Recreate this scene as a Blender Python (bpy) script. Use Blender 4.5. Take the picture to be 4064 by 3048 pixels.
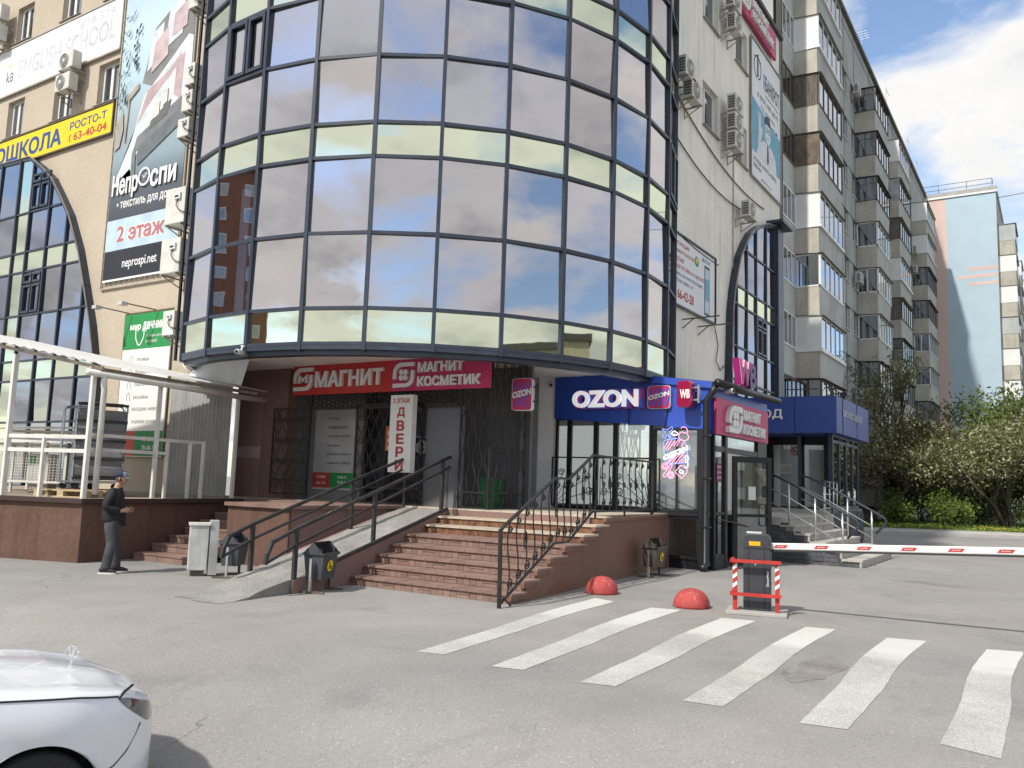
import bpy, math, random
import numpy as np
from mathutils import Vector, Matrix
R = math.radians
SC = bpy.context.scene
COL = SC.collection
for o in list(bpy.data.objects):
    bpy.data.objects.remove(o, do_unlink=True)

# ---------------------------------------------------------------- camera
cam_d = bpy.data.cameras.new('camera'); cam = bpy.data.objects.new('camera', cam_d); COL.objects.link(cam)
cam_d.sensor_width = 36.0; cam_d.lens = 29.78; cam_d.clip_start = 0.1; cam_d.clip_end = 2000.0
UPC = Vector((514, 15576, -1830)).normalized()
XC = Vector((1184, -255, -1830)); XC = (XC - UPC * XC.dot(UPC)).normalized()
YC = UPC.cross(XC)
cam.matrix_world = Matrix.Translation((0, 0, 1.75)) @ Matrix((XC, YC, UPC)).to_4x4()
SC.camera = cam

# ---------------------------------------------------------------- sky and sun
SUN = Vector((-0.88, 0.213, 1.0)).normalized()
SUN_EL = math.asin(SUN.z); SUN_AZ = math.atan2(SUN.x, SUN.y)
world = bpy.data.worlds.new('World'); SC.world = world; world.use_nodes = True
wn = world.node_tree; wn.nodes.clear()
def WN(t, **k):
    n = wn.nodes.new(t)
    for a, b in k.items(): setattr(n, a, b)
    return n
w_out = WN('ShaderNodeOutputWorld'); w_bg = WN('ShaderNodeBackground'); w_bg.inputs[1].default_value = 0.15
w_sky = WN('ShaderNodeTexSky', sky_type='NISHITA', sun_disc=False)
w_sky.sun_elevation = SUN_EL; w_sky.sun_rotation = SUN_AZ; w_sky.air_density = 1.0; w_sky.dust_density = 0.6; w_sky.ozone_density = 1.2
w_tc = WN('ShaderNodeTexCoord'); w_sep = WN('ShaderNodeSeparateXYZ')
wn.links.new(w_tc.outputs['Generated'], w_sep.inputs[0])
w_h = WN('ShaderNodeMath', operation='MAXIMUM'); w_h.inputs[1].default_value = 0.0; wn.links.new(w_sep.outputs[2], w_h.inputs[0])
w_h2 = WN('ShaderNodeMath', operation='ADD'); w_h2.inputs[1].default_value = 0.28; wn.links.new(w_h.outputs[0], w_h2.inputs[0])
w_dx = WN('ShaderNodeMath', operation='DIVIDE'); wn.links.new(w_sep.outputs[0], w_dx.inputs[0]); wn.links.new(w_h2.outputs[0], w_dx.inputs[1])
w_dy = WN('ShaderNodeMath', operation='DIVIDE'); wn.links.new(w_sep.outputs[1], w_dy.inputs[0]); wn.links.new(w_h2.outputs[0], w_dy.inputs[1])
w_cmb = WN('ShaderNodeCombineXYZ'); wn.links.new(w_dx.outputs[0], w_cmb.inputs[0]); wn.links.new(w_dy.outputs[0], w_cmb.inputs[1]); w_cmb.inputs[2].default_value = 12.5
w_n1 = WN('ShaderNodeTexNoise'); w_n1.inputs['Scale'].default_value = 2.0; w_n1.inputs['Detail'].default_value = 9; w_n1.inputs['Roughness'].default_value = 0.56; w_n1.inputs['Distortion'].default_value = 0.25
w_n2 = WN('ShaderNodeTexNoise'); w_n2.inputs['Scale'].default_value = 3.6; w_n2.inputs['Detail'].default_value = 7; w_n2.inputs['Roughness'].default_value = 0.55
wn.links.new(w_cmb.outputs[0], w_n1.inputs['Vector']); wn.links.new(w_cmb.outputs[0], w_n2.inputs['Vector'])
w_cov = WN('ShaderNodeValToRGB'); w_cov.color_ramp.elements[0].position = 0.40; w_cov.color_ramp.elements[1].position = 0.50
wn.links.new(w_n1.outputs[0], w_cov.inputs[0])
w_th = WN('ShaderNodeMath', operation='MULTIPLY_ADD'); w_th.inputs[1].default_value = 0.45; wn.links.new(w_n2.outputs[0], w_th.inputs[0])
w_th2 = WN('ShaderNodeMath', operation='MULTIPLY'); w_th2.inputs[1].default_value = 0.55; wn.links.new(w_n1.outputs[0], w_th2.inputs[0]); wn.links.new(w_th2.outputs[0], w_th.inputs[2])
w_shade = WN('ShaderNodeValToRGB')                      # bright rims, greyer where the cloud is thick
_e = w_shade.color_ramp.elements; _e[0].position = 0.43; _e[0].color = (2.85, 2.82, 2.78, 1); _e[1].position = 0.62; _e[1].color = (1.55, 1.57, 1.66, 1)
_m = _e.new(0.52); _m.color = (2.6, 2.58, 2.58, 1)
wn.links.new(w_th.outputs[0], w_shade.inputs[0])
w_mix = WN('ShaderNodeMix', data_type='RGBA')
wn.links.new(w_cov.outputs[0], w_mix.inputs[0]); w_dim = WN('ShaderNodeVectorMath', operation='SCALE'); w_dim.inputs['Scale'].default_value = 0.62; wn.links.new(w_sky.outputs[0], w_dim.inputs[0]); wn.links.new(w_dim.outputs[0], w_mix.inputs[6]); wn.links.new(w_shade.outputs[0], w_mix.inputs[7])
wn.links.new(w_mix.outputs[2], w_bg.inputs[0]); wn.links.new(w_bg.outputs[0], w_out.inputs[0])
sun_d = bpy.data.lights.new('sun', 'SUN'); sun_d.energy = 2.0; sun_d.angle = R(2.2); sun_d.color = (1.0, 0.94, 0.85)
sun = bpy.data.objects.new('sun', sun_d); COL.objects.link(sun); sun.location = (0, 0, 60)
sun.rotation_euler = SUN.to_track_quat('Z', 'Y').to_euler()
SC.view_settings.view_transform = 'Standard'; SC.view_settings.look = 'None'; SC.view_settings.gamma = 1.0
SC.view_settings.exposure = 1.26; SC.view_settings.use_curve_mapping = False
SC.cycles.max_bounces = 5; SC.cycles.diffuse_bounces = 3; SC.cycles.glossy_bounces = 3; SC.cycles.transmission_bounces = 3; SC.cycles.transparent_max_bounces = 8; SC.cycles.caustics_reflective = False; SC.cycles.caustics_refractive = False

# ---------------------------------------------------------------- materials
MATS = {}
def mat(name, col, rough=0.6, metal=0.0, var=0.12, vs=2.0, bump=0.0, bs=40.0, fine=0.0, fs=60.0, spec=0.4, coat=0.0, stretch=None, emit=0.0, streak=0.0):
    """procedural surface: base colour broken up by large and fine noise, optional streaks and bump"""
    if name in MATS: return MATS[name]
    m = bpy.data.materials.new(name); m.use_nodes = True; nt = m.node_tree; N = nt.nodes; L = nt.links
    b = N['Principled BSDF']; b.inputs['Roughness'].default_value = rough; b.inputs['Metallic'].default_value = metal
    b.inputs['Specular IOR Level'].default_value = spec
    if coat: b.inputs['Coat Weight'].default_value = coat; b.inputs['Coat Roughness'].default_value = 0.06
    tc = N.new('ShaderNodeTexCoord'); oi = N.new('ShaderNodeObjectInfo')
    add = N.new('ShaderNodeVectorMath'); add.operation = 'ADD'
    sc = N.new('ShaderNodeVectorMath'); sc.operation = 'SCALE'; sc.inputs['Scale'].default_value = 37.0
    L.new(oi.outputs['Random'], sc.inputs[0]); L.new(tc.outputs['Object'], add.inputs[0]); L.new(sc.outputs[0], add.inputs[1])
    vec = add.outputs[0]
    if stretch:
        mp = N.new('ShaderNodeMapping'); mp.inputs['Scale'].default_value = stretch; L.new(vec, mp.inputs[0]); vec = mp.outputs[0]
    n1 = N.new('ShaderNodeTexNoise'); n1.inputs['Scale'].default_value = vs; n1.inputs['Detail'].default_value = 5; L.new(vec, n1.inputs['Vector'])
    mr = N.new('ShaderNodeMapRange'); mr.inputs[1].default_value = 0.3; mr.inputs[2].default_value = 0.7; mr.inputs[3].default_value = 1 - var; mr.inputs[4].default_value = 1 + var
    L.new(n1.outputs[0], mr.inputs[0]); f = mr.outputs[0]
    if fine:
        n2 = N.new('ShaderNodeTexNoise'); n2.inputs['Scale'].default_value = fs; n2.inputs['Detail'].default_value = 3; L.new(vec, n2.inputs['Vector'])
        m2 = N.new('ShaderNodeMapRange'); m2.inputs[1].default_value = 0.3; m2.inputs[2].default_value = 0.7; m2.inputs[3].default_value = 1 - fine; m2.inputs[4].default_value = 1 + fine
        L.new(n2.outputs[0], m2.inputs[0]); mu = N.new('ShaderNodeMath'); mu.operation = 'MULTIPLY'; L.new(f, mu.inputs[0]); L.new(m2.outputs[0], mu.inputs[1]); f = mu.outputs[0]
    if streak:
        mp2 = N.new('ShaderNodeMapping'); mp2.inputs['Scale'].default_value = (3.0, 3.0, 0.22); L.new(add.outputs[0], mp2.inputs[0])
        n3 = N.new('ShaderNodeTexNoise'); n3.inputs['Scale'].default_value = 1.6; n3.inputs['Detail'].default_value = 6; L.new(mp2.outputs[0], n3.inputs['Vector'])
        m3 = N.new('ShaderNodeMapRange'); m3.inputs[1].default_value = 0.52; m3.inputs[2].default_value = 0.75; m3.inputs[3].default_value = 1.0; m3.inputs[4].default_value = 1 - streak
        L.new(n3.outputs[0], m3.inputs[0]); mu = N.new('ShaderNodeMath'); mu.operation = 'MULTIPLY'; L.new(f, mu.inputs[0]); L.new(m3.outputs[0], mu.inputs[1]); f = mu.outputs[0]
    vm = N.new('ShaderNodeVectorMath'); vm.operation = 'SCALE'; vm.inputs[0].default_value = col[:3]; L.new(f, vm.inputs['Scale'])
    L.new(vm.outputs[0], b.inputs['Base Color'])
    if emit:
        b.inputs['Emission Color'].default_value = (*col[:3], 1); b.inputs['Emission Strength'].default_value = emit
    if bump:
        n4 = N.new('ShaderNodeTexNoise'); n4.inputs['Scale'].default_value = bs; n4.inputs['Detail'].default_value = 4; L.new(vec, n4.inputs['Vector'])
        bp = N.new('ShaderNodeBump'); bp.inputs['Strength'].default_value = bump; bp.inputs['Distance'].default_value = 0.02
        L.new(n4.outputs[0], bp.inputs['Height']); L.new(bp.outputs[0], b.inputs['Normal'])
    MATS[name] = m; return m

def glass(name, tint, refl=0.6, rough=0.015, through=(0.55, 0.58, 0.6), wave=0.0, tint2=None):
    """coated facade glass: a tinted mirror coat over a see-through pane"""
    if name in MATS: return MATS[name]
    m = bpy.data.materials.new(name); m.use_nodes = True; nt = m.node_tree; N = nt.nodes; L = nt.links
    N.remove(N['Principled BSDF']); out = N['Material Output']
    g = N.new('ShaderNodeBsdfGlossy'); g.inputs['Color'].default_value = (*tint, 1); g.inputs['Roughness'].default_value = rough
    t = N.new('ShaderNodeBsdfTransparent'); t.inputs['Color'].default_value = (*through, 1)
    lw = N.new('ShaderNodeLayerWeight'); lw.inputs['Blend'].default_value = 0.35
    mr = N.new('ShaderNodeMapRange'); mr.inputs[3].default_value = refl; mr.inputs[4].default_value = min(1.0, refl + 0.35); L.new(lw.outputs['Facing'], mr.inputs[0])
    mx = N.new('ShaderNodeMixShader'); L.new(mr.outputs[0], mx.inputs[0]); L.new(t.outputs[0], mx.inputs[1]); L.new(g.outputs[0], mx.inputs[2]); L.new(mx.outputs[0], out.inputs[0])
    if tint2:                                   # panes come from different batches: the coat drifts between two tints
        oi2 = N.new('ShaderNodeObjectInfo'); mc = N.new('ShaderNodeMix'); mc.data_type = 'RGBA'; mc.inputs[6].default_value = (*tint, 1); mc.inputs[7].default_value = (*tint2, 1)
        L.new(oi2.outputs['Random'], mc.inputs[0]); L.new(mc.outputs[2], g.inputs['Color'])
    if wave:
        tc = N.new('ShaderNodeTexCoord'); oi = N.new('ShaderNodeObjectInfo'); ad = N.new('ShaderNodeVectorMath'); ad.operation = 'ADD'
        sc = N.new('ShaderNodeVectorMath'); sc.operation = 'SCALE'; sc.inputs['Scale'].default_value = 50.0; L.new(oi.outputs['Random'], sc.inputs[0])
        L.new(tc.outputs['Object'], ad.inputs[0]); L.new(sc.outputs[0], ad.inputs[1])
        n = N.new('ShaderNodeTexNoise'); n.inputs['Scale'].default_value = 0.9; n.inputs['Detail'].default_value = 1.5; L.new(ad.outputs[0], n.inputs['Vector'])
        bp = N.new('ShaderNodeBump'); bp.inputs['Strength'].default_value = wave; bp.inputs['Distance'].default_value = 0.05
        L.new(n.outputs[0], bp.inputs['Height']); L.new(bp.outputs[0], g.inputs['Normal'])
    MATS[name] = m; return m

# ---------------------------------------------------------------- mesh helpers
class MB:
    def __init__(s): s.v = []; s.f = []
    def add(s, vs, fs):
        k = len(s.v); s.v += [tuple(p) for p in vs]; s.f += [tuple(i + k for i in f) for f in fs]; return s
    def box(s, x0, x1, y0, y1, z0, z1):
        return s.add([(x0, y0, z0), (x1, y0, z0), (x1, y1, z0), (x0, y1, z0), (x0, y0, z1), (x1, y0, z1), (x1, y1, z1), (x0, y1, z1)],
                     [(0, 3, 2, 1), (4, 5, 6, 7), (0, 1, 5, 4), (1, 2, 6, 5), (2, 3, 7, 6), (3, 0, 4, 7)])
    def bar(s, a, b, w, h=None, up=(0, 0, 1)):
        a = Vector(a); b = Vector(b); d = (b - a).normalized(); h = h or w
        u = Vector(up)
        if abs(d.dot(u)) > 0.98: u = Vector((0, 1, 0))
        r = d.cross(u).normalized() * w / 2; u = r.cross(d).normalized() * h / 2
        return s.add([a - r - u, a + r - u, a + r + u, a - r + u, b - r - u, b + r - u, b + r + u, b - r + u],
                     [(0, 3, 2, 1), (4, 5, 6, 7), (0, 1, 5, 4), (1, 2, 6, 5), (2, 3, 7, 6), (3, 0, 4, 7)])
    def tube(s, pts, r, n=6, closed=False):
        pts = [Vector(p) for p in pts]; m = len(pts); rs = r if isinstance(r, (list, tuple)) else [r] * m
        vs = []; prev = None
        for i, p in enumerate(pts):
            if closed: d = pts[(i + 1) % m] - pts[i - 1]
            else: d = pts[min(i + 1, m - 1)] - pts[max(i - 1, 0)]
            d.normalize()
            if prev is None:
                a = Vector((0, 0, 1)) if abs(d.z) < 0.9 else Vector((1, 0, 0)); u = d.cross(a).normalized()
            else: u = (prev - d * prev.dot(d)).normalized()
            prev = u; w = d.cross(u)
            for j in range(n):
                t = 2 * math.pi * j / n; vs.append(p + (u * math.cos(t) + w * math.sin(t)) * rs[i])
        fs = []
        for i in range(m if closed else m - 1):
            for j in range(n):
                a, b = i * n + j, i * n + (j + 1) % n; c, e = ((i + 1) % m) * n + (j + 1) % n, ((i + 1) % m) * n + j
                fs.append((a, b, c, e))
        if not closed: fs += [tuple(range(n))[::-1], tuple((m - 1) * n + j for j in range(n))]
        return s.add(vs, fs)
    def prism(s, poly, y0, y1):            # polygon in (x, z), extruded along y
        n = len(poly); vs = [(x, y0, z) for x, z in poly] + [(x, y1, z) for x, z in poly]
        return s.add(vs, [tuple(range(n)), tuple(range(n, 2 * n))[::-1]] + [(i, i + n, (i + 1) % n + n, (i + 1) % n) for i in range(n)])
    def prismz(s, poly, z0, z1):           # polygon in (x, y), extruded along z
        n = len(poly); vs = [(x, y, z0) for x, y in poly] + [(x, y, z1) for x, y in poly]
        return s.add(vs, [tuple(range(n))[::-1], tuple(range(n, 2 * n))] + [(i, (i + 1) % n, (i + 1) % n + n, i + n) for i in range(n)])
    def prismx(s, poly, x0, x1):           # polygon in (y, z), extruded along x
        n = len(poly); vs = [(x0, y, z) for y, z in poly] + [(x1, y, z) for y, z in poly]
        return s.add(vs, [tuple(range(n))[::-1], tuple(range(n, 2 * n))] + [(i, (i + 1) % n, (i + 1) % n + n, i + n) for i in range(n)])
    def lathe(s, prof, n=20, c=(0, 0, 0), axis='z'):
        vs = []; m = len(prof)
        for r, h in prof:
            for j in range(n):
                t = 2 * math.pi * j / n; a, b = r * math.cos(t), r * math.sin(t)
                vs.append((c[0] + a, c[1] + b, c[2] + h) if axis == 'z' else (c[0] + a, c[1] + h, c[2] + b) if axis == 'y' else (c[0] + h, c[1] + a, c[2] + b))
        fs = [(i * n + j, i * n + (j + 1) % n, (i + 1) * n + (j + 1) % n, (i + 1) * n + j) for i in range(m - 1) for j in range(n)]
        fs += [tuple(range(n))[::-1], tuple((m - 1) * n + j for j in range(n))]
        return s.add(vs, fs)
    def quad(s, a, b, c, d): return s.add([a, b, c, d], [(0, 1, 2, 3)])
    def mesh(s, name, m=None, smooth=False):
        me = bpy.data.meshes.new(name); me.from_pydata(s.v, [], s.f); me.validate()
        if m: me.materials.append(m)
        if smooth: me.polygons.foreach_set('use_smooth', [True] * len(me.polygons))
        me.update(); return me
    def build(s, name, m=None, parent=None, loc=(0, 0, 0), rot=(0, 0, 0), smooth=False, bevel=0.0, **props):
        o = bpy.data.objects.new(name, s.mesh(name, m, smooth)); COL.objects.link(o)
        o.location = loc; o.rotation_euler = rot
        if parent: o.parent = parent
        if bevel:
            md = o.modifiers.new('bevel', 'BEVEL'); md.width = bevel; md.segments = 2; md.limit_method = 'ANGLE'; md.angle_limit = R(40)
        for k, v in props.items(): o[k] = v
        return o

def inst(name, me, parent, loc=(0, 0, 0), rot=(0, 0, 0), scale=(1, 1, 1)):
    o = bpy.data.objects.new(name, me); COL.objects.link(o); o.parent = parent; o.location = loc; o.rotation_euler = rot; o.scale = scale; return o
def thing(name, label, cat, loc=(0, 0, 0), rz=0.0, group=None):
    o = bpy.data.objects.new(name, None); COL.objects.link(o); o.location = loc; o.rotation_euler = (0, 0, rz)
    o.empty_display_size = 0.1; o['label'] = label; o['category'] = cat
    if group: o['group'] = group
    return o
def tag(o, label, cat, group=None):
    o['label'] = label; o['category'] = cat
    if group: o['group'] = group
    return o
def struct(o): o['kind'] = 'structure'; return o
_fs = bpy.data.scenes.new('lettering_scene'); _fc = bpy.data.curves.new('lettering_source', 'FONT'); _fo = bpy.data.objects.new('lettering_source', _fc); _fs.collection.objects.link(_fo)
from mathutils.geometry import delaunay_2d_cdt
def text(s, parent, m, x0, z0, w, h, y=-0.004, depth=0.002, bold=0.02, name='lettering', shear=0.0, spacing=1.0, slant=0.0):
    """flat or raised lettering fitted to a box w x h whose lower left corner is (x0, z0) on a wall facing -y"""
    _fc.body = s; _fc.extrude = 0; _fc.offset = bold; _fc.shear = shear; _fc.space_character = spacing; _fc.resolution_u = 4; _fc.fill_mode = 'NONE'
    _fs.view_layers[0].update()
    src = bpy.data.meshes.new_from_object(_fo.evaluated_get(_fs.view_layers[0].depsgraph))
    co = np.array([(v.co.x, v.co.y) for v in src.vertices]); ed = [tuple(e.vertices) for e in src.edges]; bpy.data.meshes.remove(src)
    nb_v = {}
    for p, q in ed: nb_v.setdefault(p, []).append(q); nb_v.setdefault(q, []).append(p)
    seen = set(); loops = []
    for v0 in nb_v:
        if v0 in seen: continue
        lp_ = [v0]; seen.add(v0); cur = v0
        while True:
            nx = [q for q in nb_v[cur] if q not in seen]
            if not nx: break
            cur = nx[0]; seen.add(cur); lp_.append(cur)
        if len(lp_) > 2: loops.append(co[lp_])
    def wind(pts, A, B):                       # winding number of every point against every edge
        y0, y1 = A[:, 1][None], B[:, 1][None]; px_, py_ = pts[:, 0][:, None], pts[:, 1][:, None]
        left = (B[:, 0] - A[:, 0])[None] * (py_ - y0) - (px_ - A[:, 0][None]) * (y1 - y0)
        return ((y0 <= py_) & (y1 > py_) & (left > 0)).sum(1) - ((y0 > py_) & (y1 <= py_) & (left < 0)).sum(1)
    out = []; areas = [(l_[:, 0] * np.roll(l_[:, 1], -1) - np.roll(l_[:, 0], -1) * l_[:, 1]).sum() for l_ in loops]; big = sorted(range(len(loops)), key=lambda i: -abs(areas[i])); ref = {}
    for i in big:                              # a loop takes its turning sense from the largest loop that spans it (same glyph)
        c0, c1 = loops[i].min(0), loops[i].max(0); ref[i] = next((ref[j] for j in ref if loops[j].min(0)[0] <= c0[0] + .02 and loops[j].max(0)[0] >= c1[0] - .02), areas[i] < 0)
    for i, l_ in enumerate(loops):
        if ref[i]: l_ = l_[::-1]
        if bold:
            d0 = l_ - np.roll(l_, 1, 0); d1 = np.roll(l_, -1, 0) - l_; d0 /= np.linalg.norm(d0, axis=1)[:, None] + 1e-9; d1 /= np.linalg.norm(d1, axis=1)[:, None] + 1e-9
            n0 = np.stack([d0[:, 1], -d0[:, 0]], 1); n1 = np.stack([d1[:, 1], -d1[:, 0]], 1); nn_ = n0 + n1; nn_ /= np.linalg.norm(nn_, axis=1)[:, None] + 1e-9
            l_ = l_ + nn_ * (bold / np.clip((nn_ * n0).sum(1), .45, 1))[:, None]
        out.append(l_)
    A = np.concatenate(out); B = np.concatenate([np.roll(l_, -1, 0) for l_ in out]); ed = []; k = 0
    for l_ in out: ed += [(k + i, k + (i + 1) % len(l_)) for i in range(len(l_))]; k += len(l_)
    P, E_, F_, _a, _b, _c = delaunay_2d_cdt([Vector(p) for p in A], ed, [], 0, 1e-6)
    PA = np.array([(p.x, p.y) for p in P]); cen = np.array([PA[list(f)].mean(0) for f in F_]); ok_ = wind(cen, A, B) > 0; F_ = [f for f, g_ok in zip(F_, ok_) if g_ok]
    used = sorted({i for f in F_ for i in f}); rm = {i: n_ for n_, i in enumerate(used)}; P = [P[i] for i in used]; F_ = [[rm[i] for i in f] for f in F_]
    xs = [p.x for p in P]; ys = [p.y for p in P]; a, b, c, d = min(xs), max(xs), min(ys), max(ys); k = len(P); cnt = {}
    for f in F_:
        for i in range(len(f)):
            q = (f[i], f[(i + 1) % len(f)]); cnt[q] = 1
    pos = lambda p, yy: (x0 + (p.x - a) / (b - a) * w, yy, z0 + (p.y - c) / (d - c) * h + slant * (p.x - a) / (b - a) * w)
    mb = MB(); mb.v = [pos(p, y - depth) for p in P] + [pos(p, y) for p in P]; mb.f = [tuple(f) for f in F_]
    mb.f += [(q, p, p + k, q + k) for (p, q) in cnt if (q, p) not in cnt]
    return mb.build(name, m, parent)
LW = -math.pi / 2      # facing -x: local x runs to the viewer's right, local y into the wall
# ---------------------------------------------------------------- ground
def asphalt_mat():
    m = bpy.data.materials.new('asphalt'); m.use_nodes = True; nt = m.node_tree; N = nt.nodes; L = nt.links; b = N['Principled BSDF']
    b.inputs['Roughness'].default_value = 0.88; b.inputs['Specular IOR Level'].default_value = 0.25
    tc = N.new('ShaderNodeTexCoord')
    def noise(s, d=4, r=0.55, dist=0.0):
        n = N.new('ShaderNodeTexNoise'); n.inputs['Scale'].default_value = s; n.inputs['Detail'].default_value = d; n.inputs['Roughness'].default_value = r; n.inputs['Distortion'].default_value = dist
        L.new(tc.outputs['Object'], n.inputs['Vector']); return n.outputs[0]
    def rng(x, a, c, lo, hi):
        q = N.new('ShaderNodeMapRange'); q.inputs[1].default_value = a; q.inputs[2].default_value = c; q.inputs[3].default_value = lo; q.inputs[4].default_value = hi; L.new(x, q.inputs[0]); return q.outputs[0]
    def mul(a, c):
        q = N.new('ShaderNodeMath'); q.operation = 'MULTIPLY'; L.new(a, q.inputs[0]); L.new(c, q.inputs[1]); return q.outputs[0]
    f = mul(rng(noise(0.22, 5), 0.3, 0.7, 0.90, 1.10), rng(noise(1.1, 4), 0.3, 0.7, 0.93, 1.06))
    f = mul(f, rng(noise(0.65, 6, 0.62, 0.6), 0.57, 0.70, 1.0, 0.82))                    # damp looking oil stains
    sp = N.new('ShaderNodeTexVoronoi'); sp.inputs['Scale'].default_value = 75.0; sp.inputs['Randomness'].default_value = 1.0; L.new(tc.outputs['Object'], sp.inputs['Vector'])
    rgb = N.new('ShaderNodeSeparateColor'); L.new(sp.outputs['Color'], rgb.inputs[0])
    f = mul(f, rng(rgb.outputs[0], 0.0, 1.0, 0.90, 1.09)); f = mul(f, rng(rgb.outputs[1], 0.97, 1.0, 1.0, 1.5)); f = mul(f, rng(rgb.outputs[2], 0.975, 1.0, 1.0, 0.7))
    f = mul(f, rng(noise(240, 2), 0.3, 0.7, 0.93, 1.07))
    # cracks: thin lines along the borders of large warped cells, broken by a mask
    wv = N.new('ShaderNodeTexNoise'); wv.inputs['Scale'].default_value = 0.9; wv.inputs['Detail'].default_value = 6; L.new(tc.outputs['Object'], wv.inputs['Vector'])
    ad = N.new('ShaderNodeVectorMath'); ad.operation = 'MULTIPLY_ADD'; ad.inputs[1].default_value = (1.6, 1.6, 0); L.new(wv.outputs[1], ad.inputs[0]); L.new(tc.outputs['Object'], ad.inputs[2])
    vo = N.new('ShaderNodeTexVoronoi'); vo.feature = 'DISTANCE_TO_EDGE'; vo.inputs['Scale'].default_value = 0.21; L.new(ad.outputs[0], vo.inputs['Vector'])
    cr = rng(vo.outputs[0], 0.0005, 0.0035, 1.0, 0.0); cr = mul(cr, rng(noise(0.35, 3), 0.50, 0.60, 0.0, 1.0))
    inv = N.new('ShaderNodeMath'); inv.operation = 'MULTIPLY_ADD'; inv.inputs[1].default_value = -0.6; inv.inputs[2].default_value = 1.0; L.new(cr, inv.inputs[0])
    f = mul(f, inv.outputs[0])
    hue = N.new('ShaderNodeMix'); hue.data_type = 'RGBA'; hue.inputs[6].default_value = (0.270, 0.257, 0.241, 1); hue.inputs[7].default_value = (0.246, 0.242, 0.236, 1)
    L.new(rng(noise(0.16, 4), 0.38, 0.62, 0, 1), hue.inputs[0])
    sc = N.new('ShaderNodeVectorMath'); sc.operation = 'SCALE'; L.new(hue.outputs[2], sc.inputs[0]); L.new(f, sc.inputs['Scale']); L.new(sc.outputs[0], b.inputs['Base Color'])
    bp = N.new('ShaderNodeBump'); bp.inputs['Strength'].default_value = 0.35; bp.inputs['Distance'].default_value = 0.008
    hm = N.new('ShaderNodeMath'); hm.operation = 'MULTIPLY_ADD'; hm.inputs[1].default_value = -1.5; L.new(cr, hm.inputs[0]); L.new(sp.outputs['Distance'], hm.inputs[2]); L.new(hm.outputs[0], bp.inputs['Height']); L.new(bp.outputs[0], b.inputs['Normal'])
    return m
MAT_ASPHALT = asphalt_mat(); MATS['asphalt'] = MAT_ASPHALT
def smooth(t): t = max(0.0, min(1.0, t)); return t * t * (3 - 2 * t)
def gz(x, y): return -0.50 * smooth((6.4 - x) / 3.4)
b = MB(); xs = [-500, -200, -60, -20, -5, 0, 1, 2, 2.6, 3, 3.4, 3.8, 4.2, 4.6, 5, 5.4, 5.8, 6.1, 6.4, 7, 9, 12, 20, 42, 100, 200, 500]; ys = [-500, -200, -50, -15, -5, 0, 5, 10, 20, 50, 200, 500]
vs = [(x, y, gz(x, y)) for x in xs for y in ys]; ny = len(ys)
b.add(vs, [(i * ny + j, (i + 1) * ny + j, (i + 1) * ny + j + 1, i * ny + j + 1) for i in range(len(xs) - 1) for j in range(ny - 1)])
struct(b.build('ground', MAT_ASPHALT, smooth=True))

def paint_mat():
    m = bpy.data.materials.new('worn_white_paint'); m.use_nodes = True; nt = m.node_tree; N = nt.nodes; L = nt.links; bs = N['Principled BSDF']; bs.inputs['Roughness'].default_value = 0.8
    tc = N.new('ShaderNodeTexCoord'); sx = N.new('ShaderNodeSeparateXYZ'); L.new(tc.outputs['Object'], sx.inputs[0])
    def noise(s, d):
        n = N.new('ShaderNodeTexNoise'); n.inputs['Scale'].default_value = s; n.inputs['Detail'].default_value = d; n.inputs['Roughness'].default_value = 0.65; L.new(tc.outputs['Object'], n.inputs['Vector']); return n.outputs[0]
    wear = N.new('ShaderNodeMapRange'); wear.inputs[1].default_value = 10.35; wear.inputs[2].default_value = 10.05; wear.inputs[3].default_value = 0.10; wear.inputs[4].default_value = 0.38; L.new(sx.outputs[0], wear.inputs[0])
    big = N.new('ShaderNodeMapRange'); big.inputs[1].default_value = 0.35; big.inputs[2].default_value = 0.7; big.inputs[3].default_value = -0.06; big.inputs[4].default_value = 0.14; L.new(noise(0.9, 4), big.inputs[0])
    a = N.new('ShaderNodeMath'); a.operation = 'ADD'; L.new(wear.outputs[0], a.inputs[0]); L.new(big.outputs[0], a.inputs[1])
    fn = N.new('ShaderNodeMapRange'); fn.inputs[1].default_value = 0.22; fn.inputs[2].default_value = 0.78; L.new(noise(85, 7), fn.inputs[0])
    le = N.new('ShaderNodeMath'); le.operation = 'SUBTRACT'; L.new(a.outputs[0], le.inputs[0]); L.new(fn.outputs[0], le.inputs[1])
    k = N.new('ShaderNodeMapRange'); k.inputs[1].default_value = -0.30; k.inputs[2].default_value = 0.16; L.new(le.outputs[0], k.inputs[0])
    dirt = N.new('ShaderNodeMapRange'); dirt.inputs[1].default_value = 0.5; dirt.inputs[2].default_value = 0.72; dirt.inputs[3].default_value = 0; dirt.inputs[4].default_value = 0.45; L.new(noise(1.7, 5), dirt.inputs[0])
    c1 = N.new('ShaderNodeMix'); c1.data_type = 'RGBA'; c1.inputs[6].default_value = (0.54, 0.54, 0.515, 1); c1.inputs[7].default_value = (0.40, 0.365, 0.31, 1); L.new(dirt.outputs[0], c1.inputs[0])
    c2 = N.new('ShaderNodeMix'); c2.data_type = 'RGBA'; c2.inputs[7].default_value = (0.245, 0.238, 0.226, 1); L.new(k.outputs[0], c2.inputs[0]); L.new(c1.outputs[2], c2.inputs[6])
    L.new(c2.outputs[2], bs.inputs['Base Color']); return m
MAT_PAINT = paint_mat()
cw = bpy.data.objects.new('crosswalk', None); COL.objects.link(cw); struct(cw)
random.seed(4)
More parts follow.
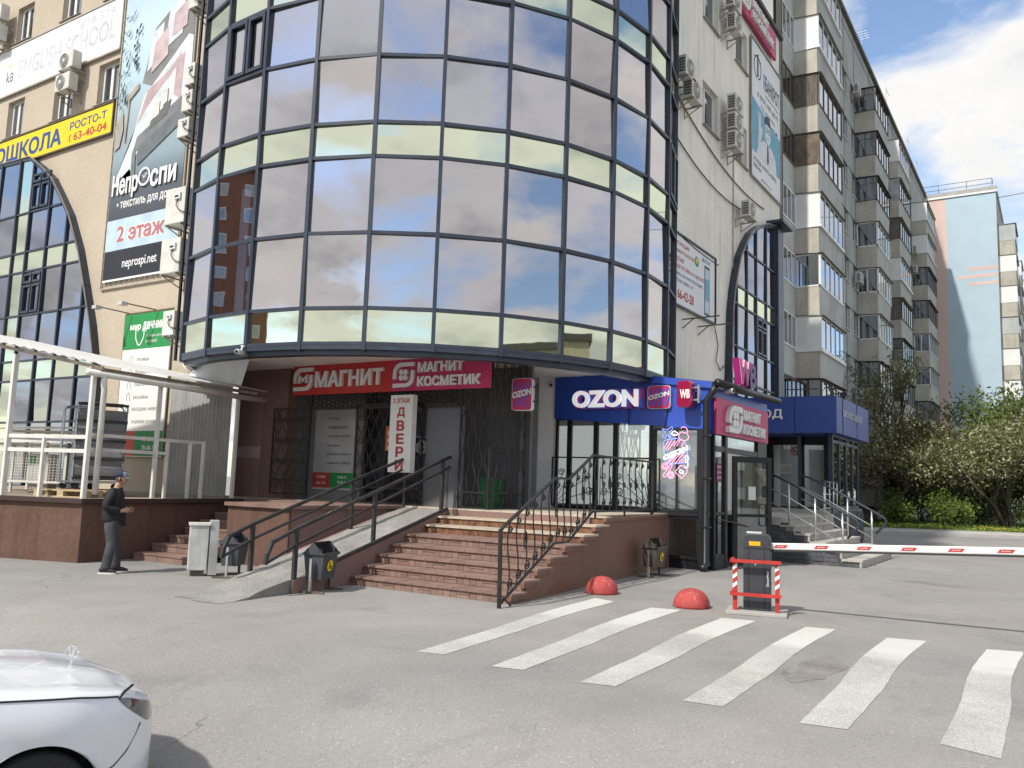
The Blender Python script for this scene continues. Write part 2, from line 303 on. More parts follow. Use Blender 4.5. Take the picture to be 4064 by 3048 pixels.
for A, B, C_, D in [((7.05, 5.62), (12.23, 6.22), (7.12, 5.32), (12.07, 5.81)), ((6.98, 4.65), (11.89, 5.13), (7.05, 4.33), (12.0, 4.70)), ((6.96, 3.68), (11.70, 3.99), (7.04, 3.36), (11.77, 3.54)),
                    ((6.95, 2.70), (11.75, 2.88), (6.98, 2.37), (11.85, 2.52)), ((6.89, 1.74), (11.64, 1.87), (6.95, 1.40), (11.75, 1.44)), ((7.0, 0.78), (11.65, 0.79), (6.88, 0.40), (11.77, 0.42)), ((6.9, -0.2), (11.7, -0.25), (6.9, -0.56), (11.7, -0.62))]:
    mb = MB(); n = 26; vs = []
    for i in range(n + 1):
        t = i / n; bow = 0.045 * math.sin(min(1, max(0, (t - 0.35) / 0.6)) * math.pi)          # the lane swells here: both edges bow together
        for P, Q in ((A, B), (C_, D)):
            x = P[0] + (Q[0] - P[0]) * t; vs.append((x, P[1] + (Q[1] - P[1]) * t + bow + random.uniform(-0.004, 0.004), 0.004 + max(0, gz(x, 0) + 0)))
    mb.add(vs, [(2 * i, 2 * i + 1, 2 * i + 3, 2 * i + 2) for i in range(n)])
    mb.build('painted_stripe', MAT_PAINT, cw)
# a darker mended patch beside the stripes and a gravelly repair
mb = MB(); pts = []
for i in range(22):
    t = 2 * math.pi * i / 22; pts.append((9.1 + 0.75 * math.cos(t) * (1 + 0.22 * math.sin(3 * t)), 2.1 + 0.20 * math.sin(t) * (1 + 0.25 * math.cos(5 * t)), 0.003))
mb.add(pts, [tuple(range(22))]); struct(mb.build('asphalt_patch', mat('asphalt_mend', (0.205, 0.195, 0.18), 0.9, vs=3, var=0.2, fine=0.3, fs=90, bump=0.4, bs=90)))

# ---------------------------------------------------------------- kerb, concrete path and lawn at the end of the lane
KERB = [(41.0, 9.9), (42.5, 7.6), (44.2, 4.6), (45.6, 1.4), (46.4, -6), (46.6, -60)]
m_kerb = mat('kerb_concrete', (0.36, 0.35, 0.33), 0.9, var=0.15, fine=0.12, bump=0.3, bs=50)
m_slab = mat('path_concrete', (0.42, 0.41, 0.38), 0.9, var=0.12, fine=0.1, bump=0.2, bs=40)
def off(pl, d): return [(x + d, y) for x, y in pl]
mb = MB(); q = KERB + off(KERB, 0.18)[::-1]; mb.prismz(q, 0.0, 0.14); struct(mb.build('kerb', m_kerb))
mb = MB(); mb.prismz(off(KERB, 0.18) + off(KERB, 3.6)[::-1], 0.0, 0.12); struct(mb.build('path', m_slab))
mb = MB(); mb.prismz(off(KERB, 3.6) + off(KERB, 3.75)[::-1], 0.0, 0.17); struct(mb.build('path_edging', m_kerb))
mb = MB(); mb.prismz(off(KERB, 3.75) + [(160, -60), (160, 10.4), (44.8, 10.4)], 0.0, 0.10)
struct(mb.build('lawn', mat('lawn_soil', (0.060, 0.085, 0.028), 0.95, vs=0.8, var=0.35, fine=0.3, fs=20)))
m_grass = mat('grass_blades', (0.095, 0.17, 0.035), 0.8, vs=0.6, var=0.35)
random.seed(8); mb = MB()
def kx(y):
    for (x0, y0), (x1, y1) in zip(KERB, KERB[1:]):
        if y1 <= y <= y0: return x0 + (x1 - x0) * (y0 - y) / (y0 - y1)
    return 46
for i in range(17000):
    y = random.uniform(-6, 10.2); x = kx(min(y, 9.8)) + 3.85 + abs(random.gauss(0, 7)); h = random.uniform(0.10, 0.30) * (1.4 if random.random() < .1 else 1)
    a = random.uniform(0, 6.28); w = 0.03; dx, dy = math.cos(a) * w, math.sin(a) * w; lx, ly = random.uniform(-.12, .12), random.uniform(-.12, .12)
    mb.add([(x - dx, y - dy, 0.09), (x + dx, y + dy, 0.09), (x + lx, y + ly, 0.09 + h)], [(0, 1, 2)])
g_ = mb.build('grass', m_grass); g_['kind'] = 'stuff'; g_['label'] = 'green grass growing behind the kerb below the bushes'; g_['category'] = 'grass'
mb = MB()
for i in range(300):
    y = random.gauss(3.6, 2.2) if i % 2 else random.uniform(-3, 9); x = kx(max(-5, min(y, 9.8))) + 3.95 + abs(random.gauss(0, 3.4)); z = random.uniform(0.16, 0.30); r = random.uniform(0.035, 0.06)
    mb.add([(x + r * math.cos(t), y + r * math.sin(t), z + (0.02 if k % 2 else 0)) for k, t in enumerate([j * 1.0472 for j in range(6)])] + [(x, y, z + r * .8)], [(j, (j + 1) % 6, 6) for j in range(6)])
d_ = mb.build('dandelions', mat('dandelion_yellow', (0.72, 0.50, 0.02), 0.7)); d_['kind'] = 'stuff'; d_['label'] = 'yellow dandelion heads dotted through the grass'; d_['category'] = 'flowers'
# ---------------------------------------------------------------- business centre with the round glazed tower
m_stucco = mat('cream_stucco', (0.455, 0.395, 0.31), 0.92, var=0.06, vs=0.5, fine=0.07, fs=9, bump=0.30, bs=9, streak=0.0)
m_stucco_w = mat('weathered_white_stucco', (0.80, 0.775, 0.70), 0.92, var=0.09, vs=0.6, fine=0.06, fs=14, bump=0.45, bs=14, streak=0.22)
m_navy = mat('navy_mullion_metal', (0.026, 0.037, 0.058), 0.38, metal=0.0, var=0.2, vs=3, spec=0.5)
m_dark = mat('dark_interior', (0.03, 0.032, 0.036), 0.9)
m_pvc = mat('white_window_plastic', (0.70, 0.71, 0.70), 0.4, var=0.05)
m_sill = mat('galvanised_sill', (0.30, 0.29, 0.27), 0.5, metal=0.5, var=0.2)
g_win = glass('window_glass', (0.75, 0.8, 0.85), 0.30, through=(0.5, 0.52, 0.54))
g_tower = glass('tower_mirror_glass', (0.70, 0.705, 0.775), 0.56, through=(0.72, 0.72, 0.75), wave=0.05, tint2=(0.80, 0.75, 0.725))
g_span = glass('spandrel_mirror_glass', (0.80, 0.84, 0.66), 0.82, through=(0.4, 0.42, 0.3), wave=0.035)
g_arch = glass('arch_tinted_glass', (0.52, 0.58, 0.72), 0.50, through=(0.5, 0.5, 0.52), wave=0.04, tint2=(0.60, 0.57, 0.56))
bc = thing('business_center', 'cream stuccoed business centre with a round mirror-glazed corner tower', 'building', (14, 8.8, 0))
BX, BY = 14.0, 8.8
def loc_bc(x, y, z=0): return (x - BX, y - BY, z)

def holed_wall(u0, u1, z0, z1, holes, depth):
    """wall face at y=0 with rectangular openings and their reveals (u, z)"""
    mb = MB(); us = sorted({u0, u1, *[h[0] for h in holes], *[h[1] for h in holes]}); zs = sorted({z0, z1, *[h[2] for h in holes], *[h[3] for h in holes]})
    inside = lambda a, b, c, d: any(h[0] <= a and b <= h[1] and h[2] <= c and d <= h[3] for h in holes)
    for a, b in zip(us, us[1:]):
        for c, d in zip(zs, zs[1:]):
            if not inside(a, b, c, d): mb.quad((a, 0, c), (b, 0, c), (b, 0, d), (a, 0, d))
    for a, b, c, d in holes:
        mb.quad((a, 0, c), (a, depth, c), (b, depth, c), (b, 0, c)); mb.quad((a, 0, d), (b, 0, d), (b, depth, d), (a, depth, d))
        mb.quad((a, 0, c), (a, 0, d), (a, depth, d), (a, depth, c)); mb.quad((b, 0, c), (b, depth, c), (b, depth, d), (b, 0, d))
    mb.quad((u0, 0, z1), (u1, 0, z1), (u1, 1.0, z1), (u0, 1.0, z1))
    return mb
def pvc_window(parent, loc, rz, w, h, split=0.42, y=0.16, m=None, glassm=None, sill=True):
    mb = MB(); t = 0.07
    mb.box(0, w, y, y + .06, 0, t); mb.box(0, w, y, y + .06, h - t, h); mb.box(0, t, y, y + .06, t, h - t); mb.box(w - t, w, y, y + .06, t, h - t)
    sx = w * split; mb.box(sx - .04, sx + .04, y - .01, y + .05, t, h - t)
    mb.box(t, t + .05, y - .012, y + .04, t, h - t); mb.box(sx - .09, sx - .04, y - .012, y + .04, t, h - t)
    o = mb.build('window', m or m_pvc, parent, loc, (0, 0, rz))
    for a, b in ((t, sx - .04), (sx + .04, w - t)):
        MB().box(a, b, y + .03, y + .036, t, h - t).build('pane', glassm or g_win, o)
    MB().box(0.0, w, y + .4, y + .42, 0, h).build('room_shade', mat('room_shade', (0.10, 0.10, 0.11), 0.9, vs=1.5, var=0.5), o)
    if sill: MB().prism([(-.05, -.012), (w + .05, -.012), (w + .05, 0.012), (-.05, .012)], -0.09, y).build('sill', m_sill, o)
    return o
# left facade (faces -x)
HL = [(40 - b_, 40 - a_, z, z + 1.36) for a_, b_ in ((23.62, 24.8), (26.2, 27.32), (29.2, 30.26), (32.2, 33.3), (35.2, 36.3)) for z in (12.95, 16.42)]
holed_wall(0, 22.4, 0, 19.7, HL, 0.22).build('wall', m_stucco, bc, loc_bc(14, 40), (0, 0, LW))
for h in HL: pvc_window(bc, loc_bc(14, 40 - h[0], h[2]), LW, h[1] - h[0], 1.36, 0.45)
# right facade (faces -y)
HR = [(a_ - 20, b_ - 20, z, z + 1.46) for a_, b_ in ((23.86, 25.24), (26.9, 28.28)) for z in (12.86, 16.34)]
holed_wall(0, 12.42, 0, 19.7, HR, 0.22).build('wall', m_stucco_w, bc, loc_bc(20, 8.8))
for h in HR: pvc_window(bc, loc_bc(20 + h[0], 8.8, h[2]), 0, h[1] - h[0], 1.46, 0.4)
MB().box(0, 0.02, 0, 14, 0, 19.7).build('wall', m_stucco_w, bc, loc_bc(32.4, 8.8))
m_coping = mat('dark_coping', (0.05, 0.05, 0.055), 0.6)
mb = MB(); mb.box(20, 32.55, 8.66, 9.3, 19.7, 19.86); mb.box(13.86, 14.5, 17.6, 40, 19.7, 19.86); mb.v = [loc_bc(*p) for p in mb.v]; mb.build('parapet_coping', m_coping, bc)
mb = MB(); mb.box(14.4, 32.3, 9.2, 39.9, 19.3, 19.5); mb.v = [loc_bc(*p) for p in mb.v]; mb.build('roof', m_coping, bc)

# --- the tower
TC = (18.0, 14.318); TR = 6.532; TH0 = 171.32; DTH = 11.87
def tv(k, r=TR): t = R(TH0 + DTH * k); return Vector((TC[0] + r * math.cos(t), TC[1] + r * math.sin(t)))
K0, K1 = -1, 11
RINGS = [(4.38, 5.09, 's'), (5.09, 6.62, 'g'), (6.62, 8.20, 'g'), (8.20, 8.92, 's'), (8.92, 10.35, 'g'), (10.35, 11.73, 'g'), (11.73, 12.45, 's'), (12.45, 13.88, 'g'), (13.88, 15.27, 'g'), (15.27, 16.0, 's'), (16.0, 17.4, 'g'), (17.4, 18.8, 'g'), (18.8, 19.6, 's')]
cl = 2 * TR * math.sin(R(DTH / 2)); random.seed(21)
tw = bpy.data.objects.new('tower_glazing', None); COL.objects.link(tw); tw.parent = bc; tw.empty_display_size = 0.1; tw.location = loc_bc(TC[0], TC[1], 4.2)
def loc_tw(x, y, z): return (x - TC[0], y - TC[1], z - 4.2)
pane_me = {}
for z0, z1, kind in RINGS:
    mb = MB(); mb.box(-cl / 2, cl / 2, -0.004, 0.004, -(z1 - z0) / 2, (z1 - z0) / 2); pane_me[(z0, z1)] = mb.mesh('pane', g_span if kind == 's' else g_tower)
CASE = {(0, 10.35), (9, 8.92)}                     # bays with an opening casement
for k in range(K0, K1):
    a, b_ = tv(k), tv(k + 1); c = (a + b_) / 2; ang = math.atan2((b_ - a).y, (b_ - a).x)
    for z0, z1, kind in RINGS:
        tilt = 1.0 if kind == 'g' else 0.6
        ci_ = c + (Vector(TC) - c).normalized() * .018; cl_ = lambda s_: max(-1.5, min(1.5, random.gauss(0, s_)))
        inst('pane', pane_me[(z0, z1)], tw, loc_tw(ci_.x, ci_.y, (z0 + z1) / 2), (R(cl_(1.0) * tilt), 0, ang + R(cl_(1.3) * tilt)), (0.999, 1, 0.999))
w_m = 0.078
post_me = MB().box(-w_m / 2, w_m / 2, -0.045, 0.06, 0, 19.6 - 4.24).mesh('mullion', m_navy)
bar_me = MB().box(-cl / 2 + .02, cl / 2 - .02, -0.035, 0.05, -0.034, 0.034).mesh('transom', m_navy)
for k in range(K0, K1 + 1):
    p = tv(k); t = R(TH0 + DTH * k); inst('mullion', post_me, tw, loc_tw(p.x, p.y, 4.24), (0, 0, t + math.pi / 2))
for k in range(K0, K1):
    a, b_ = tv(k), tv(k + 1); c = (a + b_) / 2; ang = math.atan2((b_ - a).y, (b_ - a).x)
    for z0, z1, kind in RINGS: inst('transom', bar_me, tw, loc_tw(c.x, c.y, z0), (0, 0, ang))
for (k, zz0, zz1) in ((0, 10.35, 11.73), (9, 8.92, 10.35)):     # opening casements: a heavier inner frame
    a, b_ = tv(k), tv(k + 1); c = (a + b_) / 2; ang = math.atan2((b_ - a).y, (b_ - a).x); h = zz1 - zz0; mb = MB(); w2 = cl / 2 - .06
    for s0, s1 in ((-w2, 0.02), (0.06, w2)):
        mb.box(s0, s1, -.07, -.01, .05, .13); mb.box(s0, s1, -.07, -.01, h - .13, h - .05); mb.box(s0, s0 + .07, -.07, -.01, .13, h - .13); mb.box(s1 - .07, s1, -.07, -.01, .13, h - .13)
    mb.build('casement_frame', m_navy, tw, loc_tw(c.x, c.y, zz0), (0, 0, ang))
# skirt under the glazing, stepped
mb = MB()
for k in range(K0, K1):
    for r0, r1, z0, z1 in ((TR + .03, TR - .15, 4.26, 4.345), (TR - .06, TR - .3, 4.16, 4.262)):
        A, B, C_, D = tv(k, r0), tv(k + 1, r0), tv(k + 1, r1), tv(k, r1)
        mb.prismz([(p.x - TC[0], p.y - TC[1]) for p in (A, B, C_, D)], z0 - 4.2, z1 - 4.2)
mb.build('tower_skirt', m_navy, tw)
# flank closing the glazing back to the cream wall
p = tv(K0); q_ = Vector((14.0, 18.55)); dq = q_ - p; mb = MB(); mb.box(0, dq.length, -.03, .03, 0, 19.6 - 4.24); mb.build('tower_flank', m_navy, tw, loc_tw(p.x, p.y, 4.24), (0, 0, math.atan2(dq.y, dq.x)))
# what stands behind the glass: lined insulation low down, vertical blinds above
m_wool = mat('insulation_sheets', (0.42, 0.37, 0.31), 0.95, vs=1.3, var=0.30, fine=0.25, fs=7, bump=0.9, bs=5)
m_blind = mat('vertical_blind_fabric', (0.64, 0.61, 0.56), 0.9, var=0.06)
m_room = mat('tower_room', (0.14, 0.14, 0.15), 0.9, vs=0.8, var=0.4)
mb = MB()
for k in range(K0, K1):
    A, B = tv(k, TR - 1.3), tv(k + 1, TR - 1.3); mb.quad(*[(p.x - TC[0], p.y - TC[1], z) for p, z in ((A, .2), (B, .2), (B, 15.3), (A, 15.3))])
mb.build('room_wall', m_room, tw)
sl = MB()
for z in (4.45, 8.45, 11.98, 15.5): sl.prismz([(tv(k, TR - .12).x - TC[0], tv(k, TR - .12).y - TC[1]) for k in range(K0, K1 + 1)], z - 4.2, z - 4.2 + .3)
sl.build('floor_slab', m_room, tw)
random.seed(5)
for k in range(K0, K1):
    a, b_ = tv(k, TR - .16), tv(k + 1, TR - .16); c = (a + b_) / 2; ang = math.atan2((b_ - a).y, (b_ - a).x)
    mb = MB(); z = 5.1                                      # insulation laid in uneven slabs
    while z < 8.2:
        h = random.uniform(.28, .55); x = -cl / 2 + .03
        while x < cl / 2 - .05:
            w = min(random.uniform(.35, 1.3), cl / 2 - .03 - x); mb.box(x + .006, x + w - .006, random.uniform(0, .05), .14, z + .006, min(z + h - .008, 8.22)); x += w
        z += h
    mb.build('insulation', m_wool, tw, loc_tw(c.x, c.y, 4.2), (0, 0, ang))
    if k in (2,): z0s, bottom = (11.0,), 10.6
    for zb0, zb1 in ((8.95, 11.7), (12.5, 15.2)):
        if k == 2 and zb0 < 9: zb0 = 10.15                  # half-raised shade
        if k == 10: continue
        mb = MB(); n = 15
        for i in range(n):
            x = -cl / 2 + .05 + (cl - .1) * (i + .5) / n; t_ = .55 + random.uniform(-.25, .25); dx, dy = .045 * math.cos(t_), .045 * math.sin(t_)
            mb.quad((x - dx, -dy, zb0), (x + dx, dy, zb0), (x + dx, dy, zb1), (x - dx, -dy, zb1))
        mb.build('blind', m_blind, tw, loc_tw(c.x, c.y, 4.2 + 0.0), (0, 0, ang)).location.z = -4.2
# window lettering inside the glass
for k, s, x0, wd in ((3, 'New', -.05, .62), (4, 'Look', -.62, .78)):
    a, b_ = tv(k, TR - .05), tv(k + 1, TR - .05); c = (a + b_) / 2; ang = math.atan2((b_ - a).y, (b_ - a).x)
    o = text(s, tw, mat('window_sticker', (0.06, 0.06, 0.075), 0.7), x0, 0.0, wd, 0.24, y=0, bold=0.015); o.location = loc_tw(c.x, c.y, 9.0); o.rotation_euler = (0, 0, ang)
# soffit of narrow white boards under the tower
mb = MB(); n = 0; y = TC[1] - TR
m_soffit = mat('soffit_boards', (0.86, 0.83, 0.81), 0.5, var=0.08)
u = -TR
while u < TR:
    hw = math.sqrt(max(0, (TR - .25) ** 2 - max(abs(u), abs(u + .095)) ** 2))
    if hw > .2: mb.box(u + .005, u + .095, -hw, hw, 0.0, 0.02)
    u += .1
so = mb.build('soffit_boards', m_soffit, tw, (0, 0, 4.40 - 4.2), (0, 0, R(8))); so['kind'] = 'stuff'
# tower roof and ground-floor core under it
MB().prismz([(tv(k, TR).x - TC[0], tv(k, TR).y - TC[1]) for k in range(K0, K1 + 1)], 19.6 - 4.2, 19.8 - 4.2).build('tower_roof', m_navy, tw)

# --- half-arch glazing, left facade and right facade (stands proud of the wall)
def half_arch(name, frame_loc, rz, outline, top_u, verts_u, horiz_z, zb, mirror, yel, casements):
    """outline: (u, z) from the low end up to the apex, then straight down on the far side"""
    root = bpy.data.objects.new(name, None); COL.objects.link(root); root.parent = bc; root.location = frame_loc; root.rotation_euler = (0, 0, rz); root.empty_display_size = .1
    def ztop(u_):
        for (a, za), (b_, zb_) in zip(outline, outline[1:]):
            lo, hi = min(a, b_), max(a, b_)
            if lo <= u_ <= hi and hi > lo: return za + (zb_ - za) * (u_ - a) / (b_ - a)
        return zb
    # dark reveal band following the curve
    mb = MB()
    for (a, za), (b_, zb_) in zip(outline, outline[1:]): mb.bar((a, -.16, za), (b_, -.16, zb_), 0.36, 0.20, up=(0, 1, 0)) if False else mb.add(
        [(a, 0.0, za), (b_, 0.0, zb_), (b_, -.24, zb_), (a, -.24, za), (a, 0.0, za - .12), (b_, 0.0, zb_ - .12), (b_, -.24, zb_ - .12), (a, -.24, za - .12)],
        [(0, 1, 2, 3), (4, 7, 6, 5), (3, 2, 6, 7), (0, 4, 5, 1), (0, 3, 7, 4), (1, 5, 6, 2)])
    lo, hi = outline[0], outline[-1]
    for q in (lo, hi): mb.box(q[0] - .06, q[0] + .06, -.24, 0, zb, q[1])
    mb.build('arch_reveal', m_navy, root)
    ed = MB(); [ed.bar((a, -.25, za + .012), (b_, -.25, zb_ + .012), .03, .03) for (a, za), (b_, zb_) in zip(outline, outline[1:])]; ed.build('pale_edge', m_sill, root)
    us = sorted(verts_u); cols = list(zip(us, us[1:])); hz = sorted(horiz_z)
    MB().box(us[0], us[-1], -.03, -.02, zb, max(p[1] for p in outline) - .1).build('dark_backing', m_dark, root) if False else None
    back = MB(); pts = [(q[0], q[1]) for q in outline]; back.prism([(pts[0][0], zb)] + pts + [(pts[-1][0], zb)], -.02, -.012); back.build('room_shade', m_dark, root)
    for ci, (a, b_) in enumerate(cols):
        for z0, z1 in zip([zb] + hz, hz + [99]):
            N_ = 10; topl = [(a + .03 + (b_ - a - .06) * q / N_, min(z1 - .02, ztop(a + .03 + (b_ - a - .06) * q / N_) - .10)) for q in range(N_ + 1)]
            if max(z for _, z in topl) <= z0 + .06: continue
            keep = [(x, max(z, z0 + .02)) for x, z in topl]; live = [q for q in range(N_ + 1) if keep[q][1] > z0 + .021]; lo_, hi_ = max(0, live[0] - 1), min(N_, live[-1] + 1)
            keep = keep[lo_:hi_ + 1]; poly = [(keep[0][0], z0 + .02), (keep[-1][0], z0 + .02)] + [p for p in keep[::-1] if p[1] > z0 + .021]
            if len(poly) < 3: continue
            isy = (z1 - z0 < .8 and z1 < 90) or ci in yel
            cu = sum(p[0] for p in poly) / len(poly); cz = sum(p[1] for p in poly) / len(poly)
            MB().prism([(x - cu, z - cz) for x, z in poly], -.004, .004).build('pane', g_span if isy else g_arch, root, (cu, -.2, cz), (R(random.gauss(0, .45)), 0, R(random.gauss(0, .5))))
    fr = MB()
    for u_ in us: fr.box(u_ - .035, u_ + .035, -.26, -.06, zb, max(zb + .1, ztop(u_) - .05))
    fr.build('mullion_frame', m_navy, root)
    fr = MB()
    for z in hz:
        ins = [u_ for u_ in [us[0] + (us[-1] - us[0]) * i / 200 for i in range(201)] if ztop(u_) - .1 > z]
        if ins: fr.box(min(ins), max(ins), -.245, -.07, z - .03, z + .03)
    fr.build('transom_frame', m_navy, root)
    for a, b_, z0, z1 in casements:
        mb = MB(); mid = (a + b_) / 2; zt = z0 + (z1 - z0) * .72
        for p, q, r_, s_ in ((a, mid, z0, zt), (mid, b_, z0, zt), (a, mid, zt, z1), (mid, b_, zt, z1)):
            mb.box(p + .03, q - .03, -.27, -.2, r_ + .03, r_ + .10); mb.box(p + .03, q - .03, -.27, -.2, s_ - .1, s_ - .03); mb.box(p + .03, p + .09, -.27, -.2, r_ + .1, s_ - .1); mb.box(q - .09, q - .03, -.27, -.2, r_ + .1, s_ - .1)
        mb.build('casement_frame', m_navy, root)
    return root
random.seed(12)
# left: u = 40 - y
OL = [(40 - y, z) for y, z in ((33.4, 11.95), (30.4, 11.95), (28.0, 11.86), (27.3, 11.45), (26.56, 10.92), (25.97, 10.27), (25.35, 9.54), (24.67, 8.39), (24.16, 7.21), (23.65, 5.97), (23.34, 4.96), (23.07, 3.72), (22.95, 1.2))][::1]
def hl(): pass
half_arch('arched_window', loc_bc(14, 40), LW, OL, None, [40 - y for y in (33.3, 32.2, 30.9, 29.7, 28.5, 27.66, 26.5, 25.4, 24.18, 23.05)], [3.13, 4.43, 5.06, 6.53, 7.96, 8.62, 9.94], 1.2, False, (4,),
          [(40 - 27.6, 40 - 26.55, 6.56, 7.9), (40 - 27.6, 40 - 26.55, 9.98, 11.2), (40 - 30.8, 40 - 29.75, 8.7, 9.9)])
ORR = [(25.98, 5.2), (26.12, 7.48), (26.31, 8.19), (26.65, 8.95), (26.93, 9.48), (27.5, 10.08), (28.09, 10.58), (29.03, 11.08), (30.02, 11.42), (31.07, 11.62), (31.62, 11.66)]
half_arch('arched_window', loc_bc(0, 8.8), 0, ORR, None, (26.0, 26.5, 27.55, 28.6, 29.78, 30.87), [5.3, 6.38, 7.78, 8.4, 9.78], 4.25, False, (), [(28.65, 29.73, 6.42, 7.74)])
# dark box wall at the far side of the right arch and its little hood
mb = MB(); mb.box(30.9, 31.6, -.36, -.02, 4.25, 11.5); mb.box(30.6, 32.0, -.62, 0, 11.62, 11.74); mb.build('arch_reveal', m_navy, bc, loc_bc(0, 8.8))
# ---------------------------------------------------------------- entrance: landing, stairs, ramp, platform
LZ = 1.2
m_brownwall = mat('brown_paint_render', (0.118, 0.064, 0.047), 0.75, var=0.18, vs=0.9, fine=0.14, fs=12, bump=0.25, bs=10, streak=0.30)
m_pinkbrown = mat('mauve_brown_render', (0.215, 0.135, 0.118), 0.8, var=0.12, vs=0.8, fine=0.08, fs=14, bump=0.2, bs=12)
m_clad = mat('brown_corrugated_cladding', (0.170, 0.092, 0.062), 0.55, var=0.10, vs=1.0)
m_tile = mat('brown_step_tile', (0.215, 0.138, 0.112), 0.75, var=0.26, vs=1.5, fine=0.12, fs=30, bump=0.15, bs=30)
m_tile2 = mat('glazed_marbled_tile', (0.17, 0.085, 0.05), 0.35, var=0.45, vs=7, fine=0.2, fs=25)
m_tilet = mat('cream_tread_tile', (0.45, 0.39, 0.31), 0.6, var=0.15, vs=2, fine=0.08)
m_conc = mat('ramp_concrete', (0.25, 0.245, 0.23), 0.95, var=0.2, vs=1.5, fine=0.25, fs=35, bump=0.6, bs=35)
m_blk = mat('black_wrought_iron', (0.018, 0.018, 0.019), 0.5, var=0.3, vs=6, spec=0.4)
m_bark = mat('worn_black_handrail', (0.03, 0.03, 0.032), 0.45, var=0.4, vs=5)

pd = thing('entrance_porch', 'raised tiled entrance porch under the round glass tower', 'porch', (14.4, 10, 0))
def lp(x, y, z=0): return (x - 14.4, y - 10, z)
def LP(mb): mb.v = [lp(*p) for p in mb.v]; return mb
# core slabs under the landing (one continuous floor, butted pieces)
mb = MB(); mb.box(14.3, 18.4, 7.42, 18.2, 0, LZ - .03); mb.prismz([(11.45, 12.30), (14.3, 11.95), (14.3, 14.06), (11.45, 14.06)], 0, LZ - .07); LP(mb).build('landing_core', m_pinkbrown, pd)
t_me = MB().box(-.195, .195, -.195, .195, 0, .03).mesh('floor_tile', m_tilet)
for i in range(10):
    for j in range(27):
        x, y = 14.5 + i * .4, 7.63 + j * .4
        if x < 18.25: inst('floor_tile', t_me, pd, lp(x, y, LZ - .03 + random.uniform(0, .001)))
# front block left of the ramp: brown face with an overhanging lip
mb = MB(); mb.box(11.40, 11.448, 12.30, 14.06, 0, LZ - .07); LP(mb).build('block_face', m_brownwall, pd)
mb = MB(); mb.prismz([(11.33, 12.24), (14.3, 11.88), (14.3, 14.10), (11.33, 14.10)], LZ - .07, LZ); LP(mb).build('block_lip', m_tile, pd)

def rampz(x): return max(0.0, (x - 8.05) * .187)
def ryr(x): return 9.70 + max(0, x - 9.0) * .215 if x > 8.6 else 9.70
def ryl(x): return ryr(x) + 1.10
# --- main stairs: five brown tiled steps, then three steps in marbled tile
st = thing('front_staircase', 'wide brown tiled staircase climbing to the shop entrance', 'staircase', (10.7, 8.6, 0))
def ls(x, y, z=0): return (x - 10.7, y - 8.6, z)
NOSE = [10.62, 11.02, 11.46, 11.92, 12.48, 13.26, 13.80, 14.32]
def yr_(x): return 6.78 + (x - 10.65) * 0.088          # right flank runs slightly askew
random.seed(31)
rz_me = {}
for i, x0 in enumerate(NOSE):
    z1 = .15 * (i + 1); x1 = NOSE[i + 1] if i < 7 else 14.5; y0 = yr_(x0) + .0; y1 = ryr(x0 + .2) - .10
    mb = MB(); mb.prismz([(x0 + .05, y0 + .04), (x1 + .06, yr_(x1) + .04), (x1 + .06, y1 + .06), (x0 + .05, y1)], 0 if i == 0 else z1 - .16, z1 - .035); mb.v = [ls(*p) for p in mb.v]
    core = mb.build('step', m_tile if i < 5 else m_tile2, st)
    n = 13 if i < 5 else 11; w = (y1 - y0) / n
    for j in range(n):
        ya, yb = y0 + j * w, y0 + (j + 1) * w
        # riser tiles: alternating upright pairs and halves, each a little proud of its neighbour
        if i < 5:
            if (j + i) % 3 == 0: spans = [(ya, yb, z1 - .15, z1 - .095), (ya, yb, z1 - .09, z1 - .037)]
            else: spans = [(ya, (ya + yb) / 2, z1 - .15, z1 - .037), ((ya + yb) / 2, yb, z1 - .15, z1 - .037)]
        else: spans = [(ya, yb, z1 - .15, z1 - .037)]
        for a, b_, c, d in spans:
            MB().box(-.012 - random.uniform(0, .006), 0.02, 0.003, b_ - a - .003, c + .002, d - .002).build('riser_tile', m_tile if i < 5 else m_tile2, core, ls(x0 + .045, a, 0))
    nt = 12
    for j in range(nt):
        w = (y1 - y0 + .03) / nt; ya = y0 - .03 + j * w
        MB().box(0, x1 - x0 + .02, .003, w - .003, -.035, -random.uniform(0, .003)).build('tread_tile', m_tile if i < 5 else m_tilet, core, ls(x0, ya, z1))
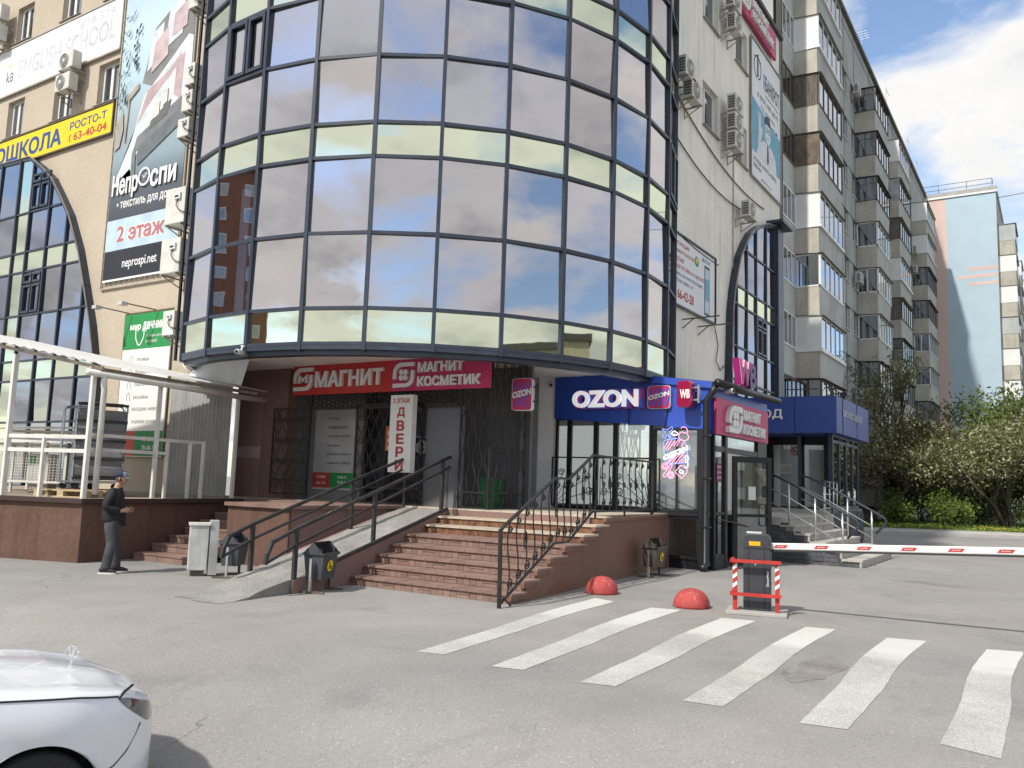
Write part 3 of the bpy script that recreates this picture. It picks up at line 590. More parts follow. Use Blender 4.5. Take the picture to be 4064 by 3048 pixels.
# right flank of the stairs and porch, corrugated cladding under a stepped edge
mb = MB(); prof = []; x = 10.64; k = 0; vs = []
while x < 18.2:
    vs.append((x, yr_(x) - (0.018 if k % 2 else 0.0), x)); x += (.05 if k % 2 else .07); k += 1
def ztop_(x):
    z = 0.0
    for i, n_ in enumerate(NOSE):
        if x >= n_ + .05: z = .15 * (i + 1) - .04
    return max(z, 0.10)
for (xa, ya, _), (xb, yb, _) in zip(vs, vs[1:]): mb.quad((xa, ya, 0), (xb, yb, 0), (xb, yb, ztop_((xa + xb) / 2)), (xa, ya, ztop_((xa + xb) / 2)))
mb.v = [ls(*p) for p in mb.v]; mb.build('side_cladding', m_clad, st)
mb = MB()
for i, x0 in enumerate(NOSE):
    z1 = .15 * (i + 1); x1 = NOSE[i + 1] + .05 if i < 7 else 18.2
    mb.add([(x0 - .02, yr_(x0) - .03, z1 - .1), (x1, yr_(x1) - .03, z1 - .1), (x1, yr_(x1) - .03, z1 - .03), (x0 - .02, yr_(x0) - .03, z1 - .03), (x0 - .02, yr_(x0) + .05, z1 - .1), (x1, yr_(x1) + .05, z1 - .1), (x1, yr_(x1) + .05, z1 - .03), (x0 - .02, yr_(x0) + .05, z1 - .03)],
           [(0, 1, 2, 3), (7, 6, 5, 4), (3, 2, 6, 7), (0, 4, 5, 1), (0, 3, 7, 4), (1, 5, 6, 2)])
mb.v = [ls(*p) for p in mb.v]; mb.build('side_trim', m_clad, st)

# --- ramp beside the stairs
rp = thing('access_ramp', 'rough grey concrete access ramp between the stairs and the brown block', 'ramp', (11, 11.5, 0))
def lr(x, y, z=0): return (x - 11, y - 11.5, z)
random.seed(3); mb = MB(); n = 26; xs_ = [7.75 + (14.45 - 7.75) * i / n for i in range(n + 1)]; vs = []
for x in xs_:
    fl = smooth((9.0 - x) / 1.4); ya = ryr(x) - .06 * fl; yb = ryl(x) - .18 * fl
    for j in range(7):
        t = j / 6; e = random.uniform(-.012, .012); vs.append((x + (random.uniform(-.05, .05) if x < 8.4 else 0), ya + (yb - ya) * t + (random.uniform(-.04, .04) if x < 9.5 and j in (0, 6) else 0), max(.006, rampz(x) + e * (1 if x > 8.2 else .2))))
mb.add(vs, [(i * 7 + j, (i + 1) * 7 + j, (i + 1) * 7 + j + 1, i * 7 + j + 1) for i in range(n) for j in range(6)])
k = len(vs)
for i in range(n):
    for j in (0, 6):
        a, c = vs[i * 7 + j], vs[(i + 1) * 7 + j]; q = [(a[0], a[1], 0), (c[0], c[1], 0), c, a]; mb.quad(*(q if j == 0 else q[::-1]))
mb.v = [lr(*p) for p in mb.v]; mb.build('ramp_surface', m_conc, rp, smooth=False)
def rwall(y0f, y1f, xa, xb, nm, m, dz):
    mb = MB(); n_ = 8
    for i in range(n_):
        p, q = xa + (xb - xa) * i / n_, xa + (xb - xa) * (i + 1) / n_
        mb.add([(p, y0f(p), 0), (q, y0f(q), 0), (q, y0f(q), rampz(q) + dz), (p, y0f(p), rampz(p) + dz), (p, y1f(p), 0), (q, y1f(q), 0), (q, y1f(q), rampz(q) + dz), (p, y1f(p), rampz(p) + dz)], [(0, 1, 2, 3), (7, 6, 5, 4), (3, 2, 6, 7), (0, 4, 5, 1), (0, 3, 7, 4), (1, 5, 6, 2)])
    mb.v = [lr(*p) for p in mb.v]; mb.build(nm, m, rp)
rwall(lambda x: ryr(x) - .10 * smooth((x - 8.9) / 1.2) - .008, lambda x: ryr(x) - .004, 9.15, 14.3, 'side_wall', m_pinkbrown, -.015); rwall(lambda x: ryl(x) + .004, lambda x: ryl(x) + .12, 9.3, 14.3, 'side_wall', m_pinkbrown, -.015)
mb = MB(); mb.bar(lr(9.6, ryr(9.6) - .08, rampz(9.6) + .015), lr(14.3, ryr(14.3) - .08, rampz(14.3) + .015), .05, .06); mb.build('edge_angle', m_bark, rp)
def ramp_rail(yf, label, xs, x_end, z_end):
    t = thing('ramp_handrail', label, 'handrail', (xs[0], yf(xs[0]), rampz(xs[0])))
    L_ = lambda x, z: (x - xs[0], yf(x) - yf(xs[0]), z - rampz(xs[0]))
    hz = .72; x0 = xs[0] - .62; top = [(x0, rampz(x0) + .36), (x0 + .03, rampz(x0) + .5), (x0 + .12, rampz(x0 + .12) + hz - .06), (xs[0], rampz(xs[0]) + hz + .02), (x_end, z_end)]
    mb = MB()
    for a, b_ in zip(top, top[1:]): mb.bar(L_(*a), L_(*b_), .055, .05)
    mb.build('top_rail', m_bark, t)
    mb = MB(); mb.bar(L_(x0 + .02, rampz(x0) + .38), L_(xs[0], rampz(xs[0]) + .50), .035); mb.bar(L_(xs[0], rampz(xs[0]) + .50), L_(x_end, z_end - .22), .035); mb.build('lower_rail', m_bark, t)
    me = None
    for x in xs:
        zt = top[3][1] + (z_end - top[3][1]) * (x - xs[0]) / (x_end - xs[0])
        MB().box(-.03, .03, -.03, .03, rampz(x) - .1 - rampz(xs[0]), zt - rampz(xs[0]) - .02).build('post', m_bark, t, (x - xs[0], yf(x) - yf(xs[0]), 0))
ramp_rail(lambda x: ryr(x) + .02, 'black handrail on the stair side of the concrete ramp', [9.22, 11.5, 14.2], 14.75, 2.32)
ramp_rail(lambda x: ryl(x) - .02, 'black handrail against the brown block side of the ramp', [9.3, 12.2, 14.3], 14.75, 2.34)

# --- platform with the small left staircase
pf = thing('loading_platform', 'brown painted loading platform at the left corner of the building', 'platform', (9.3, 16, 0))
def lf(x, y, z=0): return (x - 9.3, y - 16, z)
PC = [(9.24, 15.55), (6.0, 26.4), (14.0, 26.4), (14.0, 16.15)]
mb = MB(); mb.prismz(PC, 0, LZ - .05); mb.v = [lf(*p) for p in mb.v]; mb.build('retaining_wall', m_brownwall, pf)
mb = MB(); e = .05; mb.prismz([(9.24 - .03, 15.55 - .05), (5.95, 26.4), (14.0, 26.4), (14.0, 16.1)], LZ - .05, LZ); mb.v = [lf(*p) for p in mb.v]; mb.build('deck', mat('platform_deck', (0.30, 0.25, 0.20), 0.9, var=0.2, fine=0.15), pf)
mb = MB(); mb.bar(lf(9.2, 15.49, LZ - .045), lf(5.93, 26.4, LZ - .045), .04, .09); mb.bar(lf(9.2, 15.49, LZ - .045), lf(13.9, 16.03, LZ - .045), .04, .09); mb.build('edge_angle', mat('dark_brown_angle', (0.05, 0.03, 0.028), 0.6), pf)
s2 = thing('side_staircase', 'narrow brown tiled stairs between the platform and the brown block', 'staircase', (10.4, 15, 0))
def l2(x, y, z=0): return (x - 10.4, y - 15, z)
N2 = [10.42, 10.86, 11.28, 11.68, 12.08, 12.50, 12.92, 13.34]
for i, x0 in enumerate(N2):
    z1 = .15 * (i + 1); x1 = N2[i + 1] if i < 7 else 14.0; y0, y1 = 14.08, 15.62 + (x0 - 10.4) * .12
    mb = MB(); mb.box(x0 + .03, x1 + .04, y0, y1, 0 if i == 0 else z1 - .16, z1 - .03); mb.v = [l2(*p) for p in mb.v]; core = mb.build('step', m_tile, s2)
    n = 6; w = (y1 - y0) / n
    for j in range(n):
        MB().box(-.01 - random.uniform(0, .005), .02, .003, w - .003, z1 - .148, z1 - .034).build('riser_tile', m_tile, core, l2(x0 + .03, y0 + j * w, 0))
        MB().box(0, x1 - x0 + .01, .003, w - .003, -.03, -random.uniform(0, .003)).build('tread_tile', m_tile, core, l2(x0, y0 + j * w, z1))

# --- white steel canopy over the platform
m_wsteel = mat('white_painted_steel', (0.66, 0.65, 0.61), 0.45, var=0.12, vs=3, fine=0.06)
m_wsheet = mat('white_profiled_sheet', (0.72, 0.72, 0.71), 0.35, var=0.08, vs=1.5)
cp = thing('steel_canopy', 'white steel canopy with railing over the loading platform', 'canopy', (9.26, 15.62, LZ))
def lc(x, y, z): return (x - 9.26, y - 15.62, z - LZ)
fd = Vector((-.29, .957, 0))                      # along the platform front
def fpnt(s): return Vector((9.30, 15.66, 0)) + fd * s
sd = Vector((.992, .127, 0))
def spnt(s): return Vector((9.30, 15.66, 0)) + sd * s
mb = MB(); p = fpnt(0); mb.box(p.x - .04, p.x + .04, p.y - .04, p.y + .04, LZ, 3.68); mb.v = [lc(*q) for q in mb.v]; mb.build('post', m_wsteel, cp)
for s_, zt in ((1.93, 4.0), (4.6, 4.5)):
    p = fpnt(s_); mb = MB(); mb.box(p.x - .045, p.x + .045, p.y - .045, p.y + .045, LZ, zt); mb.v = [lc(*q) for q in mb.v]; mb.build('post', m_wsteel, cp)
for p, zt in ((spnt(1.62), 3.66), (spnt(3.9), 3.62), (fpnt(1.03), 2.36)):
    mb = MB(); mb.box(p.x - .035, p.x + .035, p.y - .035, p.y + .035, LZ, zt); mb.v = [lc(*q) for q in mb.v]; mb.build('post', m_wsteel, cp)
mb = MB()
for z in (2.10, 2.37): a, b_ = fpnt(.05), fpnt(5.5); mb.bar(lc(a.x, a.y, z), lc(b_.x, b_.y, z), .05, .075)
for z, s1 in ((2.14, 1.95), (2.42, 2.95)): a, b_ = spnt(.05), spnt(s1); mb.bar(lc(a.x, a.y, z), lc(b_.x, b_.y, z), .045, .065)
mb.build('railing', m_wsteel, cp)
for s_, z0, z1 in ((1.92, LZ, 2.44), (2.55, LZ, 2.42), (2.93, .76, 2.46)):
    p = spnt(s_); mb = MB(); mb.box(p.x - .028, p.x + .028, p.y - .028, p.y + .028, z0, z1); mb.v = [lc(*q) for q in mb.v]; mb.build('post', m_wsteel, cp)
mb = MB(); nC = 60                                  # profiled roof sheet sloping towards the stairs
A0, A1 = fpnt(-.22) + Vector((-.1, 0, 0)), spnt(4.25); H0 = fpnt(7.0); H1 = H0 + sd * 4.6
for i in range(nC):
    def P(t, e):
        a = fpnt(-.25 + 7.3 * t) + sd * (-.15); b_ = a + sd * 4.75; z = 3.76 + t * 1.36
        return (a.x, a.y, z + e), (b_.x, b_.y, z - .02 + e)
    e0, e1 = (.03 if i % 2 else 0), (.03 if (i + 1) % 2 else 0); a, b_ = P(i / nC, e0); c, d = P((i + 1) / nC, e1)
    mb.quad(lc(*a), lc(*b_), lc(*d), lc(*c))
mb.build('roof_sheet', m_wsheet, cp)
mb = MB(); a, b_ = fpnt(-.2), fpnt(7.0); mb.bar(lc(a.x, a.y, 3.70), lc(b_.x, b_.y, 5.04), .05, .07); a, b_ = spnt(-.1), spnt(4.5); mb.bar(lc(a.x, a.y, 3.70), lc(b_.x, b_.y, 3.70), .05, .07)
mb.build('roof_beam', mat('rusty_white_steel', (0.42, 0.36, 0.30), 0.6, var=0.35, vs=4), cp)
a, b_ = spnt(-.28), spnt(4.7); off_ = Vector((.05, -.12, 0))
g1 = [lc(*(a + off_ + Vector((0, 0, 3.60)))), lc(*(b_ + off_ + Vector((0, 0, 3.54))))]
gt = MB().tube(g1, .065, 10).build('gutter', m_wsteel, cp, smooth=True)
p = spnt(.1) + off_; MB().tube([lc(p.x, p.y, 3.58), lc(p.x, p.y, 3.42), lc(p.x + .03, p.y + .02, 3.3), lc(p.x + .03, p.y + .02, 1.28)], .058, 10).build('downpipe', m_wsteel, cp, smooth=True)

# --- ground-floor walls under the tower
gf = thing('ground_floor_shopfront', 'recessed shopfront with brown piers and dark vestibule under the tower', 'shopfront', (14.45, 12, LZ))
def lg(x, y, z=0): return (x - 14.45, y - 12, z - LZ)
def LG(mb): mb.v = [lg(*p) for p in mb.v]; return mb
m_shop_grey = mat('dark_grey_shop_wall', (0.15, 0.155, 0.165), 0.7, var=0.12)
mb = MB(); mb.box(14.45, 14.8, 16.75, 17.75, LZ, 4.5); LG(mb).build('brown_pier', m_pinkbrown, gf)
mb = MB(); mb.box(14.47, 14.82, 15.9, 16.75, LZ, 4.5); LG(mb).build('brown_pier', mat('mauve_brown_render_b', (0.19, 0.118, 0.105), 0.8, var=0.1, bump=.2, bs=12), gf)
mb = MB(); mb.box(14.44, 14.448, 16.75, 17.75, 2.18, 2.46); LG(mb).build('pale_band', mat('pale_mauve_band', (0.33, 0.25, 0.24), 0.8), gf)
mb = MB(); mb.box(16.2, 16.3, 9.95, 15.9, LZ, 4.4); mb.box(14.82, 16.2, 15.9, 16.0, LZ, 4.4); LG(mb).build('vestibule_wall', m_shop_grey, gf)
mb = MB(); mb.box(15.3, 15.4, 14.15, 15.9, LZ, 4.4); LG(mb).build('vestibule_wall', mat('poster_wall_grey', (0.2, 0.2, 0.2), .8), gf)
mb = MB(); mb.prismz([(15.8, 9.86), (18.3, 11.4), (18.3, 11.5), (15.8, 9.96)], LZ, 4.4); LG(mb).build('vestibule_wall', m_shop_grey, gf)
mb = MB(); mb.box(14.55, 14.65, 10.63, 11.6, LZ, 3.36); LG(mb).build('grey_panel', mat('grey_shop_panel', (0.13, 0.135, 0.145), .6), gf)
mb = MB(); mb.box(14.53, 14.548, 10.95, 11.6, LZ, 2.1); LG(mb).build('grey_panel', mat('grey_shop_panel_b', (0.10, 0.105, 0.11), .6), gf)
mb = MB(); mb.box(16.1, 16.18, 13.0, 14.1, LZ, 3.4); mb.box(16.1, 16.18, 11.8, 12.8, LZ, 3.4); LG(mb).build('shop_door', mat('dark_shop_door', (0.03, 0.03, 0.034), .35), gf)
# grey column at the corner
mb = MB(); mb.prismz([(18.25, 11.42), (18.02, 10.84), (18.2, 10.44), (19.0, 10.44), (19.0, 11.42)], LZ, 4.4); o = mb.build('grey_column', mat('pale_grey_column_paint', (0.74, 0.75, 0.77), .8, var=.06, fine=.05), None); tag(o, 'pale grey column between the grille and the blue shopfront', 'column')
# profiled sheet wall in front of the left corner
mb = MB(); n = 34; ya, yb = 19.62, 17.18
for i in range(n):
    y0_, y1_ = ya + (yb - ya) * i / n, ya + (yb - ya) * (i + 1) / n; x0_, x1_ = 13.82 + (.03 if i % 2 else 0), 13.82 + (.03 if (i + 1) % 2 else 0)
    mb.quad((x0_, y0_, LZ), (x1_, y1_, LZ), (x1_, y1_, 4.2), (x0_, y0_, 4.2))
o = mb.build('profiled_sheet_wall', mat('grey_profiled_sheet', (0.36, 0.365, 0.36), .5, var=.15, streak=.2)); tag(o, 'grey profiled metal sheet wall behind the steel canopy', 'metal wall')
mb = MB(); n = 15
for i in range(n):
    t0, t1 = i / n, (i + 1) / n; e0, e1 = (.025 if i % 2 else 0), (.025 if (i + 1) % 2 else 0)
    q = lambda t, e: ((13.06 + e, 17.58 - 1.82 * t, 4.42), (12.94 + e, 17.77 - 1.93 * t, 4.10 - .31 * t))
    (a, b_), (c, d) = q(t0, e0), q(t1, e1); mb.quad(b_, d, c, a)
o = mb.build('sheet_awning', mat('pale_blue_sheet', (0.74, 0.78, 0.80), .4, var=.1)); tag(o, 'pale sloping sheet metal awning hanging under the tower edge', 'awning')

# --- wrought-iron grilles
def grille(w, h, seed=0, rows=(0.38, 0.62, 0.86), pitch=0.135, low=0.32):
    fr = MB(); t = .018
    for a, b_ in (((0, 0, 0), (0, 0, h)), ((w, 0, 0), (w, 0, h)), ((0, 0, 0), (w, 0, 0)), ((0, 0, h), (w, 0, h)), ((0, 0, low), (w, 0, low))): fr.bar(a, b_, .032)
    br = MB(); n = max(2, int(w / pitch))
    for i in range(n):
        x = w * (i + .5) / n
        br.tube([(x + (.046 if i % 2 else -.046) * math.sin(2 * math.pi * (z / (h * .25))) * (1 if low < z < h - .05 else 0), -.004, z) for z in [low + (h - low) * j / 26 for j in range(27)]], .0145, 4)
        for zr in rows:
            if i < n - 1:
                c = (w * (i + 1) / n, -.012, zr * h); r = .048; br.tube([(c[0] + r * math.cos(a), c[1], c[2] + r * math.sin(a)) for a in [j * math.pi / 5 for j in range(10)]], .0105, 4, closed=True)
        s_ = 1 if i % 2 else -1
        br.tube([(x + s_ * .05 * math.cos(a) * (1 - a / 9), -.006, low * .52 + .09 * math.sin(a) * (1 - a / 12)) for a in [j * .55 for j in range(13)]], .007, 4)
        br.tube([(x - s_ * .055, -.004, .0), (x, -.004, low * .5), (x + s_ * .055, -.004, low)], .007, 4)
    return fr, br
def grille_thing(label, loc, rz, w, h, **k):
    t = thing('iron_grille', label, 'grille', loc, rz, 'wrought-iron entrance grilles'); fr, br = grille(w, h, **k); fr.build('frame', m_blk, t); br.build('scroll_bars', m_blk, t); return t
grille_thing('wavy iron grille leaf right of the grey panel', (14.45, 10.6, LZ + .02), LW, .76, 3.15)
grille_thing('wavy iron grille returning beside the grey column', (14.47, 9.83, LZ + .02), 0, 1.33, 3.15)
grille_thing('wavy iron grille leaf behind the vertical white sign', (14.45, 13.55, LZ + .04), LW, 1.93, 2.2)
grille_thing('open iron gate leaf swung out before the brown pier', (14.36, 16.24, LZ + .14), LW + R(4), 1.16, 2.05)
grille_thing('low strip of iron grille above the dark doorway', (14.45, 15.05, 3.36), LW, 4.4, .36, rows=(.8,), low=.04)

# --- stair railing with scrolls
rl = thing('scroll_railing', 'black wrought-iron scroll railing along the right flank of the stairs', 'railing', (10.2, 6.72, 0))
def yq(x): return yr_(x) - .05
def lq(x, z, d=0): return (x - 10.2, yq(x) + d - 6.72, z)
TOPR = [(10.17, 1.08), (10.24, 1.13), (11.97, 1.86), (12.54, 1.86), (13.55, 2.30), (16.9, 2.30)]
BOTR = [(10.2, .05), (11.98, .82), (12.53, .82), (13.56, 1.30), (16.9, 1.30)]
mb = MB(); mb.bar(lq(10.2, 0), lq(10.17, 1.1), .045)
for a, b_ in zip(TOPR, TOPR[1:]): mb.bar(lq(*a), lq(*b_), .045, .035)
mb.build('top_rail', m_blk, rl)
mb = MB()
for a, b_ in zip(BOTR, BOTR[1:]): mb.bar(lq(*a), lq(*b_), .035, .03)
for x in (13.7, 15.2, 16.8): mb.bar(lq(x, LZ - .02), lq(x, 1.3), .03)
mb.bar(lq(16.9, LZ), lq(16.9, 2.3), .04); mb.bar(lq(10.55, .0), lq(10.3, .14), .02); mb.build('bottom_rail', m_blk, rl)
def zi(pl_, x):
    for (a, za), (b_, zb_) in zip(pl_, pl_[1:]):
        if a <= x <= b_: return za + (zb_ - za) * (x - a) / (b_ - a)
    return pl_[-1][1]
def spiral(mb, cx, cz, r, s0, turns, y, rad=.0115):
    n = int(9 * turns); mb.tube([(cx + r * (1 - .75 * j / n) * math.cos(s0 + 2 * math.pi * turns * j / n), y, cz + r * (1 - .75 * j / n) * math.sin(s0 + 2 * math.pi * turns * j / n)) for j in range(n + 1)], rad, 4)
x = 10.42; i = 0
while x < 16.8:
    z0, z1 = zi(BOTR, x), zi(TOPR, x); mb = MB(); h = z1 - z0
    mb.tube([(.05 * math.sin(2 * math.pi * t) + .03 * t, 0, h * t) for t in [j / 16 for j in range(17)]], .012, 4)
    spiral(mb, .085, .17 * h, .085, math.pi, 1.6, 0); spiral(mb, .055, h * .88, .06, 0, 1.2, 0)
    if x > 13.5: spiral(mb, -.085, .16 * h, .085, 0, -1.6, 0); spiral(mb, -.075, h * .86, .075, math.pi, -1.3, 0); spiral(mb, .07, h * .5, .07, math.pi, 1.3, 0); spiral(mb, -.06, h * .42, .055, 0, -1.3, 0)
    if i % 4 == 2: mb.tube([(.045 * math.cos(a), 0, h * .52 + .12 * math.sin(a)) for a in [j * math.pi / 6 for j in range(12)]], .012, 4, closed=True)
    mb.build('baluster', m_blk, rl, lq(x, z0), (0, 0, math.atan(.088))); x += .27 if x < 13.5 else .36; i += 1
# sunburst panel of railing across the landing in front of the shop window
rb = thing('sunburst_railing', 'black iron railing with fan-shaped scrolls before the shop window', 'railing', (17.95, 10.36, LZ), LW)
mb = MB(); W_ = 2.6
for a, b_ in (((0, 0, .07), (0, 0, 1.22)), ((0, 0, 1.22), (W_, 0, 1.22)), ((W_, 0, 1.22), (W_, 0, .07)), ((0, 0, .07), (W_, 0, .07))): mb.bar(a, b_, .032)
mb.build('frame', m_blk, rb); mb = MB()
for cx in (.05, W_ - .05):
    s_ = 1 if cx < 1 else -1
    for a in (.35, .7, 1.05, 1.35): r_ = .95 if a > .9 else 1.15; mb.tube([(cx, 0, .1), (cx + s_ * r_ * .5 * math.cos(a), 0, .1 + .5 * r_ * math.sin(a)), (cx + s_ * r_ * math.cos(a - .1), 0, .1 + r_ * .9 * math.sin(a))], .009, 4); spiral(mb, cx + s_ * (r_ - .05) * math.cos(a), .08 + r_ * .85 * math.sin(a), .09, 0, 1.5 * s_, 0)
for cx in (1.3, .9, 1.7): mb.tube([(cx, 0, .08), (cx, 0, 1.0)], .009, 4); spiral(mb, cx + .1, .45, .11, math.pi, 1.6, 0); spiral(mb, cx - .1, .45, .11, 0, -1.6, 0); spiral(mb, cx + .08, .8, .08, math.pi, 1.5, 0)
mb.build('scrolls', m_blk, rb)
# ---------------------------------------------------------------- blue pick-up-point annexe
m_blue = mat('royal_blue_panel', (0.028, 0.078, 0.42), 0.36, var=0.10, vs=1.2, bump=0.45, bs=1.5, spec=0.5)
m_black = mat('black_frame_metal', (0.014, 0.015, 0.018), 0.4, var=0.2, vs=3)
g_dark = glass('dark_shop_glass', (0.8, 0.85, 0.9), 0.16, through=(0.80, 0.82, 0.82))
m_glow_screen = mat('glowing_white_screen', (0.74, 0.77, 0.74), 0.9, var=0.05, emit=0.38)  # glow put into the screen surface, standing in for light from behind
kk = thing('blue_annexe', 'single-storey annexe with royal blue fascia and black window frames', 'shop annexe', (18.22, 6.5, 0))
def lk(x, y, z=0): return (x - 18.22, y - 6.5, z)
def LK(mb): mb.v = [lk(*p) for p in mb.v]; return mb
KX, KY = 18.22, 6.5
# fascia, front (faces -x): top edge slopes down to the right
mb = MB(); mb.prismx([(10.44, 3.38), (10.44, 4.62), (6.5, 4.10), (6.5, 3.08)], KX - .10, KX + .1); LK(mb).build('fascia', m_blue, kk)
mb = MB(); mb.prismx([(10.44, 4.50), (10.44, 4.66), (6.4, 4.14), (6.4, 3.99)], KX - .16, KX - .10); LK(mb).build('fascia_lip', m_blue, kk)
mb = MB(); mb.box(KX + .1, 22.5, 6.46, 6.6, 3.0, 4.05); LK(mb).build('fascia', m_blue, kk)
mb = MB(); mb.add([(KX - .1, 6.3, 4.14), (22.7, 6.3, 4.14), (22.7, 8.8, 4.75), (KX - .1, 10.44, 4.66)], [(0, 1, 2, 3)]); LK(mb).build('roof', m_black, kk)
# gutter on the right eave and the black downpipe at the corner
MB().tube([lk(17.9, 6.22, 4.1), lk(20.2, 6.22, 4.12), lk(22.75, 6.22, 4.16)], .085, 10).build('gutter', m_black, kk, smooth=True)
mb = MB().tube([lk(18.02, 6.28, 4.06), lk(18.0, 6.36, 3.9), lk(17.99, 6.50, 3.72), lk(17.99, 6.50, .2), lk(17.92, 6.50, .1), lk(17.8, 6.50, .06)], .078, 12); dp = mb.build('downpipe', m_black, kk, smooth=True)
for z in (.95, 2.0, 2.95): MB().box(-.10, .10, -.09, .09, z - .015, z + .015).build('pipe_clip', m_black, dp, lk(18.0, 6.5))
# lower front: black stall riser, windows
def kframe(name, x, y0, y1, z0, z1, t=.06, d=.08):
    mb = MB(); mb.box(x - d, x, y0, y1, z0, z0 + t); mb.box(x - d, x, y0, y1, z1 - t, z1); mb.box(x - d, x, y0, y0 + t, z0 + t, z1 - t); mb.box(x - d, x, y1 - t, y1, z0 + t, z1 - t); LK(mb); return mb.build(name, m_black, kk)
for y1, y0 in ((10.40, 10.02), (10.02, 9.30), (9.30, 8.78), (8.78, 7.86)):
    o = kframe('window_frame', KX, y0, y1, LZ, 3.4); mb = MB(); mb.box(KX - .04, KX - .035, y0 + .06, y1 - .06, LZ + .06, 3.34); LK(mb).build('pane', g_dark, o)
    mb = MB(); mb.box(KX - .02, KX - .014, y0 + .065, y1 - .065, LZ + .12, 3.2); LK(mb).build('roller_screen', m_glow_screen, o)
mb = MB(); mb.box(KX, KX + .3, 7.86, 10.44, LZ - .1, LZ + .08); LK(mb).build('window_sill', m_black, kk)
# corner bay that reaches the ground
for z0, z1 in ((.22, 1.15), (1.25, 3.12)):
    o = kframe('window_frame', KX, 6.72, 7.80, z0, z1, .05); mb = MB(); mb.box(KX - .045, KX - .04, 6.78, 7.75, z0 + .05, z1 - .05); LK(mb).build('pane', g_dark, o)
mb = MB(); mb.box(KX - .05, KX - .03, 7.22, 7.28, 1.3, 3.07); mb.box(KX + .25, KX + .28, 6.8, 7.7, 2.2, 2.24); mb.box(KX + .25, KX + .28, 6.8, 7.7, 1.75, 1.78); LK(mb).build('glazing_bar', m_black, kk)
mb = MB(); mb.box(KX + .03, KX + .036, 6.8, 7.7, 1.32, 3.02); LK(mb).build('roller_screen', mat('grey_roller_screen', (0.55, 0.56, 0.55), .9), kk)
mb = MB(); mb.box(KX - .1, KX + .1, 6.55, 6.72, 0, 3.1); mb.box(KX - .06, KX + .1, 7.80, 7.87, 0, 3.1); mb.box(KX - .04, KX + .1, 6.72, 7.8, 0, .2); mb.box(KX - .12, KX + .05, 6.72, 7.8, 1.16, 1.24); LK(mb).build('corner_post', m_black, kk)
mb = MB(); mb.box(KX + 1.6, KX + 1.7, 6.9, 10.4, LZ, 3.1); mb.box(KX + .1, KX + 4.2, 7.9, 10.4, LZ - .05, LZ); mb.box(KX + .1, KX + 4.2, 6.6, 7.85, .02, .06); LK(mb).build('interior_wall', mat('annexe_interior', (0.10, 0.105, 0.11), .8), kk)
# side (faces -y): narrow light, doorway with an open leaf
mb = MB(); mb.box(18.35, 18.42, 6.44, 6.52, 0, 3.0); mb.box(19.05, 19.2, 6.42, 6.52, 0, 3.0); mb.box(21.55, 22.3, 6.42, 6.52, 0, 3.0); mb.box(18.42, 21.55, 6.43, 6.52, 2.62, 2.74); mb.box(18.42, 19.05, 6.43, 6.52, 0, .32); mb.box(18.42, 19.05, 6.43, 6.52, 1.2, 1.27); LK(mb).build('side_frame', m_black, kk)
for a, b_, c, d in ((18.42, 19.05, .32, 1.2), (18.42, 19.05, 1.27, 2.62), (18.42, 20.0, 2.74, 3.0), (20.0, 21.55, 2.74, 3.0)):
    mb = MB(); mb.box(a, b_, 6.47, 6.476, c, d); LK(mb).build('pane', g_dark, kk)
dr = MB()
for a, b_, c, d in ((0, 1.12, 0.05, .18), (0, 1.12, 2.42, 2.56), (0, .12, .18, 2.42), (1.0, 1.12, .18, 2.42), (.12, 1.0, 1.15, 1.22)): dr.box(a, b_, -.03, .03, c, d)
do = dr.build('door', m_black, kk, lk(19.55, 6.42), (0, 0, R(-34)))
MB().box(.12, 1.0, -.004, .004, .18, 2.42).build('pane', g_dark, do)
MB().tube([(.86, -.03, .95), (.86, -.12, .95), (.86, -.12, 1.45), (.86, -.03, 1.45)], .018, 6).build('door_handle', m_black, do)
MB().box(.45, .66, -.012, -.008, 1.55, 1.86).build('notice', mat('white_notice_paper', (.62, .62, .6), .8), do)
mb = MB(); mb.box(20.55, 21.5, 6.5, 6.56, .05, 2.6); LK(mb).build('door', mat('dark_door_leaf', (0.02, 0.021, 0.024), .3), kk)
mb = MB(); mb.tube([lk(18.46, 6.40, 1.12), lk(19.6, 6.2, .98), lk(20.55, 6.1, .80)], .012, 5); mb.build('door_chain', mat('rusty_chain', (.12, .08, .05), .6, metal=.4), kk)
mb = MB(); mb.box(18.48, 18.78, 6.425, 6.43, 1.93, 2.36); LK(mb); po = mb.build('opening_hours_sign', mat('purple_sign', (0.20, 0.015, 0.12), .5), kk)
for i, s_ in enumerate(('WILDBERRIES', '09:00 - 21:00', 'ежедневно')): text(s_, kk, m_pvc, 18.5 - KX, 2.25 - i * .12, .26, .045, y=6.424 - KY, bold=0, name='sign_lettering')

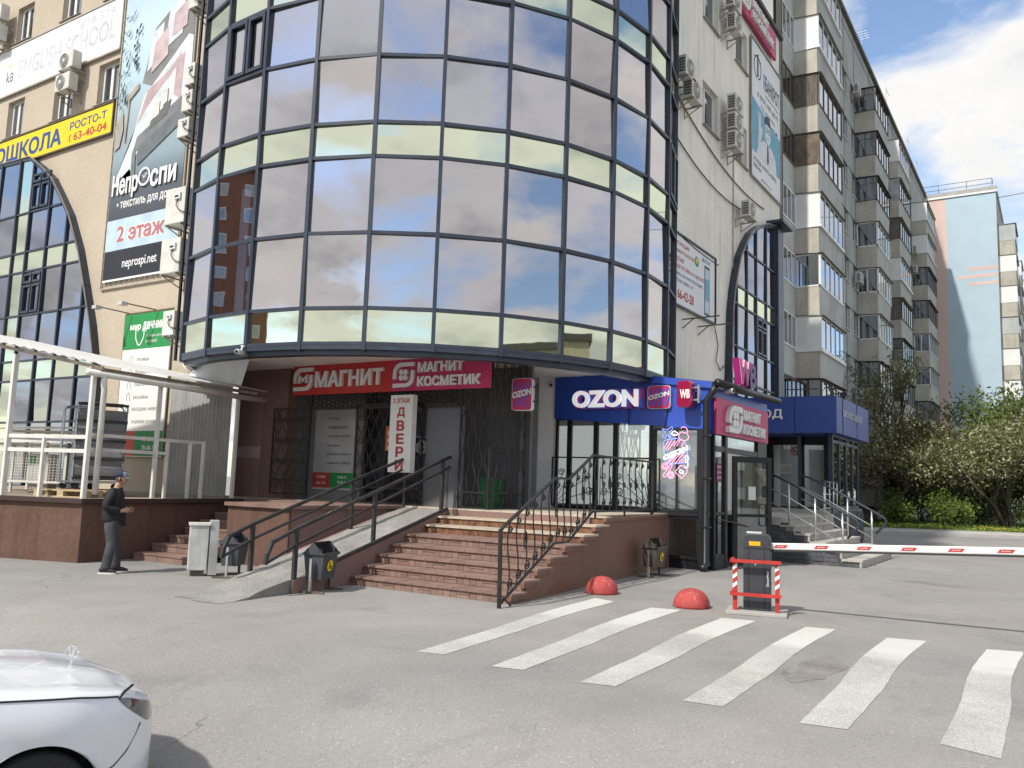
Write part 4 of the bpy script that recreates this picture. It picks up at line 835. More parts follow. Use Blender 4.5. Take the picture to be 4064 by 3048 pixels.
# ---------------------------------------------------------------- business-centre porch on the right
m_slate = mat('slate_stack_stone', (0.085, 0.088, 0.098), 0.85, var=0.35, vs=4, fine=0.2, fs=20, bump=0.5, bs=14)
m_step = mat('pale_stone_step', (0.40, 0.385, 0.35), 0.85, var=0.14, vs=2.5, fine=0.10, fs=25, streak=0.15)
m_biz = mat('business_blue_panel', (0.03, 0.062, 0.26), 0.42, var=0.05, vs=1)
m_steel = mat('stainless_tube', (0.62, 0.62, 0.62), 0.28, metal=0.9, var=0.08)
bz = thing('business_porch', 'glazed porch with blue box canopy and slate-clad base at the business entrance', 'porch', (22.1, 6.0, 0))
def lb(x, y, z=0): return (x - 22.1, y - 6.0, z)
def LB(mb): mb.v = [lb(*p) for p in mb.v]; return mb
BZ = 1.12
mb = MB(); mb.prismx([(8.78, 0), (8.78, BZ - .06), (6.05, BZ - .06), (6.05, .93 - .06), (5.68, .93 - .06), (5.68, .747 - .06), (5.32, .747 - .06), (5.32, .56 - .06), (4.95, .56 - .06), (4.95, .373 - .06), (4.56, .373 - .06), (4.56, .187 - .06), (4.1, .187 - .06), (4.1, 0)], 22.14, 26.4); LB(mb).build('stair_core', m_step, bz)
YN = [4.05, 4.50, 4.89, 5.26, 5.62, 5.98]; random.seed(77)
for i, y in enumerate(YN):
    z1 = .187 * (i + 1); y1 = YN[i + 1] + .04 if i < 5 else 8.7; n = 7
    for j in range(n):
        xa, xb = 22.05 + (26.45 - 22.05) * j / n, 22.05 + (26.45 - 22.05) * (j + 1) / n
        mb = MB(); mb.box(xa + .003, xb - .003, y, y1, z1 - .055, z1 - random.uniform(0, .003)); LB(mb).build('tread_slab', m_step, bz)
    for j in range(14):
        xa, xb = 22.06 + (26.4 - 22.06) * j / 14, 22.06 + (26.4 - 22.06) * (j + 1) / 14
        mb = MB(); mb.box(xa + .003, xb - .003, y + .028 - random.uniform(0, .006), y + .07, z1 - .187, z1 - .056); LB(mb).build('riser_slab', m_step, bz)
mb = MB(); mb.box(26.4, 28.4, 6.06, 8.78, 0, BZ); mb.box(28.4, 33.4, 6.14, 8.78, 0, 1.24); LB(mb).build('porch_floor', m_step, bz)
def slate(x0, x1, fixed, axis, ztop_fn, ybase, name):
    z = 0.0; n = 0
    while z < 1.25:
        h = random.uniform(.07, .12); u = x0
        while u < x1:
            w = random.uniform(.22, .55); ue = min(u + w, x1)
            if z + h <= ztop_fn((u + ue) / 2) + .02:
                d = random.uniform(.02, .06); mb = MB(); zz = min(z + h, ztop_fn((u + ue) / 2))
                if axis == 'y': mb.box(fixed - d, fixed + .03, u + .004, ue - .004, z + .004, zz - .004)
                else: mb.box(u + .004, ue - .004, fixed - d, fixed + .03, z + .004, zz - .004)
                LB(mb).build('stone', m_slate, bz)
            u = ue
        z += h
def bstep(y):
    z = 0.0
    for i, q in enumerate(YN):
        if y >= q: z = .187 * (i + 1) - .055
    return z
slate(4.1, 7.6, 22.12, 'y', bstep, 0, 's'); slate(28.42, 33.4, 6.12, 'x', lambda u: 1.2, 0, 's')
mb = MB(); mb.box(22.06, 22.2, 6.02, 7.6, BZ - .2, BZ - .056); LB(mb).build('landing_edge', m_step, bz)
# canopy box
mb = MB(); mb.box(28.0, 33.35, 5.85, 8.78, 3.68, 4.86); LB(mb).build('canopy_box', m_biz, bz)
mb = MB(); mb.box(27.985, 28.0, 7.14, 7.16, 3.68, 4.86); mb.box(28.9, 28.915, 5.835, 5.85, 3.68, 4.86); mb.box(31.2, 31.215, 5.835, 5.85, 3.68, 4.86); LB(mb).build('panel_joint', mat('joint_shadow_blue', (.012, .02, .08), .5), bz)
# glazed vestibule
mb = MB()
for x in (28.55, 29.62, 30.68, 31.72, 32.72): mb.box(x - .045, x + .045, 6.1, 6.2, 1.24, 3.68)
mb.box(28.5, 32.76, 6.1, 6.2, 1.24, 1.36); mb.box(28.5, 32.76, 6.1, 6.2, 3.40, 3.5); mb.box(28.5, 32.76, 6.1, 6.2, 3.6, 3.68); LB(mb).build('glazing_frame', m_navy, bz)
for a, b_ in ((28.6, 29.57), (29.67, 30.63), (30.73, 31.67), (31.77, 32.67)):
    mb = MB(); mb.box(a, b_, 6.15, 6.156, 1.36, 3.40); LB(mb).build('pane', g_win, bz)
mb = MB(); mb.box(28.46, 28.58, 6.08, 6.22, BZ, 3.68); mb.box(28.46, 28.58, 7.08, 7.18, BZ, 3.68); LB(mb).build('porch_post', m_navy, bz)
dx = 30.4                                                   # entrance doors, facing -x, set back
mb = MB()
for y0, y1 in ((6.22, 6.78), (7.45, 7.66), (8.52, 8.74)): mb.box(dx, dx + .1, y0, y1, BZ, 3.68)
mb.box(dx, dx + .1, 6.78, 8.52, 3.42, 3.68); mb.box(dx, dx + .1, 6.78, 8.52, BZ, BZ + .16); LB(mb).build('door_frame', m_black, bz)
for y0, y1 in ((6.78, 7.45), (7.66, 8.52)): mb = MB(); mb.box(dx + .04, dx + .046, y0, y1, BZ + .16, 3.42); LB(mb).build('pane', g_dark, bz)
mb = MB(); mb.box(dx + .5, dx + .52, 7.66, 8.4, BZ + .05, 3.3); mb.box(dx + .9, dx + .92, 6.5, 7.5, BZ + .05, 3.3); LB(mb).build('inner_wall', mat('pale_inner_wall', (.55, .56, .56), .8, var=.1), bz)
nb = thing('no_smoking_sign', 'round no-smoking sticker on the porch door', 'sign', (dx + .03, 7.75, 3.2), LW)
MB().box(-.17, .17, -.004, 0, -.2, .2).build('sticker', mat('sticker_white', (.62, .6, .55), .6), nb)
mb = MB().tube([(.13 * math.cos(a), -.01, .13 * math.sin(a)) for a in [j * math.pi / 10 for j in range(20)]], .016, 4, closed=True); mb.bar((-.09, -.012, .09), (.09, -.012, -.09), .025); mb.build('red_ring', mat('sign_red', (.55, .03, .03), .5), nb)
mb = MB(); mb.bar((-.08, -.008, -.01), (.06, -.008, -.01), .022); mb.build('cigarette', m_black, nb)
nt_ = thing('door_notice', 'small white paper notice below the sticker on the porch door', 'notice', (dx + .03, 8.3, 2.4), LW)
MB().box(0, .42, -.004, 0, 0, .35).build('paper', mat('white_notice_paper', (.62, .62, .6), .8), nt_)
for i in range(4): MB().box(.06, .36, -.007, -.005, .07 + i * .06, .085 + i * .06).build('print_line', mat('notice_print', (.3, .12, .12), .8), nt_)
# handrails of the porch stairs
def porch_rail(label, x):
    t = thing('stair_handrail', label, 'handrail', (x, 4.55, .187), 0); L_ = lambda y, z: (0, y - 4.55, z - .187)
    MB().tube([L_(6.5, 2.30), L_(5.85, 2.02), L_(4.5, 1.29), L_(4.22, 1.12), L_(4.16, 1.02), L_(4.24, .88), L_(4.44, .68)], .032, 8).build('grip', m_navy, t, smooth=True)
    mb = MB(); mb.tube([L_(6.5, 1.93), L_(5.85, 1.62), L_(4.55, .88)], .016, 6); mb.tube([L_(6.5, 1.58), L_(5.85, 1.25), L_(4.55, .55)], .016, 6); mb.build('mid_rail', m_steel, t, smooth=True)
    for y, z0, z1 in ((4.55, .187, 1.3), (5.2, .45, 1.65), (5.85, .9, 2.02)): MB().tube([L_(y, z0), L_(y, z1)], .024, 8).build('post', m_steel, t, smooth=True)
porch_rail('near dark-gripped steel handrail of the business porch stairs', 22.3)
porch_rail('far dark-gripped steel handrail of the business porch stairs', 26.2)
t = thing('landing_rail', 'steel guard rail across the back of the business porch landing', 'railing', (26.2, 5.9, BZ))
MB().tube([(0, 0, 1.0), (2.2, .1, .98)], .03, 8).build('grip', m_navy, t, smooth=True)
mb = MB()
for z in (.2, .62): mb.tube([(0, 0, z), (2.2, .1, z)], .014, 6)
mb.build('mid_rail', m_steel, t, smooth=True)
for x in (.55, 1.1, 1.65, 2.15): MB().tube([(x, .04, 0), (x, .04, .98)], .02, 6).build('post', m_steel, t, smooth=True)
# ---------------------------------------------------------------- signs and banners
m_white = mat('sign_white', (0.74, 0.74, 0.73), 0.45, var=0.04)
m_letter = mat('white_letter_acrylic', (0.72, 0.72, 0.71), 0.5, var=0.05, vs=4)
m_red = mat('sign_red_panel', (0.46, 0.028, 0.022), 0.45, var=0.05)
m_pink = mat('sign_magenta_panel', (0.47, 0.030, 0.125), 0.45, var=0.05)
m_yel = mat('sign_yellow', (0.72, 0.56, 0.02), 0.6, var=0.05)
m_bluet = mat('sign_blue_print', (0.03, 0.07, 0.25), 0.6)
m_redt = mat('sign_red_print', (0.40, 0.05, 0.04), 0.6)
m_pinkt = mat('sign_dusty_pink_print', (0.42, 0.16, 0.17), 0.6)
m_green = mat('sign_green', (0.02, 0.24, 0.065), 0.55, var=0.05)
m_ban_w = mat('banner_white_vinyl', (0.70, 0.72, 0.74), 0.5, var=0.05, vs=0.7)
m_faint = mat('faded_print', (0.50, 0.525, 0.55), 0.6)
m_gry = mat('dark_grey_print', (0.06, 0.065, 0.075), 0.6)
def sign(name, label, cat, loc, rz, w, h, m, d=.03, group=None, bname='panel', bevel=0):
    t = thing(name, label, cat, loc, rz, group); MB().box(0, w, -d, -.004, 0, h).build(bname, m, t, bevel=bevel); return t
def arc(cx, cz, r, a0, a1, n=7): return [(cx + r * math.cos(R(a0 + (a1 - a0) * i / n)), cz + r * math.sin(R(a0 + (a1 - a0) * i / n))) for i in range(n + 1)]
def stroke(mb, pts, w, y0, y1, closed=False):
    """flat ribbon of width w along (x, z) points, extruded from y0 to y1"""
    P = [Vector((x, z)) for x, z in pts]; n = len(P); Lf = []; Rt = []
    for i in range(n):
        a = P[i - 1] if (i or closed) else P[i]; c = P[(i + 1) % n] if (i < n - 1 or closed) else P[i]
        d = (c - a); d = d.normalized() if d.length > 1e-6 else Vector((1, 0)); q = Vector((-d.y, d.x)) * w / 2; Lf.append(P[i] + q); Rt.append(P[i] - q)
    for i in range(n if closed else n - 1):
        j = (i + 1) % n; mb.prism([(Rt[i].x, Rt[i].y), (Rt[j].x, Rt[j].y), (Lf[j].x, Lf[j].y), (Lf[i].x, Lf[i].y)], y0, y1)
    return mb
def hook_logo(parent, m, x0, z0, w, h, y, dep, kind):
    t = .13 * w; r = .32 * w; mb = MB()
    stroke(mb, [(x0 + w, z0 + h - t / 2)] + arc(x0 + r + t / 2, z0 + h - r - t / 2, r, 90, 180) + [(x0 + t / 2, z0 + .34 * h)], t * 1.15, y - dep, y)
    stroke(mb, [(x0, z0 + t / 2)] + arc(x0 + w - r - t / 2, z0 + r + t / 2, r, 270, 360) + [(x0 + w - t / 2, z0 + .68 * h)], t * 1.15, y - dep, y)
    cx, cz = x0 + w / 2, z0 + h / 2
    if kind == 'm': stroke(mb, [(cx - .2 * w, cz - .17 * h), (cx - .2 * w, cz + .17 * h), (cx, cz - .05 * h), (cx + .2 * w, cz + .17 * h), (cx + .2 * w, cz - .17 * h)], t * .95, y - dep, y)
    else:
        for a in (45, 135, 225, 315): mb.prism([(cx + .04 * w * math.cos(R(a)), cz + .04 * w * math.sin(R(a)))] + [(cx + (.15 + .11 * math.cos(R(q))) * w * math.cos(R(a)) - .11 * math.sin(R(q)) * w * math.sin(R(a)), cz + (.15 + .11 * math.cos(R(q))) * w * math.sin(R(a)) + .11 * math.sin(R(q)) * w * math.cos(R(a))) for q in range(-150, 151, 50)], y - dep, y)
    return mb.build('emblem', m, parent)
# entrance fascia: red half and magenta half
t = sign('store_sign', 'red store fascia sign with raised white letters over the entrance', 'sign', (14.42, 15.6, 3.70), LW, 3.135, .72, m_red, .10)
hook_logo(t, m_letter, .08, .10, .62, .54, -.10, .07, 'm'); text('МАГНИТ', t, m_letter, .80, .16, 2.12, .38, y=-.10, depth=.07, bold=.035)
t = sign('store_sign', 'magenta cosmetics fascia sign with raised white letters over the entrance', 'sign', (14.42, 12.46, 3.70), LW, 2.63, .72, m_pink, .10)
hook_logo(t, m_letter, .08, .08, .58, .54, -.10, .06, 'b'); text('МАГНИТ', t, m_letter, .78, .39, 1.22, .22, y=-.10, depth=.07, bold=.035); text('КОСМЕТИК', t, m_letter, .78, .08, 1.66, .22, y=-.10, depth=.07, bold=.035)
t = sign('light_box_sign', 'tall narrow white light box with red vertical lettering', 'sign', (14.30, 12.30, 1.91), LW, .62, 1.68, m_white, .16)
text('2 ЭТАЖ', t, m_redt, .07, 1.50, .48, .11, y=-.161, bold=.03)
for i, ch in enumerate('ДВЕРИ'): text(ch, t, m_redt, .20, 1.18 - i * .285, .22, .23, y=-.161, bold=.04)
# posters inside the vestibule
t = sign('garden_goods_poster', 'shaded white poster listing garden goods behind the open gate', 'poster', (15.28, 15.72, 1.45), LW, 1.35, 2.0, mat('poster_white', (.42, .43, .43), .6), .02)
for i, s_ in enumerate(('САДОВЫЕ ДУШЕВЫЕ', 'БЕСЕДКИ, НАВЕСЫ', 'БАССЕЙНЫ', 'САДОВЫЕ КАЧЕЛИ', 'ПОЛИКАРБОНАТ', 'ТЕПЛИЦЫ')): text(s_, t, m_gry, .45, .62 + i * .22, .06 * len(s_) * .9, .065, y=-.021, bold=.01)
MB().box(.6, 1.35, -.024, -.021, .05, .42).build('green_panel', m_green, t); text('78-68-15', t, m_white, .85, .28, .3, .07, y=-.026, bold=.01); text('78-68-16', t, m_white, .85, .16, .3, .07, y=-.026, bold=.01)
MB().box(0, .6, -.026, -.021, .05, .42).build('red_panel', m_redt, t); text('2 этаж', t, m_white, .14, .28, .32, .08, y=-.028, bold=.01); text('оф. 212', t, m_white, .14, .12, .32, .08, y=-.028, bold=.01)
t = sign('hours_notice', 'small orange and white notice beside the vertical light box', 'notice', (14.40, 12.62, 2.38), LW, .30, .55, mat('orange_notice', (.45, .12, .03), .6), .01)
for i in range(3): text('00', t, m_white, .06, .34 - i * .16, .18, .1, y=-.011, bold=.02)
t = sign('hexagon_door_poster', 'white hexagon emblem poster on the dark door behind the grille', 'poster', (16.08, 13.2, 2.35), LW, .55, .5, m_dark, .01)
MB().prism([(.27 + .2 * math.cos(R(a)), .2 + .2 * math.sin(R(a))) for a in range(30, 390, 60)], -.014, -.011).build('hexagon', mat('hex_white', (.5, .5, .5), .6), t); text('iX', t, m_dark, .17, .11, .2, .18, y=-.015, bold=.02)
text('МАКС', t, m_faint, .03, .42, .4, .06, y=-.012)
# ozon group on the annexe
m_oz_b = mat('tile_blue', (0.02, 0.10, 0.55), 0.4); m_oz_p = mat('tile_pink', (0.46, 0.025, 0.11), 0.4)
def stripes(parent, w, h, y, seed, curved=True):
    random.seed(seed); mb = MB()
    for i in range(7):
        x = -.5 * h + i * (w + .6 * h) / 7; pts = []
        for j in range(9):
            z = h * j / 8; xx = x + .62 * z + .03 * w * math.sin(j * .9 + i)
            pts.append((xx, z))
        pts = [(px_, pz) for px_, pz in pts if .02 * w < px_ < .98 * w and .02 * h < pz < .98 * h]
        if len(pts) > 1: stroke(mb, pts, w * .075, y - .003, y)
    return mb.build('wavy_stripes', m_oz_b, parent)
def striped_tile(name, label, loc, rz, w, h, d, twosided=False):
    t = thing(name, label, 'sign', loc, rz); r = .14 * w
    pts = arc(w - r, h - r, r, 0, 90, 4) + arc(r, h - r, r, 90, 180, 4) + arc(r, r, r, 180, 270, 4) + arc(w - r, r, r, 270, 360, 4)
    MB().prism(pts, -d, 0).build('casing', m_white, t); i_ = .02; MB().prism([(w / 2 + (x - w / 2) * .95, h / 2 + (z - h / 2) * .97) for x, z in pts], -d - .006, -d).build('face', m_oz_p, t)
    stripes(t, w, h, -d - .007, 3); text('OZON', t, m_letter, .04 * w, .36 * h, .92 * w, .20 * h, y=-d - .012, depth=.004, bold=.045, slant=.22); return t
t = thing('fascia_letters', 'raised white four-letter sign with pink and blue backing on the blue fascia', 'sign', (18.11, 9.88, 3.60), LW)
text('OZON', t, m_oz_p, .03, -.03, 1.84, .50, y=-.02, depth=.05, bold=.12, name='backing_letters')
text('OZON', t, m_oz_b, .06, -.02, 1.80, .48, y=-.075, depth=.015, bold=.10, name='backing_letters')
mb = MB()
for i in range(9): stroke(mb, [(.1 + i * .2, 0), (.22 + i * .2, .42)], .05, -.094, -.091)
mb.build('wavy_stripes', m_oz_p, t); text('OZON', t, mat('lit_white_letter', (.80, .80, .82), .4, emit=.25), .02, .015, 1.72, .41, y=-.10, depth=.07, bold=.04)
striped_tile('tile_sign', 'square pink and blue striped tile sign on the blue fascia', (18.11, 7.93, 3.56), LW, .56, .53, .07)
t = striped_tile('blade_sign', 'projecting pink and blue striped blade sign before the iron grille', (15.30, 9.82, 3.30), LW + R(8), .47, .69, .14)
mb = MB(); mb.bar((.30, .0, .2), (.10, .50, .2), .03); mb.build('bracket', m_black, t); mb = MB(); mb.bar((.30, .0, .5), (.10, .50, .5), .03); mb.build('bracket', m_black, t); mb = MB(); mb.bar((.47, -.07, .2), (.56, -.05, .2), .03); mb.bar((.47, -.07, .5), (.56, -.05, .5), .03); mb.bar((.56, -.05, .12), (.56, -.05, .58), .03); mb.build('bracket', m_black, t)
t = thing('light_box_sign', 'rounded crimson light box with two letters at the end of the blue fascia', 'sign', (17.92, 7.10, 3.55), LW + R(-8)); r = .09; w, h = .36, .60
pts = arc(w - r, h - r, r, 0, 90, 4) + arc(r, h - r, r, 90, 180, 4) + arc(r, r, r, 180, 270, 4) + arc(w - r, r, r, 270, 360, 4)
MB().prism(pts, -.14, .06).build('casing', mat('crimson_gloss', (.27, .012, .055), .12, coat=.6), t, bevel=.02); text('WB', t, mat('lit_pale_letter', (.85, .75, .72), .5, emit=.3), .09, .2, .24, .2, y=-.142, depth=.004, bold=.01)
mb = MB(); mb.box(w, w + .12, -.03, .02, .15, .19); mb.box(w, w + .12, -.03, .02, .42, .46); mb.bar((w + .12, 0, .1), (w + .12, 0, .5), .05); mb.build('bracket', m_steel, t)
mb = MB(); mb.tube([(18.09, 8.4, 3.6), (18.08, 8.42, 3.3), (18.1, 8.42, 3.2)], .012, 5); o = mb.build('sign_cable', m_black); tag(o, 'black cable hanging below the raised white fascia letters', 'cable')
mb = MB(); mb.tube([(18.09, 7.45, 3.56), (18.08, 7.5, 3.3), (18.1, 7.52, 3.1)], .012, 5); o = mb.build('sign_cable', m_black); tag(o, 'black cable hanging below the square striped tile sign', 'cable')
# neon sign in the corner window
def neon(c, e): return mat('neon_%d' % int(c[0] * 100 + c[1] * 10 + c[2] * 7), c, .4, var=0, emit=e)
nb_, np_, nw_ = neon((.22, .32, 1.0), .75), neon((1.0, .38, .62), .65), neon((.9, 1.0, 1.0), .8)
t = thing('neon_sign', 'glowing blue and pink neon sign in the corner window', 'neon sign', (18.12, 7.60, 1.98), LW); S_ = .66 / 530.0
def nz(pts): return [((x - 470) * S_, 0, (1055 - y) * S_) for x, y in pts]
mb = MB(); mb.tube(nz([(475, 150), (560, 165), (590, 170), (650, 120), (680, 125), (675, 160), (625, 215), (640, 320), (620, 325), (590, 255), (545, 280), (540, 320), (520, 330), (475, 275), (500, 260), (550, 215), (475, 165)]), .007, 5)
mb.tube(nz([(500, 420), (520, 375), (560, 355), (800, 325)]), .007, 5); mb.tube(nz([(500, 420), (515, 560), (540, 740), (600, 790), (720, 790), (930, 760), (960, 720), (965, 600), (920, 390)]), .007, 5); mb.build('blue_tube', nb_, t)
mb = MB(); mb.tube(nz([(840, 150), (870, 120), (930, 130), (970, 190), (960, 240), (900, 230), (860, 210), (810, 240), (795, 290), (830, 350), (900, 375), (970, 350), (990, 290), (960, 260)]), .007, 5)
for a in ((510, 520, 600, 370), (540, 545, 660, 370), (590, 545, 730, 370), (700, 470, 800, 345), (760, 470, 830, 350), (580, 760, 700, 660), (610, 775, 770, 620), (660, 785, 850, 580), (740, 780, 920, 570), (800, 770, 930, 640), (860, 755, 930, 700), (850, 480, 900, 390)): mb.tube(nz([a[:2], a[2:]]), .007, 5)
for cx, cy in ((535, 835), (655, 995)):
    for r_ in (58, 28): mb.tube(nz([(cx + r_ * math.cos(R(q)), cy + r_ * math.sin(R(q))) for q in range(0, 360, 30)]), .007, 5, closed=True)
mb.tube(nz([(520, 1030), (505, 1000), (650, 800), (680, 810), (670, 840), (545, 1035), (520, 1030)]), .007, 5); mb.tube(nz([(740, 930), (840, 820), (930, 830), (965, 890), (960, 940), (860, 1050), (740, 940)]), .007, 5); mb.build('pink_tube', np_, t)
mb = MB(); mb.tube(nz([(655, 240), (690, 200), (720, 195), (760, 220), (785, 240), (770, 265), (680, 265)]), .007, 5, closed=True); mb.tube(nz([(850, 960), (810, 930), (830, 890), (860, 910), (885, 920), (885, 960)]), .007, 5, closed=True)
mb.build('white_tube', nw_, t); mb = MB(); mb.tube(nz([(930, 770), (985, 690), (970, 640), (930, 645), (930, 700), (980, 780), (970, 850), (910, 860)]), .007, 5); mb.build('white_tube', nw_, t)
text('OZON', t, nw_, .05, .40, .58, .11, y=-.012, depth=.008, bold=.03, slant=.42)
# magenta sign on the annexe side, WB letters above the eave
t = sign('store_sign', 'magenta cosmetics sign on the annexe side facing the lane', 'sign', (18.3, 6.44, 3.0), 0, 4.0, .82, m_pink, .06)
hook_logo(t, m_letter, .62, .09, .95, .62, -.06, .10, 'b'); text('МАГНИТ', t, m_letter, 1.68, .44, 1.4, .25, y=-.06, depth=.09, bold=.03); text('КОСМЕТИК', t, m_letter, 1.68, .10, 1.85, .25, y=-.06, depth=.09, bold=.03)
t = thing('rooftop_letters', 'large magenta and purple letters standing above the annexe gutter', 'sign', (19.15, 6.3, 4.22), 0)
m_wbp = mat('letter_purple', (.10, .02, .16), .4); m_wbm = mat('letter_magenta', (.42, .02, .20), .4)
text('W', t, m_wbm, 0, 0, .82, .60, y=0, depth=.16, bold=.035); text('B', t, m_wbp, .86, 0, .5, .60, y=0, depth=.16, bold=.035); text('W', t, m_white, -.02, 0, .82, .60, y=-.165, depth=.01, bold=.02)
text('W', t, m_wbm, -.02, 0, .82, .60, y=-.178, depth=.01, bold=.035)
mb = MB(); mb.box(-.05, 1.4, .02, .06, -.1, -.04); mb.box(.1, .14, .02, .06, -.18, -.04); mb.box(1.2, 1.24, .02, .06, -.18, -.04); mb.build('mounting_bar', m_steel, t)
# entrance letters on the blue canopy
t = thing('entrance_lettering', 'white ВХОД letters on the left face of the blue canopy', 'sign', (27.98, 8.75, 4.12), LW); text('ВХОД', t, m_letter, 0, 0, 1.22, .34, y=0, depth=.03, bold=.02)
t = thing('business_lettering', 'pale БИЗНЕС ЦЕНТР letters on the right face of the blue canopy', 'sign', (28.9, 5.83, 4.22), 0); text('БИЗНЕС ЦЕНТР', t, mat('worn_white_letters', (.5, .52, .56), .6), 0, 0, 3.1, .26, y=0, depth=.012, bold=.0)
# right wall: top magenta sign and two posters
t = sign('store_sign', 'magenta cosmetics sign high on the pale side wall', 'sign', (26.6, 8.72, 18.3), 0, 4.75, 1.05, m_pink, .10)
hook_logo(t, m_letter, .35, .15, .95, .74, -.10, .08, 'b'); text('МАГНИТ', t, m_letter, 1.55, .57, 1.9, .30, y=-.10, depth=.10, bold=.035); text('КОСМЕТИК', t, m_letter, 1.55, .15, 2.6, .30, y=-.10, depth=.10, bold=.035)
t = sign('legal_banner', 'white and blue bankruptcy-help banner with a drawn man in glasses', 'banner', (28.58, 8.77, 12.88), 0, 3.72, 5.1, m_ban_w, .03, bname='vinyl')
mb = MB()
for a, b_ in (((-.04, -.04, -.04), (3.76, -.04, -.04)), ((3.76, -.04, -.04), (3.76, -.04, 5.14)), ((3.76, -.04, 5.14), (-.04, -.04, 5.14)), ((-.04, -.04, 5.14), (-.04, -.04, -.04))): mb.bar(a, b_, .05)
mb.build('frame', m_sill, t)
text('Я', t, m_oz_b, 1.45, 3.75, .24, .62, y=-.031, bold=.02); text('БАНКРОТ', t, m_gry, 1.72, 3.75, 1.85, .62, y=-.031, bold=.03); text('Юридическая помощь', t, m_gry, 1.75, 3.52, 1.7, .12, y=-.031, bold=0)
text('8 (927) 787-28-77', t, m_gry, .75, 3.12, 2.7, .24, y=-.031, bold=.015); text('ТЦ «Авеню»', t, m_gry, 1.1, 2.82, 1.9, .16, y=-.031, bold=.005); text('ул. Тополиная 22а, оф. 308', t, m_gry, .45, 2.52, 2.9, .18, y=-.031, bold=.01)
m_lb = mat('poster_sky_blue', (.14, .37, .52), .6, var=.12); m_ln = mat('poster_ink', (.03, .04, .06), .6); m_fl = mat('poster_pale_skin', (.66, .68, .70), .6)
MB().prism([(0.05, .95), (3.67, .95), (3.67, 2.5), (.05, 2.95)], -.034, -.031).build('blue_field', m_lb, t)
MB().prism([(.6, .95), (3.2, .95), (3.0, 1.5), (2.55, 1.75), (1.5, 1.75), (.95, 1.45)], -.037, -.034).build('shirt', m_fl, t)
MB().prism(arc(2.0, 2.12, .36, -160, -20, 8) + [(2.32, 2.5), (1.68, 2.5)], -.040, -.037).build('face', m_fl, t)
MB().prism([(1.64, 2.4), (1.62, 2.66), (1.8, 2.82), (2.2, 2.84), (2.38, 2.62), (2.36, 2.4), (2.26, 2.52), (1.78, 2.52)], -.043, -.040).build('hair', m_ln, t)
mb = MB()
for cx in (1.84, 2.16): stroke(mb, arc(cx, 2.28, .10, 0, 330, 10), .025, -.045, -.041, True)
stroke(mb, [(1.94, 2.29), (2.06, 2.29)], .025, -.045, -.041); stroke(mb, [(1.9, 1.99), (2.1, 1.99)], .03, -.045, -.041); mb.prism([(1.94, 1.75), (2.06, 1.75), (2.12, 1.1), (2.0, .98), (1.9, 1.1)], -.045, -.038); mb.build('ink_lines', m_ln, t)
MB().prism([(.75, 1.3), (1.05, 1.4), (1.3, 1.95), (1.28, 2.2), (1.12, 2.05), (1.1, 2.62), (1.0, 2.66), (.98, 2.3), (.9, 2.64), (.8, 2.6), (.86, 2.1)], -.040, -.037).build('raised_hand', m_fl, t)
text('ХОЧЕШЬ НАЧАТЬ НОВУЮ', t, m_gry, .25, .62, 2.9, .17, y=-.031, bold=.015); text('ЖИЗНЬ?', t, m_gry, .25, .38, .95, .17, y=-.031, bold=.015); text('jabankrot.ru', t, m_gry, 1.2, .1, 1.3, .14, y=-.031, bold=0)
mb = MB(); mb.tube([(.75, -.035, 3.9), (.75, -.035, 4.75)], .035, 5); stroke(mb, [(.35, 4.55), (.75, 4.7), (1.15, 4.55)], .05, -.04, -.031); stroke(mb, arc(.75, 4.25, .42, 120, 260, 8), .05, -.04, -.031); stroke(mb, arc(.75, 4.25, .42, 60, -80, 8), .05, -.04, -.031); mb.build('scales_emblem', m_gry, t)
t = sign('speech_therapy_banner', 'white speech-therapy banner with phone number beside the tower', 'banner', (21.2, 8.77, 6.85), 0, 3.65, 1.98, m_ban_w, .03, bname='vinyl')
for i, s_ in enumerate(('ЛОГОПЕДИЯ', 'ДЕФЕКТОЛОГИЯ', 'МАССАЖ', 'ПОДГОТОВКА К ШКОЛЕ')): text(s_, t, m_redt, .28, 1.68 - i * .22, .135 * len(s_), .13, y=-.031, bold=.02)
for i, s_ in enumerate(('ЗАПИСЬ НА КОНСУЛЬТАЦИЮ', '3 ЭТАЖ ОФИС 317')): text(s_, t, m_bluet, .28, .82 - i * .18, .105 * len(s_), .10, y=-.031, bold=.015)
text('66-42-28', t, m_redt, .62, .18, 1.25, .28, y=-.031, bold=.03)
MB().prism(arc(.32, .32, .18, 0, 350, 14), -.034, -.031).build('phone_badge', m_oz_b, t); MB().prism(arc(2.1, 1.55, .16, 0, 350, 12), -.034, -.031).build('owl_badge', m_green, t); MB().prism(arc(2.1, 1.58, .09, 0, 350, 10), -.037, -.034).build('owl_badge', m_yel, t)
text('МЫ В VK', t, m_bluet, 2.55, 1.68, .7, .12, y=-.031, bold=.01)
MB().box(2.75, 3.2, -.036, -.031, .1, 1.6).build('phone_picture', m_gry, t); MB().box(2.79, 3.16, -.040, -.036, .16, 1.52).build('phone_screen', mat('poster_pale_blue', (.45, .60, .68), .6), t); MB().box(2.79, 3.16, -.043, -.040, .55, 1.2).build('phone_photos', m_lb, t)
mb = MB()
for a, b_ in (((0, -.045, -.03), (3.7, -.045, -.03)), ((3.69, -.045, -.03), (3.69, -.045, 2.02)), ((0, -.045, 2.02), (3.7, -.045, 2.02))): mb.bar(a, b_, .05)
mb.build('frame', m_black, t)
mb = MB()
for x in (1.1, 2.3): mb.bar((x, 0, -.35), (x + .5, -.9, -.22), .035); mb.bar((x, 0, -.6), (x + .15, -.3, -.3), .03)
mb.build('lamp_brackets', mat('rusty_bracket', (.12, .08, .055), .7), t)
